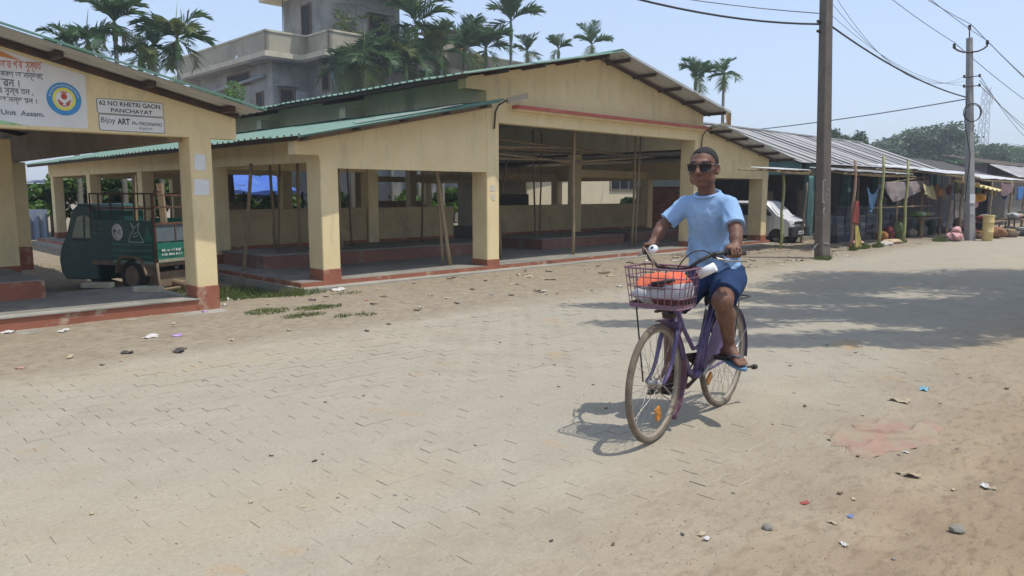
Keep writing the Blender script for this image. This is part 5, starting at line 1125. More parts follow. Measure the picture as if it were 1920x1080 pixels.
# shade trees at the right, outside the frame, whose shadow lies on the road
def shade_tree(label, loc, blobs, n, size, seed):
    t = thing('shade_tree', label, 'tree', loc); L0 = Vector(loc); cs = []; tr = MB()
    top = Vector((0,0,3.6)); tr.tube([(0,0,-.1),(.1,.05,1.8),top],[.24,.19,.15],10)
    for (c,r) in blobs:
        c = Vector(c)-L0; tr.tube([top,top.lerp(c,.5)+Vector((0,0,.5)),c],[.11,.07,.03],7); cs.append((c,r))
    tr.build('trunk', BARK, t); link('crown', leaf_cloud(clumps(cs,n,seed,.2), size, [LEAF,LEAFB], seed), t)
shade_tree('broad shade tree beside the road at the right', (11.6,8.4,0), [((10.6,9.9,7.2),(2.2,1.8,.7)),((8.9,11.6,7.4),(1.7,1.4,.6)),((9.0,8.6,7.0),(1.8,.9,.6)),((7.3,8.0,6.8),(1.15,.75,.5)),((6.4,6.5,7.0),(1.0,.5,.45)),((12,11.8,7.6),(2.2,1.6,.8)),((7.4,10.6,7.0),(1.1,.9,.5)),((5.6,8.1,6.6),(1.0,.5,.4)),((4.4,7.35,6.8),(1.2,.34,.32)),((4.1,8.75,6.6),(1.1,.30,.3)),((5.2,9.9,6.8),(1.0,.4,.35)),((5.0,6.4,6.7),(.9,.35,.3)),((8.2,6.9,6.9),(1.2,.55,.5)),((13,8.8,7.2),(2,2,.9)),((7.5,7.6,6.9),(1.3,.7,.45)),((8.7,8.0,7.1),(1.4,.8,.5)),((6.6,9.3,6.9),(1.2,.7,.45)),((10.4,7.2,7.2),(1.6,.9,.6))], 76000, .066, 5)
shade_tree('second shade tree nearer the camera at the right', (8.6,2.2,0), [((5.75,3.1,6.4),(.5,.4,.3)),((7.0,2.4,6.8),(1.6,1.0,.6)),((8.8,2.2,7.2),(1.9,1.5,.8))], 9000, .066, 6)
# far trees on the right
tree('dome_tree','large dome-shaped dark tree beyond the right hand roofs',(47,86,0),9.0,5.4,2.9,[LEAFF,LEAF],20000,.22,11,nc=60)
for k,(px,Y_,h,rx,rz,lb) in enumerate(((1645,80,6.2,2.6,1.6,'loose grey-green tree left of the dome tree'),(1585,60,6.9,1.5,2.4,'narrow dark tree behind the grey roof'),(1563,62,6.6,1.2,1.8,'short dark tree just right of the near pole'),(1850,95,7.6,4,2.4,'tree right of the dome tree behind the far pole'),(1915,100,7.8,4,2.6,'bright tree at the right edge beyond the roofs'),(1790,75,4.8,3.5,1.3,'low tree in front of the dome tree'),(1965,90,7.2,5,2.6,'tree just past the right edge beyond the roofs'))):
    tree('distant_tree',lb,((px-960)/1411*Y_,Y_,0),h,rx,rz,[LEAFF if k in (0,7) else (LEAFD if k in (1,2) else LEAF),LEAFB if k == 4 else LEAF],5200,.2 if k not in (1,2) else .13,20+k,group='trees beyond the right hand roofs',nc=18)
# green mass behind the market: bushes one by one
bush_spots = [(95,25.2,2.3,1.2,'bush behind the three-wheeler cab at the far left'),(160,25.9,2.35,1.2,'bush behind the three-wheeler windows'),(235,26.8,2.3,1.2,'bush behind the three-wheeler rails'),(320,27.6,2.2,1.1,'bush behind the left shed corner column'),(425,30.2,1.6,1.1,'bush under the blue tarpaulin roof at its left'),(515,31.6,1.6,1.1,'bush under the blue tarpaulin roof at its right'),(648,32.9,1.55,.6,'bush seen at the left of the framed front opening'),(770,35.4,1.75,1.2,'leafy bush in the middle of the framed front opening'),(850,37.2,1.7,1.1,'leafy bush at the right of the framed front opening'),(945,39,2.2,1.0,'dark bush behind the second hall column'),(1185,27.2,1.35,.7,'low creeper on the wall before the cream house'),(470,31.5,3.0,1.3,'tall bush rising behind the blue tarpaulin roof')]
for k,(px,Y_,h,r_,lb) in enumerate(bush_spots):
    tree('bush',lb,((px-960)/1411*Y_,Y_,0),h,r_,h*.42,[LEAFB,LEAF],1500,.13,60+k,trunk=True,group='bushes behind the market',nc=14,cat='bush')
# young feathery tree before the left face of the house, and creeper on the balcony
tree('young_tree','light green feathery young tree before the left face of the house',((432-960)/1411*27.5,27.5,0),5.7,1.0,1.3,[LEAFB,LEAF],2600,.07,81,nc=12)
vine = thing('balcony_creeper','yellow-green creeper hanging over the stair tower balcony','creeper',tuple(W(19.0,29.4,8.0)))
rs = np.random.default_rng(4); n = 1500; uu = rs.uniform(-.9,2.2,n); zz = 1.9*rs.random(n)-.35*np.abs(np.sin(uu*3))-.2; pp = np.array([W(a,rs.uniform(-.25,.25),z) for a,z in zip(uu,zz)])
keep = (vnoise(uu*2.2,zz*2.2,5) > -.25); link('leaves', leaf_cloud(pp[keep],.075,[leaf_mat('creeper_leaf',(.16,.22,.05),(.22,.26,.08),.35,2),LEAFB],4), vine)
MB().tube([W(-.9,0,1.6),W(.5,0,1.75),W(2.2,0,1.5)],.015,5).tube([W(.2,0,1.7),W(.1,.05,.6),W(.3,0,-.3)],.012,5).build('stems', BARK, vine)
# grass and weeds
def blades(name, label, spots, n, h, m, seed):
    rs = np.random.default_rng(seed); V_ = []; k = 0
    for (u,v,ru,rv,w_) in spots:
        for i in range(int(n*w_)):
            a = rs.uniform(0,6.28); r_ = math.sqrt(rs.random()); P = W(u+ru*r_*math.cos(a), v+rv*r_*math.sin(a)); z = gz(P.x,P.y); hh_ = h*rs.uniform(.4,1.3)*(1.1-.6*r_)
            b = rs.uniform(0,6.28); dx, dy = math.cos(b)*.006, math.sin(b)*.006; lx, ly = rs.normal(0,.35,2)*hh_
            V_ += [(P.x-dx,P.y-dy,z-.005),(P.x+dx,P.y+dy,z-.005),(P.x+dx*.6+lx*.45,P.y+dy*.6+ly*.45,z+hh_*.6),(P.x+lx,P.y+ly,z+hh_*.95)]; k += 1
    o = link(name, np_mesh(name, np.array(V_), np.arange(4*k).reshape(k,4), m, smooth=False)); tag(o, label, 'grass', kind='stuff'); return o
blades('grass','patch of long green grass between the shed column and the hall',[(4.75,10.7,.75,.9,1),(5.2,9.75,.5,.3,.25),(4.4,12,.5,.8,.4),(5.0,11.4,.6,.6,.4)],1700,.13,GRASSM,1)
blades('grass','low straggling weeds on the dirt verge before the shed column',[(4.15,8.45,.28,.22,.5),(4.75,8.3,.34,.16,.6),(4.3,7.85,.3,.12,.35),(4.9,7.45,.16,.09,.12),(4.65,7.55,.12,.08,.1),(5.8,9.3,.25,.1,.1)],800,.05,GRASSM,2)
blades('grass','weeds at the foot of the stall posts and the near pole',[(16.3,6.85,.35,.12,.3),(20.2,7.55,.45,.22,.9),(20.9,7.35,.25,.12,.3),(23.3,7.6,.4,.15,.35),(25.0,7.0,.4,.2,.5),(19.35,7.4,.12,.1,.1)],1500,.14,GRASSM,3)
# ================================================================ bicycle and rider (local frame: x forward, y rider's left, z up)
BROT = math.atan2(-.78,-.63); BLOC = (1.44,5.0,0)
BIKE = thing('bicycle', 'purple ladies bicycle with wire front basket ridden along the road', 'bicycle', BLOC, BROT)
PUR = mat('purple_bike_paint',(.085,.06,.15),(.12,.085,.19),6,.4,0,spec=.5,c3=(.25,.2,.2),sc3=14,lo3=.55,hi3=.75); PURD = mat('maroon_wire',(.17,.085,.115),(.22,.13,.16),9,.5)
CHR = mat('dull_chrome',(.45,.44,.42),(.3,.27,.23),12,.35,metal=.8); TYRE = mat('dusty_tyre',(.21,.165,.115),(.13,.105,.08),14,.9,.4,90); RIMM = mat('dusty_rim',(.34,.29,.22),(.25,.21,.16),10,.6,metal=.2)
BLK = mat('black_plastic',(.025,.024,.024),(.045,.04,.038),9,.5); MUDG = mat('black_mudguard',(.03,.028,.03),(.07,.06,.05),9,.55)
FX, RX, WR, RXR = .97, 0.0, .35, .33
def wheel(x, name='wheel', steer=0):
    M = Matrix.Translation((x,0,WR))@Matrix.Rotation(steer,4,'Z')@Matrix.Rotation(R(90),4,'X')
    tyre = [(WR-.020+.020*math.cos(a),.019*math.sin(a)) for a in np.linspace(0,2*math.pi,13)[:-1]]
    w_ = MB().lathe(tyre,56,M,closed=True).build(name, TYRE, BIKE)
    rim = [(WR-.040,-.013),(WR-.034,-.014),(WR-.030,-.010),(WR-.030,.010),(WR-.034,.014),(WR-.040,.013),(WR-.050,.006),(WR-.050,-.006)]
    MB().lathe(rim,48,M,closed=True).build('rim', RIMM, w_)
    MB().lathe([(.001,-.05),(.012,-.05),(.013,-.035),(.028,-.033),(.028,-.028),(.014,-.025),(.014,.025),(.028,.028),(.028,.033),(.013,.035),(.012,.05),(.001,.05)],16,M).build('hub', CHR, w_)
    spk = MB()
    for k in range(36):
        s_ = -1 if k % 2 else 1; a = 2*math.pi*k/36; b = a+(.55 if (k//2) % 2 else -.55)
        spk.tube([M@Vector((.026*math.cos(b),.026*math.sin(b),.030*s_)),M@Vector(((WR-.047)*math.cos(a),(WR-.047)*math.sin(a),.004*s_))],.0013,3,cap=False)
    spk.build('spokes', CHR, w_)['kind'] = 'stuff'
    return w_, M
ST = R(3)
fw, MF = wheel(FX, steer=ST); rw, MR_ = wheel(RX)
for (w_, M, a) in ((fw,MF,R(248)),(rw,MR_,R(-35))):
    c = M@Vector((.22*math.cos(a),.22*math.sin(a),.012)); d = (M@Vector((math.cos(a),math.sin(a),0))-M@Vector((0,0,0))).normalized()
    MB().beam(c-d*.04,c+d*.04,.05,.012,up=(0,1,0)).build('spoke_reflector', mat('amber_reflector',(.65,.25,.03),(.55,.2,.03),20,.3), w_)
def tub(name, pts, r, m=PUR, n=10, par=BIKE): return MB().tube(pts,r,n).build(name,m,par)
HTt, HTb, BB = Vector((.735,0,.865)), Vector((.775,0,.70)), Vector((.44,0,.305)); STt = Vector((.20,0,.74))
fr = tub('frame',[HTb+Vector((-.015,0,.02)),(.62,0,.47),(.52,0,.34),BB],[.019,.019,.019,.019])
for nm,pts,r in (('head_tube',[HTt,HTb],.021),('top_tube',[HTt-Vector((-.008,0,.04)),(.62,0,.63),(.47,0,.475),(.345,0,.47)],.014),('seat_tube',[STt,BB],.018)): tub(nm,pts,r,par=fr)
MB().lathe([(.001,-.04),(.024,-.04),(.024,.04),(.001,.04)],14,Matrix.Translation(BB)@Matrix.Rotation(R(90),4,'X')).build('bottom_bracket', PUR, fr)
for s_ in (-1,1):
    tub('chain_stay',[BB+Vector((-.02,.03*s_,0)),(.25,.045*s_,.325),(0,.062*s_,WR)],.010,par=fr); tub('seat_stay',[STt+Vector((.02,.02*s_,-.06)),(.12,.04*s_,.6),(0,.062*s_,WR)],.008,par=fr)
    tub('fork_blade',[(.785,.045*s_,.665),(.815,.05*s_,.58),(.86,.052*s_,.46),(.91,.052*s_,.39),(FX,.055*s_,WR)],[.014,.014,.012,.010,.009],par=fr)
MB().box(.765,.80,-.06,.06,.66,.695).build('fork_crown', PUR, fr)
tub('cross_brace',[(.395,0,.475),(.33,0,.47)],.016,par=fr)
# mudguards
def guard(name, cx, r, a0, a1, wdt, m):
    secs = []
    for a in np.linspace(a0,a1,26):
        L_ = [(cx+(r-.012*(k**2)) * math.cos(a), k*wdt/2, WR+(r-.012*(k**2))*math.sin(a)) for k in (-1,-.5,0,.5,1)]
        secs.append(L_)
    V_ = [p for s in secs for p in s]; F_ = [(i*5+k,i*5+k+1,(i+1)*5+k+1,(i+1)*5+k) for i in range(25) for k in range(4)]
    o = MB().add(V_,F_,0,True).build(name,m,BIKE); md = o.modifiers.new('th','SOLIDIFY'); md.thickness = .0015; return o
guard('mudguard',FX,.372,R(95),R(228),.056,PURD); guard('mudguard',RX,.372,R(-8),R(190),.062,PUR)
gd = MB()
for s_ in (-1,1): gd.tube([(0,.06*s_,WR),(-.33,.03*s_,.50)],.003,5).tube([(FX,.05*s_,WR),(FX-.30,.03*s_,.16)],.003,5)
gd.build('mudguard_stay', CHR, BIKE)
dg = MB().add([(.02,.085,.62),(.20,.05,.70),(.34,.03,.45),(.36,.03,.34),(.10,.07,.40)],[(0,1,2,3,4)]).add([(.02,-.085,.62),(.20,-.05,.70),(.34,-.03,.45),(.36,-.03,.34),(.10,-.07,.40)],[(0,1,2,3,4)]).build('dress_guard', PUR, BIKE)
# crank, chain guard, pedals
CW = Vector((.44,0,.305)); cd = Vector((-.125,0,.105)).normalized()*.165
ch = MB().lathe([(.085,0),(.095,.002),(.095,-.002)],32,Matrix.Translation(CW+Vector((0,-.045,0)))@Matrix.Rotation(R(90),4,'X'),closed=True).build('chainring', STEEL, BIKE)
for k in range(5): MB().tube([CW+Vector((0,-.045,0)),CW+Vector((.09*math.cos(k*1.257),-.045,.09*math.sin(k*1.257)))],.006,5).build('spider_arm', STEEL, ch)
cg = MB().prism([(.56,.29),(.545,.36),(.50,.41),(.44,.43),(.36,.42),(.02,.385),(.0,.36),(.02,.34),(.34,.345),(.42,.38),(.47,.36),(.49,.31),(.46,.25),(.40,.225),(.03,.315),(.02,.30),(.40,.19),(.48,.20),(.54,.24)],-.062,-.058,'v').build('chain_guard', STEEL, BIKE)
MB().tube([(.44,-.046,.395),(.0,-.046,.385)],.004,5).tube([(.44,-.046,.215),(.0,-.046,.315)],.004,5).build('chain', STEEL, BIKE)
for s_, nm in ((1,'left'),(-1,'right')):
    e = CW+cd*s_+Vector((0,.075*s_,0)); a = MB().tube([CW+Vector((0,.06*s_,0)),e],[.013,.010],8).build('crank_arm', CHR, BIKE)
    pd = MB().box(e.x-.045,e.x+.045,min(e.y+.01*s_,e.y+.10*s_),max(e.y+.01*s_,e.y+.10*s_),e.z-.012,e.z-.002).box(e.x-.045,e.x+.045,min(e.y+.01*s_,e.y+.10*s_),max(e.y+.01*s_,e.y+.10*s_),e.z+.004,e.z+.012).build('pedal', BLK, BIKE); MB().tube([e,e+Vector((0,.1*s_,0))],.007,6).build('pedal_axle', CHR, pd)
# kickstand, rear carrier, lamp
MB().tube([(.0,.075,.33),(-.10,.13,.27),(-.17,.15,.265)],[.010,.009,.009],7).build('kickstand', STEEL, BIKE); MB().tube([(-.165,.15,.262),(-.20,.155,.258)],.018,8).build('kickstand_foot', BLK, BIKE)
ca = MB().tube([(.10,.06,.73),(-.30,.06,.73),(-.33,.0,.73),(-.30,-.06,.73),(.10,-.06,.73)],.006,6)
for x in (-.2,-.1,0): ca.tube([(x,-.06,.73),(x,.06,.73)],.004,5)
for s_ in (-1,1): ca.tube([(-.1,.06*s_,.73),(0,.065*s_,WR)],.005,5)
ca.build('rear_carrier', BLK, BIKE)
# saddle
sd_ = MB()
secs = []
for x, hw, zt in ((.02,.07,.795),(.03,.10,.81),(.09,.11,.815),(.16,.075,.81),(.22,.035,.805),(.28,.024,.80),(.30,.01,.79)):
    secs.append([(x,hw*math.cos(a),zt-.035+.035*math.sin(a)*(1 if math.sin(a) > 0 else .9)) for a in np.linspace(0,2*math.pi,13)[:-1]])
sweep_x(sd_,secs).build('saddle', BLK, BIKE); tub('seat_post',[STt,(.165,0,.79)],.013,CHR)
# handlebar
tub('stem',[HTt,(.722,0,.98),(.735,0,1.005)],.013,CHR)
hbp = [(.735,.03,1.0),(.775,.10,1.015),(.77,.16,1.06),(.70,.215,1.098),(.62,.252,1.103),(.50,.312,1.098)]
def mir(p,s_): return (p[0],p[1]*s_,p[2])
hb = MB().tube([mir(p,-1) for p in hbp[::-1]]+hbp,.0115,9).build('handlebar', BLK, BIKE)
for s_ in (-1,1):
    MB().tube([mir((.625,.250,1.103),s_),mir((.49,.317,1.098),s_)],[.016,.0175],10).build('grip', BLK, hb)
    MB().tube([mir((.70,.225,1.09),s_),mir((.72,.25,1.075),s_),mir((.66,.30,1.06),s_),mir((.56,.36,1.055),s_)],[.007,.008,.006,.005],6).build('brake_lever', CHR, hb)
    MB().cbox(*sorted((.69,.715)),*sorted((s_*.215,s_*.245)),1.075,1.11,.005).build('lever_clamp', BLK, hb)
    MB().tube([*[tuple(np.array(mir((.72,.225,1.085),s_))*(1-t_)**4+4*np.array(mir((.80,.20,1.16),s_))*t_*(1-t_)**3+6*np.array(mir((.93,.12,1.16),s_))*t_**2*(1-t_)**2+4*np.array((.86,0,.95))*t_**3*(1-t_)+np.array((.785,.012*s_,.74))*t_**4) for t_ in np.linspace(0,1,16)]],.004,6).build('brake_cable', BLK if s_ > 0 else mat('tan_cable',(.35,.24,.16),(.3,.2,.13),9,.6), hb)
bl = MB().lathe([(.001,.020),(.016,.019),(.027,.012),(.031,.003),(.031,0),(.001,0)],20,Matrix.Translation((.79,-.125,1.115))@Matrix.Rotation(R(55),4,'Y')@Matrix.Rotation(R(0),4,'X')).build('bell', mat('bell_white',(.7,.72,.72),(.6,.62,.63),9,.3,spec=.6), hb)
MB().lathe([(.001,.025),(.008,.024),(.010,.018)],10,Matrix.Translation((.79,-.125,1.115))@Matrix.Rotation(R(55),4,'Y')).build('bell_dome_screw', GLASSD, bl)
# front brake and basket
MB().box(.79,.83,-.035,.035,.715,.745).build('front_brake', STEEL, BIKE); MB().tube([(.79,0,.75),(.87,.0,.77),(.98,0,.775)],.009,6).build('basket_support', STEEL, BIKE)
for s_ in (-1,): MB().tube([(.99,.12*s_ if s_ < 0 else .10,.80),(FX+.01,.07*s_,WR)],.0055,6).build('basket_stay', BLK, BIKE)
BX0,BX1,BY,BZ0,BZ1 = .775,1.02,.165,.80,1.025
def bring(z, k=1):
    t_ = (z-BZ0)/(BZ1-BZ0); e = .0+.025*t_; c = .05; P = []
    for (cx_,cy_,a0) in ((BX1+e-c,BY+e-c,0),(BX0-e*.3+c,BY+e-c,90),(BX0-e*.3+c,-BY-e+c,180),(BX1+e-c,-BY-e+c,270)):
        P += [Vector((cx_+c*math.cos(R(a0+90*q_/4)),cy_+c*math.sin(R(a0+90*q_/4)),z)) for q_ in range(5)]
    return P
bk = MB()
for z in (BZ0,BZ0+.06,BZ0+.12,BZ0+.175): r_ = bring(z); bk.tube(r_+r_[:1],.0032,5,cap=False)
r_ = bring(BZ1); bk.tube(r_+r_[:1],.006,6,cap=False); r_ = bring(BZ0); bk.tube(r_+r_[:1],.006,6,cap=False)
lo_, hi_ = bring(BZ0), bring(BZ1)
def along(ring,f):
    n = len(ring); L_ = [(ring[(i+1)%n]-ring[i]).length for i in range(n)]; s = f*sum(L_)
    for i in range(n):
        if s <= L_[i]: return ring[i].lerp(ring[(i+1)%n],s/L_[i])
        s -= L_[i]
    return ring[0]
for k in range(26): bk.tube([along(lo_,k/26),along(hi_,k/26)],.0028,5,cap=False)
basket = bk.build('basket', PURD, BIKE)
bf = MB()
for k in range(8): y = -BY+.02+k*(2*BY-.04)/7; bf.tube([(BX0+.01,y,BZ0),(BX1-.01,y,BZ0)],.0028,5)
for k in range(5): x = BX0+.03+k*(BX1-BX0-.06)/4; bf.tube([(x,-BY+.01,BZ0),(x,BY-.01,BZ0)],.0028,5)
bf.build('basket_floor', PURD, basket)
pan = bring(BZ0-.004); pan2 = bring(BZ0+.022)
sweep_x(MB(),[pan,pan2],cap=False).build('basket_lip', PURD, basket)
# ---------------------------------------------------------------- signed-distance bodies
class SDF:
    def __init__(s, lo, hi, h):
        s.h = h; s.lo = np.array(lo,float); s.n = np.ceil((np.array(hi)-s.lo)/h).astype(int)+1; s.D = np.full(s.n, 1.0, np.float32)
    def sl(s, lo, hi):
        a = np.clip(np.floor((np.array(lo)-s.lo)/s.h).astype(int),0,s.n-1); b = np.clip(np.ceil((np.array(hi)-s.lo)/s.h).astype(int)+1,1,s.n)
        ax = [s.lo[i]+s.h*np.arange(a[i],b[i]) for i in range(3)]
        return (slice(a[0],b[0]),slice(a[1],b[1]),slice(a[2],b[2])), ax[0][:,None,None], ax[1][None,:,None], ax[2][None,None,:]
    def blend(s, S, d, k):
        c = s.D[S]
        if k > 0: h = np.clip(.5+.5*(c-d)/k,0,1); s.D[S] = c+(d-c)*h-k*h*(1-h)
        else: s.D[S] = np.minimum(c,d)
    def cap(s, a, b, ra, rb, k=.02, ys=1.0, flat=False):
        a, b = np.array(a,float), np.array(b,float); m = max(ra,rb)*max(1,ys)+k+.02; S,X_,Y_,Z_ = s.sl(np.minimum(a,b)-m, np.maximum(a,b)+m); ab = b-a; L2 = ab@ab; L_ = math.sqrt(L2)
        px, py, pz = X_-a[0], Y_-a[1], Z_-a[2]; t = (px*ab[0]+py*ab[1]+pz*ab[2])/L2; tc = np.clip(t,0,1)
        d = np.sqrt((px-tc*ab[0])**2+((py-tc*ab[1])/ys)**2+(pz-tc*ab[2])**2)-(ra+(rb-ra)*tc)
        if flat:
            rd = np.sqrt((px-t*ab[0])**2+((py-t*ab[1])/ys)**2+(pz-t*ab[2])**2)-(ra+(rb-ra)*np.clip(t,-.2,1.2)); d = np.maximum(np.where(t > 0, rd, d),(t-1)*L_)
        s.blend(S,d.astype(np.float32),k); return s
    def ell(s, c, r, k=.02, rot=None, sub=False):
        c, r = np.array(c,float), np.array(r,float); m = r.max()+k+.02; S,X_,Y_,Z_ = s.sl(c-m,c+m); p = [X_-c[0]+0*Y_+0*Z_,Y_-c[1]+0*X_+0*Z_,Z_-c[2]+0*X_+0*Y_]
        if rot is not None: Rm = np.array(rot.inverted()); p = [Rm[i,0]*p[0]+Rm[i,1]*p[1]+Rm[i,2]*p[2] for i in range(3)]
        k0 = np.sqrt(sum((p[i]/r[i])**2 for i in range(3))); k1 = np.sqrt(sum((p[i]/r[i]**2)**2 for i in range(3)))+1e-9; d = k0*(k0-1)/k1
        if sub: s.D[S] = np.maximum(s.D[S],-d.astype(np.float32))
        else: s.blend(S,d.astype(np.float32),k)
        return s
    def grid(s): return s.lo[0]+s.h*np.arange(s.n[0])[:,None,None], s.lo[1]+s.h*np.arange(s.n[1])[None,:,None], s.lo[2]+s.h*np.arange(s.n[2])[None,None,:]
    def mesh(s, name, m, smooth=1):
        D = s.D; ins = D < 0; nx,ny,nz = D.shape; cnt = np.zeros((nx-1,ny-1,nz-1),np.int8); cor = [(i,j,k) for i in (0,1) for j in (0,1) for k in (0,1)]
        for i,j,k in cor: cnt += ins[i:nx-1+i,j:ny-1+j,k:nz-1+k]
        act = np.argwhere((cnt > 0)&(cnt < 8)); ID = np.full(cnt.shape,-1,np.int32); ID[act[:,0],act[:,1],act[:,2]] = np.arange(len(act))
        val = {c: D[act[:,0]+c[0],act[:,1]+c[1],act[:,2]+c[2]] for c in cor}; acc = np.zeros((len(act),3)); w_ = np.zeros(len(act))
        for c0 in cor:
            for ax in range(3):
                if c0[ax]: continue
                c1 = list(c0); c1[ax] = 1; c1 = tuple(c1); a, b = val[c0], val[c1]; x = (a < 0) != (b < 0); t = np.where(x, a/np.where(x,a-b,1), 0); p = np.array(c0,float)[None]+0*acc; p[:,ax] += t; acc += p*x[:,None]; w_ += x
        V_ = s.lo+(act+acc/w_[:,None])*s.h; F_ = []
        for ax in range(3):
            o1, o2 = [(1,2),(2,0),(0,1)][ax]; A_ = ins; sh = [slice(None)]*3; sh2 = [slice(None)]*3; sh[ax] = slice(0,-1); sh2[ax] = slice(1,None)
            e = np.argwhere(ins[tuple(sh)] != ins[tuple(sh2)]); e = e[(e[:,o1] > 0)&(e[:,o2] > 0)&(e[:,o1] < D.shape[o1]-1)&(e[:,o2] < D.shape[o2]-1)]
            flip = ins[e[:,0],e[:,1],e[:,2]]; q_ = []
            for d1,d2 in ((-1,-1),(0,-1),(0,0),(-1,0)):
                f_ = e.copy(); f_[:,o1] += d1; f_[:,o2] += d2; q_.append(ID[f_[:,0],f_[:,1],f_[:,2]])
            q_ = np.stack(q_,-1); q_[~flip] = q_[~flip][:,::-1]; F_.append(q_)
        F_ = np.concatenate(F_); F_ = F_[(F_ >= 0).all(1)]
        for _ in range(smooth):
            E_ = np.concatenate([F_[:,[0,1]],F_[:,[1,2]],F_[:,[2,3]],F_[:,[3,0]]]); sm = np.zeros_like(V_); ct = np.zeros(len(V_)); np.add.at(sm,E_[:,0],V_[E_[:,1]]); np.add.at(ct,E_[:,0],1); np.add.at(sm,E_[:,1],V_[E_[:,0]]); np.add.at(ct,E_[:,1],1)
            V_ = V_*.45+.55*sm/np.maximum(ct,1)[:,None]
        return np_mesh(name, V_, F_, m)
PERS = thing('person', 'man in light blue t-shirt, navy shorts and sunglasses riding the purple bicycle', 'person', BLOC, BROT)
SKIN = mat('brown_skin',(.185,.090,.057),(.14,.067,.042),22,.52,.2,160,spec=.35,c3=(.225,.115,.073),sc3=12,grain=.08); SKIN.node_tree.nodes['Principled BSDF'].inputs['Subsurface Weight'].default_value = .06; SKIN.node_tree.nodes['Principled BSDF'].inputs['Subsurface Radius'].default_value = (.008,.003,.002)
hipL, hipR = (.15,.095,.90), (.15,-.095,.90)
kneL, kneR = (.50,.195,.80), (.53,-.125,.725)
ankL, ankR = (.295,.165,.485), (.50,-.145,.315)
shL, shR = (.332,.150,1.372), (.332,-.150,1.372)
elL, elR = (.44,.240,1.215), (.42,-.265,1.235)
wrL, wrR = (.52,.272,1.128), (.52,-.278,1.128)
HCn = Vector((.395,.0,1.605)); HY = Matrix.Rotation(R(7),3,'Z') @ Matrix.Rotation(R(2),3,'Y')
def hd(x,y,z): return tuple(HCn+HY@Vector((x,y,z)))
B = SDF((-.02,-.42,.12),(.72,.42,1.76),.005)
# torso, neck
B.cap((.15,0,.93),(.20,0,1.08),.100,.098,.03,1.18).cap((.20,0,1.08),(.30,0,1.32),.098,.095,.05,1.25).cap((.325,-.11,1.365),(.325,.11,1.365),.046,.046,.05)
B.cap((.315,0,1.38),hd(-.030,0,-.075),.058,.050,.035)
# head
B.ell(hd(-.012,0,.032),(.097,.076,.092),.02,HY).ell(hd(.018,0,-.036),(.072,.066,.080),.025,HY).ell(hd(.062,0,-.100),(.026,.028,.020),.025,HY)
B.cap(hd(.086,0,.022),hd(.110,0,-.020),.009,.0145,.010).ell(hd(.098,.016,-.025),(.011,.009,.008),.008).ell(hd(.098,-.016,-.025),(.011,.009,.008),.008)
B.cap(hd(.078,-.034,.036),hd(.084,0,.034),.011,.011,.02).cap(hd(.078,.034,.036),hd(.084,0,.034),.011,.011,.02)
B.cap(hd(.084,-.020,-.052),hd(.090,.0,-.050),.006,.008,.008).cap(hd(.084,.020,-.052),hd(.090,0,-.050),.006,.008,.008).cap(hd(.082,-.018,-.064),hd(.087,.0,-.066),.007,.009,.007).cap(hd(.082,.018,-.064),hd(.087,0,-.066),.007,.009,.007)
for s_ in (-1,1):
    B.ell(hd(.056,.040*s_,-.014),(.024,.020,.018),.022,HY).ell(hd(.018,.054*s_,-.070),(.03,.012,.026),.022,HY)
    B.ell(hd(-.012,.078*s_,-.002),(.019,.008,.032),.008,Matrix.Rotation(R(-20*s_),3,'Z')).ell(hd(-.004,.080*s_,-.026),(.010,.007,.012),.008)
    B.ell(hd(-.008,.088*s_,.002),(.009,.005,.018),0,sub=True)
# arms and hands
def fist(w, s_):
    g0, g1 = Vector(mir((.615,.2545,1.103),s_)), Vector(mir((.515,.3045,1.099),s_)); ax = (g1-g0).normalized(); up = Vector((0,0,1)); fw_ = ax.cross(up)*(-1 if s_ > 0 else 1); fw_ = fw_ if fw_.x > 0 else -fw_
    c = g0.lerp(g1,.5); W_ = Vector(w)
    B.cap(w, tuple(c-fw_*.030+up*.022),.026,.030,.02,1.0); B.cap(tuple(c-ax*.026-fw_*.016+up*.026),tuple(c+ax*.026-fw_*.016+up*.026),.017,.016,.02)
    for i, (o,ln) in enumerate(((-.034,1.0),(-.012,1.08),(.011,1.02),(.033,.86))):
        k0 = c+ax*o+up*.026-fw_*.004; k1 = c+ax*o*1.02+up*.027*ln**.3+fw_*.020*ln; k2 = c+ax*o+fw_*.031*ln-up*.006; k3 = c+ax*o+fw_*.014-up*.026*ln
        B.cap(k0,k1,.0105,.0095,.006).cap(k1,k2,.0095,.009,.003).cap(k2,k3,.009,.008,.003)
    t0 = c-ax*.030-fw_*.020+up*.012; t1 = c-ax*.052-fw_*.012-up*.006; t2 = c-ax*.050+fw_*.014-up*.022
    B.cap(t0,t1,.013,.011,.010).cap(t1,t2,.011,.009,.004)
for sh,el,wr,s_ in ((shL,elL,wrL,1),(shR,elR,wrR,-1)):
    B.cap(sh,el,.046,.037,.03); B.cap(el,tuple(Vector(el).lerp(Vector(wr),.4)),.036,.036,.02).cap(tuple(Vector(el).lerp(Vector(wr),.4)),wr,.035,.024,.02); fist(wr,s_)
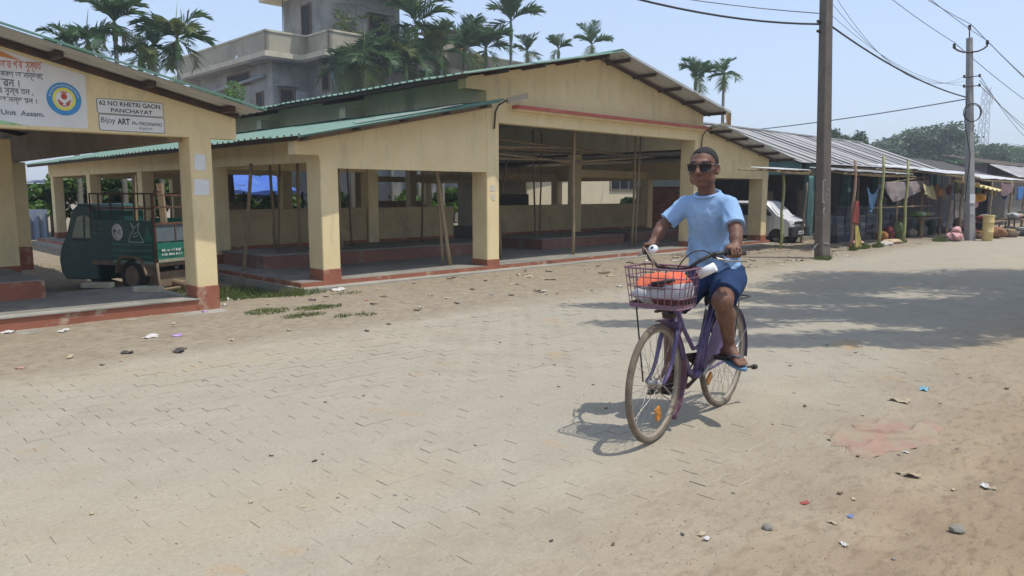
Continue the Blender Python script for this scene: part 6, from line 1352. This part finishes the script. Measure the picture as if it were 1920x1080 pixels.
# legs and feet
def leg(hip,kne,ank,toe_dir,s_,pit=0):
    h_,k_,a_ = Vector(hip),Vector(kne),Vector(ank); B.cap(hip,kne,.088,.058,.03); B.ell(tuple(k_+Vector((.018,0,.0))),(.05,.05,.055),.03)
    cf = k_.lerp(a_,.32)+Vector((-.020,0,0)); B.cap(kne,tuple(cf),.052,.056,.03).cap(tuple(cf),ank,.054,.034,.03)
    td = Vector(toe_dir).normalized(); sd2 = Vector((-td.y,td.x,0)).normalized(); dn = Vector((0,0,-1))
    heel = a_-td*.045+dn*.050; ball = a_+td*.130+dn*.058
    B.ell(tuple(heel),(.034,.030,.030),.02).cap(tuple(a_+dn*.01),tuple(heel),.034,.030,.02).cap(tuple(a_+td*.02+dn*.02),tuple(ball),.034,.022,.03).cap(tuple(heel),tuple(ball),.026,.022,.02).cap(tuple(ball-sd2*.022),tuple(ball+sd2*.026),.019,.019,.015)
    for i,(o,l_,r_) in enumerate(((.030,.052,.0125),(.012,.055,.0095),(-.005,.050,.009),(-.020,.044,.0085),(-.034,.034,.008))):
        b0 = ball+sd2*o*(-s_)*1.0+td*.008; B.cap(tuple(b0),tuple(b0+td*l_*.8+dn*.006),r_,r_*.9,.006)
    return heel, ball, td, sd2
FL = leg(hipL,kneL,ankL,(.62,.78,-.10),1); FR_ = leg(hipR,kneR,ankR,(.95,-.20,-.12),-1)
LIP = mat('lip_skin',(.20,.085,.062),(.17,.072,.055),9,.5); BROW = mat('stubble_skin',(.10,.055,.038),(.14,.07,.046),60,.7); HAIRM = mat('black_hair',(.012,.010,.009),(.025,.02,.018),60,.7,.4,260)
bme_ = B.mesh('body', [SKIN,LIP,BROW,HAIRM], 2); pc_ = np.empty(len(bme_.polygons)*3); bme_.polygons.foreach_get('center',pc_); pc_ = pc_.reshape(-1,3)-np.array(HCn); pc_ = pc_@np.array(HY)
hx,hy_,hz = pc_[:,0],pc_[:,1],pc_[:,2]; fmi = np.zeros(len(pc_),np.int32); rr_ = np.abs(hy_)
fmi[(hx > .074)&(rr_ < .029)&(np.abs(hz+.058) < .0105-.2*rr_)] = 1
fmi[(hx > .05)&(rr_ > .014)&(rr_ < .058)&(np.abs(hz-.042+.12*np.abs(rr_-.036)) < .0045)] = 3
hl = np.where(hx > .02,.078+.30*(hx-.02)-1.3*np.clip(rr_-.048,0,1),np.where(hx > -.030,.026,-.045)); fmi[(hz > hl+.004*np.sin(160*hy_+90*hx))&(np.abs(hx) < .13)&(rr_ < .079)&(hz < .2)] = 3
bme_.polygons.foreach_set('material_index',fmi); body = link('body', bme_, PERS)
# t-shirt
def fold(Xg,Yg,Zg,amp):
    return amp*(np.sin(38*Yg+14*np.sin(9*Zg)+10*Xg)*.5+np.sin(24*Zg+22*Yg-30*Xg+3*np.sin(21*Yg))*.6+np.sin(55*(Zg-.5*np.abs(Yg))+9*Xg)*.35)
S = SDF((-.05,-.42,.86),(.55,.42,1.50),.0055)
S.cap((.155,0,.88),(.185,0,1.05),.140,.116,.03,1.22).cap((.185,0,1.05),(.295,0,1.30),.116,.110,.06,1.28).cap((.325,-.105,1.378),(.325,.105,1.378),.058,.058,.05).cap((.30,0,1.36),(.318,0,1.425),.10,.078,.05)
for sh,el in ((shL,elL),(shR,elR)): e_ = Vector(sh).lerp(Vector(el),.74); S.cap(sh,tuple(e_),.058,.062,.025,1,True)
Xg,Yg,Zg = S.grid(); ya = np.abs(Yg); low = np.clip((1.36-Zg)/.16,.12,1)
rdg = lambda q_: 1-np.abs(np.sin(q_))*2
sg_ = np.tanh(Yg*30); wz = Zg+0*Xg+0*Yg; wy = Yg+0*Xg+0*Zg
n1_ = 1-2.2*np.abs(vnoise(19*wy+7*(wz-1.1)*sg_+3*Xg, 4.5*wz+2*wy+8*Xg, 91)); n2_ = 1-2.2*np.abs(vnoise(15*wz-8*np.abs(wy)+4*Xg+30, 5*wy+3*Xg, 92)); n3_ = vnoise(38*wy+20*wz, 30*wz-9*wy+20*Xg, 93)
fld = .0125*n1_*np.clip((1.33-Zg)/.2,.1,1)+.0115*n2_*np.clip((1.22-Zg)/.15,.05,1)+.0035*n3_
S.D = (S.D-fld-.0022*rdg(60*Zg+20*Xg+30*ya)*(ya > .15)).astype(np.float32)
S.D = np.maximum(S.D, (.925+.10*(Xg-.15)+.012*np.sin(17*Yg+6*Xg)-Zg).astype(np.float32))
S.ell((.345,0,1.478),(.078,.080,.058),0,sub=True)                              # neckline
SHM = mat('light_blue_cotton',(.25,.40,.62),(.30,.45,.66),5,.97,.25,170,spec=.08,c3=(.36,.52,.74),sc3=3.2,lo3=.52,hi3=.70)
shirt = link('t_shirt', S.mesh('t_shirt', SHM, 1), PERS)
ring = [Vector((.337+.076*math.cos(a),.077*math.sin(a),1.446-.30*(.078*math.cos(a)))) for a in np.linspace(0,2*math.pi,29)]
MB().tube(ring,.0075,6,cap=False).build('collar', mat('pale_blue_rib',(.36,.52,.75),(.3,.46,.7),8,.85), shirt)
for sh,el in ((shL,elL),(shR,elR)):
    e_ = Vector(sh).lerp(Vector(el),.735); d = (Vector(el)-Vector(sh)).normalized(); x_ = d.orthogonal().normalized(); y_ = d.cross(x_)
    MB().tube([e_+(x_*math.cos(a)+y_*math.sin(a))*.0595 for a in np.linspace(0,2*math.pi,25)],.0045,6,cap=False).build('sleeve_hem', SHM, shirt)
# white faded print on the chest
# shorts
T = SDF((-.05,-.32,.60),(.58,.34,1.02),.0055)
T.cap((.145,0,.93),(.15,0,.98),.122,.118,.03,1.28).ell((.13,0,.90),(.13,.165,.10),.03)
for hp,kn in ((hipL,kneL),(hipR,kneR)): T.cap(hp,tuple(Vector(hp).lerp(Vector(kn),.80)),.105,.090,.04,1,True)
Xg,Yg,Zg = T.grid(); T.D = (T.D+fold(Xg,Yg*1.2,Zg,.0045)).astype(np.float32)
shorts = link('shorts', T.mesh('shorts', mat('navy_cotton',(.022,.042,.10),(.032,.06,.135),6,.97,.25,170,spec=.08), 1), PERS)
# hair: a cap over the skull above the hairline
Hh = SDF((.26,-.12,1.54),(.52,.12,1.76),.004); Hh.ell(hd(-.014,0,.036),(.0975,.0772,.0932),.0,HY)
Xg,Yg,Zg = Hh.grid(); Rm = np.array(HY.inverted()); qx = Rm[0,0]*(Xg-HCn.x)+Rm[0,1]*(Yg-HCn.y)+Rm[0,2]*(Zg-HCn.z); qy = Rm[1,0]*(Xg-HCn.x)+Rm[1,1]*(Yg-HCn.y)+Rm[1,2]*(Zg-HCn.z); qz = Rm[2,0]*(Xg-HCn.x)+Rm[2,1]*(Yg-HCn.y)+Rm[2,2]*(Zg-HCn.z)
line = np.where(qx > .02,.083+.30*(qx-.02)-1.3*np.clip(np.abs(qy)-.048,0,1),np.where(qx > -.030,.034+0*qx,-.030+0*qx))
Hh.D = np.maximum(Hh.D,(line-qz+.0025*np.sin(220*qy)+.0025*np.sin(190*qx)).astype(np.float32))
link('hair', Hh.mesh('hair', HAIRM, 1), PERS)
# sunglasses
FRM = mat('dark_frame',(.018,.014,.012),(.03,.02,.018),9,.3,spec=.6)
sg = MB().tube([hd(.094,-.012,.018),hd(.098,0,.021),hd(.094,.012,.018)],.004,6)
for s_ in (-1,1): sg.tube([hd(.080,.066*s_,.022),hd(.04,.080*s_,.022),hd(-.010,.083*s_,.018),hd(-.03,.082*s_,.004)],.0042,6)
sg.tube([hd(.082,-.066,.026),hd(.096,-.035,.029),hd(.098,0,.026),hd(.096,.035,.029),hd(.082,.066,.026)],.005,6)
sgo = sg.build('sunglasses', FRM, PERS)
for s_ in (-1,1):
    P = []
    for k in range(20):
        a = 2*math.pi*k/20; y = .036+.032*math.cos(a)*(1 if abs(math.cos(a)) < .9 else .95); z = .009+.025*math.sin(a); x = .1005-.9*max(0,y-.02)**2*6*.6-.02*max(0,y-.05)/.016
        P.append(hd(x,y*s_,z))
    MB().add(P+[hd(.098,.036*s_,.009)],[(k,(k+1)%20,20) for k in range(20)],0,True).build('lens', mat('dark_lens_%d'%s_,(.010,.008,.008),(.016,.012,.012),5,.15,spec=.3,rnoise=.02), sgo)
    MB().tube(P+P[:1],.0026,5,cap=False).build('lens_rim', FRM, sgo)
# flip-flops
def flip(F, s_, col_):
    heel, ball, td, sd2 = F; up = td.cross(sd2); up = up if up.z > 0 else -up; n = 24; top = []; c = heel.lerp(ball,.5)-up*.0285
    o_ = []
    for k in range(n):
        a = 2*math.pi*k/n; l_ = .145*math.cos(a); w2 = (.042+.008*math.cos(a))*math.sin(a); o_.append(c+td*(l_+.022)+sd2*w2)
    V_ = o_+[p-up*.016 for p in o_]; F_ = [tuple(range(n)),tuple(range(2*n-1,n-1,-1))]+[(i,n+i,n+(i+1)%n,(i+1)%n) for i in range(n)]
    f = MB().add(V_,F_).build('flip_flop', col_, PERS)
    tp_ = ball+td*.012-sd2*.008*s_+up*.026
    for q_ in (-1,1): MB().tube([tp_,ball-td*.03+sd2*.028*q_+up*.030,ball-td*.085+sd2*.036*q_-up*.0],[.006,.008,.006],6).build('strap', mat('strap_%d'%(q_+s_*3),(.12,.15,.18),(.08,.1,.12),9,.6), f)
flip(FL,1,mat('blue_rubber_sole',(.10,.20,.30),(.14,.25,.36),8,.7)); flip(FR_,-1,mat('brown_rubber_sole',(.06,.05,.045),(.09,.07,.06),8,.7))
def grow_head(o):
    n = len(o.data.vertices); co = np.empty(n*3); o.data.vertices.foreach_get('co',co); co = co.reshape(-1,3); f = sst(1.475,1.545,co[:,2])[:,None]; c = np.array((.385,0,1.50)); co = co+f*((co-c)*np.array((.09,.10,.055))+np.array((.004,0,-.012))); o.data.vertices.foreach_set('co',co.ravel()); o.data.update()
for o in PERS.children_recursive:
    if o.name.split('.')[0] in ('body','hair','sunglasses','lens','lens_rim'): grow_head(o)
# ---------------------------------------------------------------- goods in the basket
bag = thing('bag', 'orange and white bag lying in the bicycle basket', 'bag', BLOC, BROT)
G = SDF((.70,-.22,.78),(1.06,.22,1.06),.006)
G.cap((.88,-.10,.90),(.88,.10,.90),.075,.08,.03).ell((.90,-.02,.885),(.105,.148,.085),.03).ell((.87,.05,.94),(.08,.10,.06),.04)
Xg,Yg,Zg = G.grid(); G.D = (G.D+.004*(np.sin(50*Yg+20*Zg)+np.sin(60*Xg-30*Yg+25*Zg))).astype(np.float32)
gme = G.mesh('bag_body', [mat('orange_nylon',(.62,.10,.045),(.70,.16,.07),6,.6,.1,80), mat('grey_white_nylon',(.50,.49,.50),(.40,.39,.41),6,.6,.1,80), mat('maroon_band',(.10,.03,.035),(.14,.05,.05),8,.6)], 1)
zz = np.array([p.center[:] for p in gme.polygons]); lim = .925+.12*zz[:,1]; mi = np.where(zz[:,2] > lim,0,1); mi = np.where((zz[:,2] < .852)&(zz[:,1] > -.02),2,mi); mi = np.where((np.abs(zz[:,2]-lim) < .012)&(np.abs(zz[:,1]-.0) < .05),2,mi); gme.polygons.foreach_set('material_index', mi.astype(np.int32)); link('bag_body', gme, bag)
MB().tube([(.995,-.02,.935),(.992,.03,.945),(.97,.11,.965)],.011,8).build('bag_handle', BLK, bag); MB().lathe([(.001,.004),(.045,.004),(.045,0)],24,Matrix.Translation((.995,-.085,.87))@Matrix.Rotation(R(82),4,'Y')@Matrix.Diagonal((.8,1.35,1,1))).build('oval_badge', mat('pale_badge',(.55,.57,.58),(.45,.47,.48),8,.4), bag)
MB().tube([(1.0,-.12,.915),(1.008,-.06,.905),(1.0,.0,.915),(.99,.06,.91)],.006,6).build('bag_strap', mat('grey_strap',(.2,.2,.21),(.15,.15,.16),8,.7), bag)
rl_ = thing('paper_roll', 'white cylindrical roll sticking out of the basket beside the rider', 'roll', BLOC, BROT)
M = Matrix.Translation((.80,.195,1.0))@Matrix.Rotation(R(75),4,'X')@Matrix.Rotation(R(20),4,'Y')@Matrix.Rotation(R(-35),4,'X'); 
A0, A1 = Vector((.80,.175,.985)), Vector((.78,.265,1.035))
MB().tube([A0,A1],.027,20).build('roll_body', PLASTW, rl_); MB().tube([A0-(A1-A0)*.12,A0],.012,8).build('roll_cap', BLK, rl_)
# ================================================================ litter, stones, dirt
LM = {'white': mat('litter_white',(.58,.56,.52),(.46,.44,.4),9,.7), 'brown': mat('litter_brown',(.16,.11,.07),(.11,.08,.05),9,.9), 'dark': mat('litter_dark',(.05,.045,.04),(.09,.08,.07),9,.8), 'purple': mat('litter_purple',(.4,.22,.5),(.55,.4,.6),9,.6), 'red': mat('litter_red',(.34,.07,.05),(.28,.07,.05),9,.6), 'blue': mat('litter_blue',(.1,.15,.3),(.16,.22,.36),9,.5), 'cyan': mat('litter_cyan',(.1,.33,.42),(.3,.48,.54),9,.5), 'tan': mat('litter_tan',(.44,.36,.24),(.36,.29,.19),9,.9), 'pink': mat('litter_pink',(.5,.27,.22),(.45,.22,.18),9,.85)}
STONE = mat('stone',(.26,.24,.2),(.18,.165,.14),9,.9,.5,40)
def scrap(x, y, s, c, label, seed, asp=.55, group='litter on the verge', lift=.35):
    rs = random.Random(seed); a0 = rs.uniform(0,6.28); t = thing('litter_scrap', label, 'litter', (x,y,gz(x,y)+.003), a0, group)
    n = 6; ph = [rs.uniform(0,6.28) for _ in range(4)]; jag = [[rs.uniform(.75,1.15) for _ in range(n+1)] for _ in range(n+1)]
    def fn(a,b):
        i, j = round(a*n), round(b*n); e = jag[i][j] if i in (0,n) or j in (0,n) else 1
        return ((a-.5)*s*e,(b-.5)*s*asp*e,max(0,s*lift*(.5+.5*math.sin(a*4+ph[0])*math.sin(b*3.3+ph[1])+.3*math.sin(a*9+b*7+ph[2])-.25))*.6+.002)
    o = MB().grid(fn,n+1,n+1,smooth=False).build('scrap', LM[c], t); md = o.modifiers.new('th','SOLIDIFY'); md.thickness = .002; return t
words = {'white':'white paper','brown':'brown leaf','dark':'dark rag','purple':'lilac wrapper','red':'red wrapper','blue':'blue wrapper','cyan':'turquoise wrapper','tan':'dry tan leaf','pink':'pink cloth'}
# px-measured pieces given as ground positions (x, y, size, colour, label)
special = [(3.06,5.40,.10,'cyan','turquoise wrapper lying behind the flattened pink cloth'),(1.38,3.36,.045,'red','small red scrap on the sand in the right foreground'),(1.53,3.22,.035,'blue','small blue scrap below the red one'),(2.05,3.70,.11,'tan','dry curled leaf below the flattened pink cloth'),
 (-3.35,7.35,.11,'purple','lilac wrapper lying on the verge below the shed'),(-3.75,9.0,.10,'purple','lilac cup lying on the shed step'),(-5.2,7.6,.13,'white','folded white paper near the left edge of the frame'),(-4.7,7.7,.12,'white','second white paper near the left edge of the frame'),(-3.62,7.35,.15,'white','white paper strip beside the lilac wrapper'),(-3.05,6.72,.16,'dark','black rag on the verge edge left of centre'),(-1.35,14.0,.3,'white','crumpled white paper on the hall step before the second column'),(-3.0,10.9,.3,'white','white plastic in the grass left of the first hall column'),(-3.45,10.9,.26,'white','white plastic sheet in the grass beside the shed column'),(-2.6,11.0,.25,'white','white bag at the foot of the first hall column'),(2.35,3.55,.07,'white','white scrap near the right edge in front'),(2.72,5.1,.12,'tan','pale leaf right of the flattened pink cloth'),(-4.0,10.6,.28,'white','crumpled pale bag right of the shed column')]
for k,(x,y,s,c,l) in enumerate(special): scrap(x,y,s,c,l,100+k,group=None)
rs = random.Random(3); n = 0
while n < 165:
    u = rs.uniform(1.2,19); v = rs.choice((rs.gauss(8.6,.6),rs.gauss(9.5,.4),rs.gauss(7.2,.3)))
    if v > 9.85 or v < 6.5 or (u < 4.0 and v > 8.85): continue
    P = W(u,v); 
    if P.y < 3: continue
    c = rs.choice(('white','white','brown','brown','brown','dark','dark','tan','tan','tan','pink'))
    scrap(P.x,P.y,rs.uniform(.03,.11),c,f'scrap of {words[c]} on the dirt verge in front of the market',200+n,rs.uniform(.35,.8)); n += 1
n = 0
while n < 55:
    x = rs.uniform(-2.5,5.5); y = rs.uniform(2.9,8); u, v = uv_of(x,y)
    if abs(x) > y*.69: continue
    dirt = v < 1.7
    if not dirt and rs.random() < .55: continue
    c = rs.choice(('brown','tan','tan','white','dark')) if dirt else rs.choice(('brown','dark','tan'))
    scrap(x,y,rs.uniform(.015,.035) if not dirt else rs.uniform(.018,.05),c,f'tiny scrap of {words[c]} on the '+('brown dirt in the right foreground' if dirt else 'dusty paving'),400+n,group='tiny scraps in the foreground'); n += 1
for k in range(60):                                            # verge past the hall towards the stalls
    u = rs.uniform(9,24); v = rs.uniform(7.0,9.6); P = W(u,v); c = rs.choice(('white','brown','dark','tan','tan','brown'))
    scrap(P.x,P.y,rs.uniform(.08,.26),c,f'scrap of {words[c]} on the dirt before the hall opening and stalls',600+k,rs.uniform(.3,.7),group='litter on the far verge',lift=.2)
def stone(x,y,r,label,seed,group=None):
    t = thing('stone',label,'stone',(x,y,gz(x,y)-.2*r),seed,group); rs_ = random.Random(seed); bm = bmesh.new(); bmesh.ops.create_icosphere(bm,subdivisions=2,radius=r)
    for v_ in bm.verts: v_.co *= rs_.uniform(.85,1.12); v_.co.z *= .62
    bmesh.ops.translate(bm,verts=bm.verts,vec=(0,0,r*.55)); me = bpy.data.meshes.new('stone'); bm.to_mesh(me); bm.free(); me.materials.append(STONE); link('rock',me,t)
stone(1.93,3.08,.032,'dark round stone in the bottom right corner',3); stone(1.10,3.05,.025,'pale pebble at the bottom right of centre',4)
for k in range(70):
    x = rs.uniform(-3.5,4.5); y = rs.uniform(2.8,9)
    if abs(x) > y*.69: continue
    stone(x,y,rs.uniform(.004,.010),'tiny pebble lying on the road',10+k,'pebbles on the road')
# flattened dusty pink cloth in the right foreground
pc = thing('flattened_cloth','dusty pink cloth trodden flat into the dirt in the right foreground','cloth',(2.25,4.35,gz(2.25,4.35)),R(28))
rs2 = random.Random(9)
def fc(a,b):
    ang = 2*math.pi*a; r_ = b*(.32+.05*math.sin(2*ang+1)+.04*math.sin(5*ang+2)+.025*math.sin(9*ang)+.015*math.sin(17*ang)); x = r_*1.25*math.cos(ang); y = r_*.85*math.sin(ang)
    P = Matrix.Rotation(R(28),3,'Z') @ Vector((x,y,0)); h = gz(2.25+P.x,4.35+P.y)-gz(2.25,4.35)
    return (x,y,h+.006+.004*math.sin(x*17+y*13+2)+.026*max(0,math.sin(y*36+x*10+1.8*math.sin(x*13+y*5)))**5*(1-b*.5)-(.008 if b > .95 else 0))
MB().grid(fc,96,28).build('fabric', mat('dusty_pink_cloth',(.33,.205,.155),(.31,.215,.155),5,.95,.3,60,c3=(.31,.25,.175),sc3=5,lo3=.46,hi3=.58), pc)
# loose grit as one mass
rg = np.random.default_rng(12); n = 42000; x = rg.uniform(-7,8,n); y = 2.6+9.5*rg.random(n)**1.3; u = x*UX+y*UY; v = -x*UY+y*UX
dens = np.where(v < 1.9,1,np.where(v > 6.5,.9,.28)); k = (rg.random(n) < dens)&(np.abs(x) < y*.72)&(v < 9.2); x, y = x[k], y[k]; m_ = len(x); z = ground_h(x,y); s = rg.uniform(.002,.0072,m_)*(1+.5*(rg.random(m_) > .93))
off = np.array([(-1,-1,-.3),(1,-.8,-.3),(.2,1.1,-.3),(0,.1,.9)]); ang = rg.uniform(0,6.28,m_); ca, sa = np.cos(ang), np.sin(ang)
V_ = np.stack([np.stack([x+s*(o[0]*ca-o[1]*sa), y+s*(o[0]*sa+o[1]*ca), z+s*o[2]*.8],-1) for o in off],1).reshape(-1,3); b = np.arange(m_)*4
T_ = np.concatenate([np.stack([b,b+1,b+3],-1),np.stack([b+1,b+2,b+3],-1),np.stack([b+2,b,b+3],-1)])
grit = link('grit', np_mesh('grit', V_, T_, mat('grit',(.27,.22,.155),(.15,.12,.09),60,.95), smooth=False)); tag(grit,'loose grit and crumbs scattered over the road','grit',kind='stuff')

# ================================================================ humid air
xs = [float(gx[0])-1, float(gx[-1])+1, float(gy[0])-1, float(gy[-1])+1]
hzb = MB().box(xs[0],xs[1],xs[2],xs[3],-1.3,24.0).build('haze', []); hzb['kind'] = 'stuff'
hm = bpy.data.materials.new('humid_air'); hm.use_nodes = True; ht = hm.node_tree; ht.nodes.remove(ht.nodes['Principled BSDF'])
pvn = ht.nodes.new('ShaderNodeVolumePrincipled'); pvn.inputs['Color'].default_value = (.86,.9,.95,1); pvn.inputs['Density'].default_value = .0018; pvn.inputs['Anisotropy'].default_value = .2
ht.links.new(pvn.outputs[0], ht.nodes['Material Output'].inputs['Volume']); hzb.data.materials.append(hm)
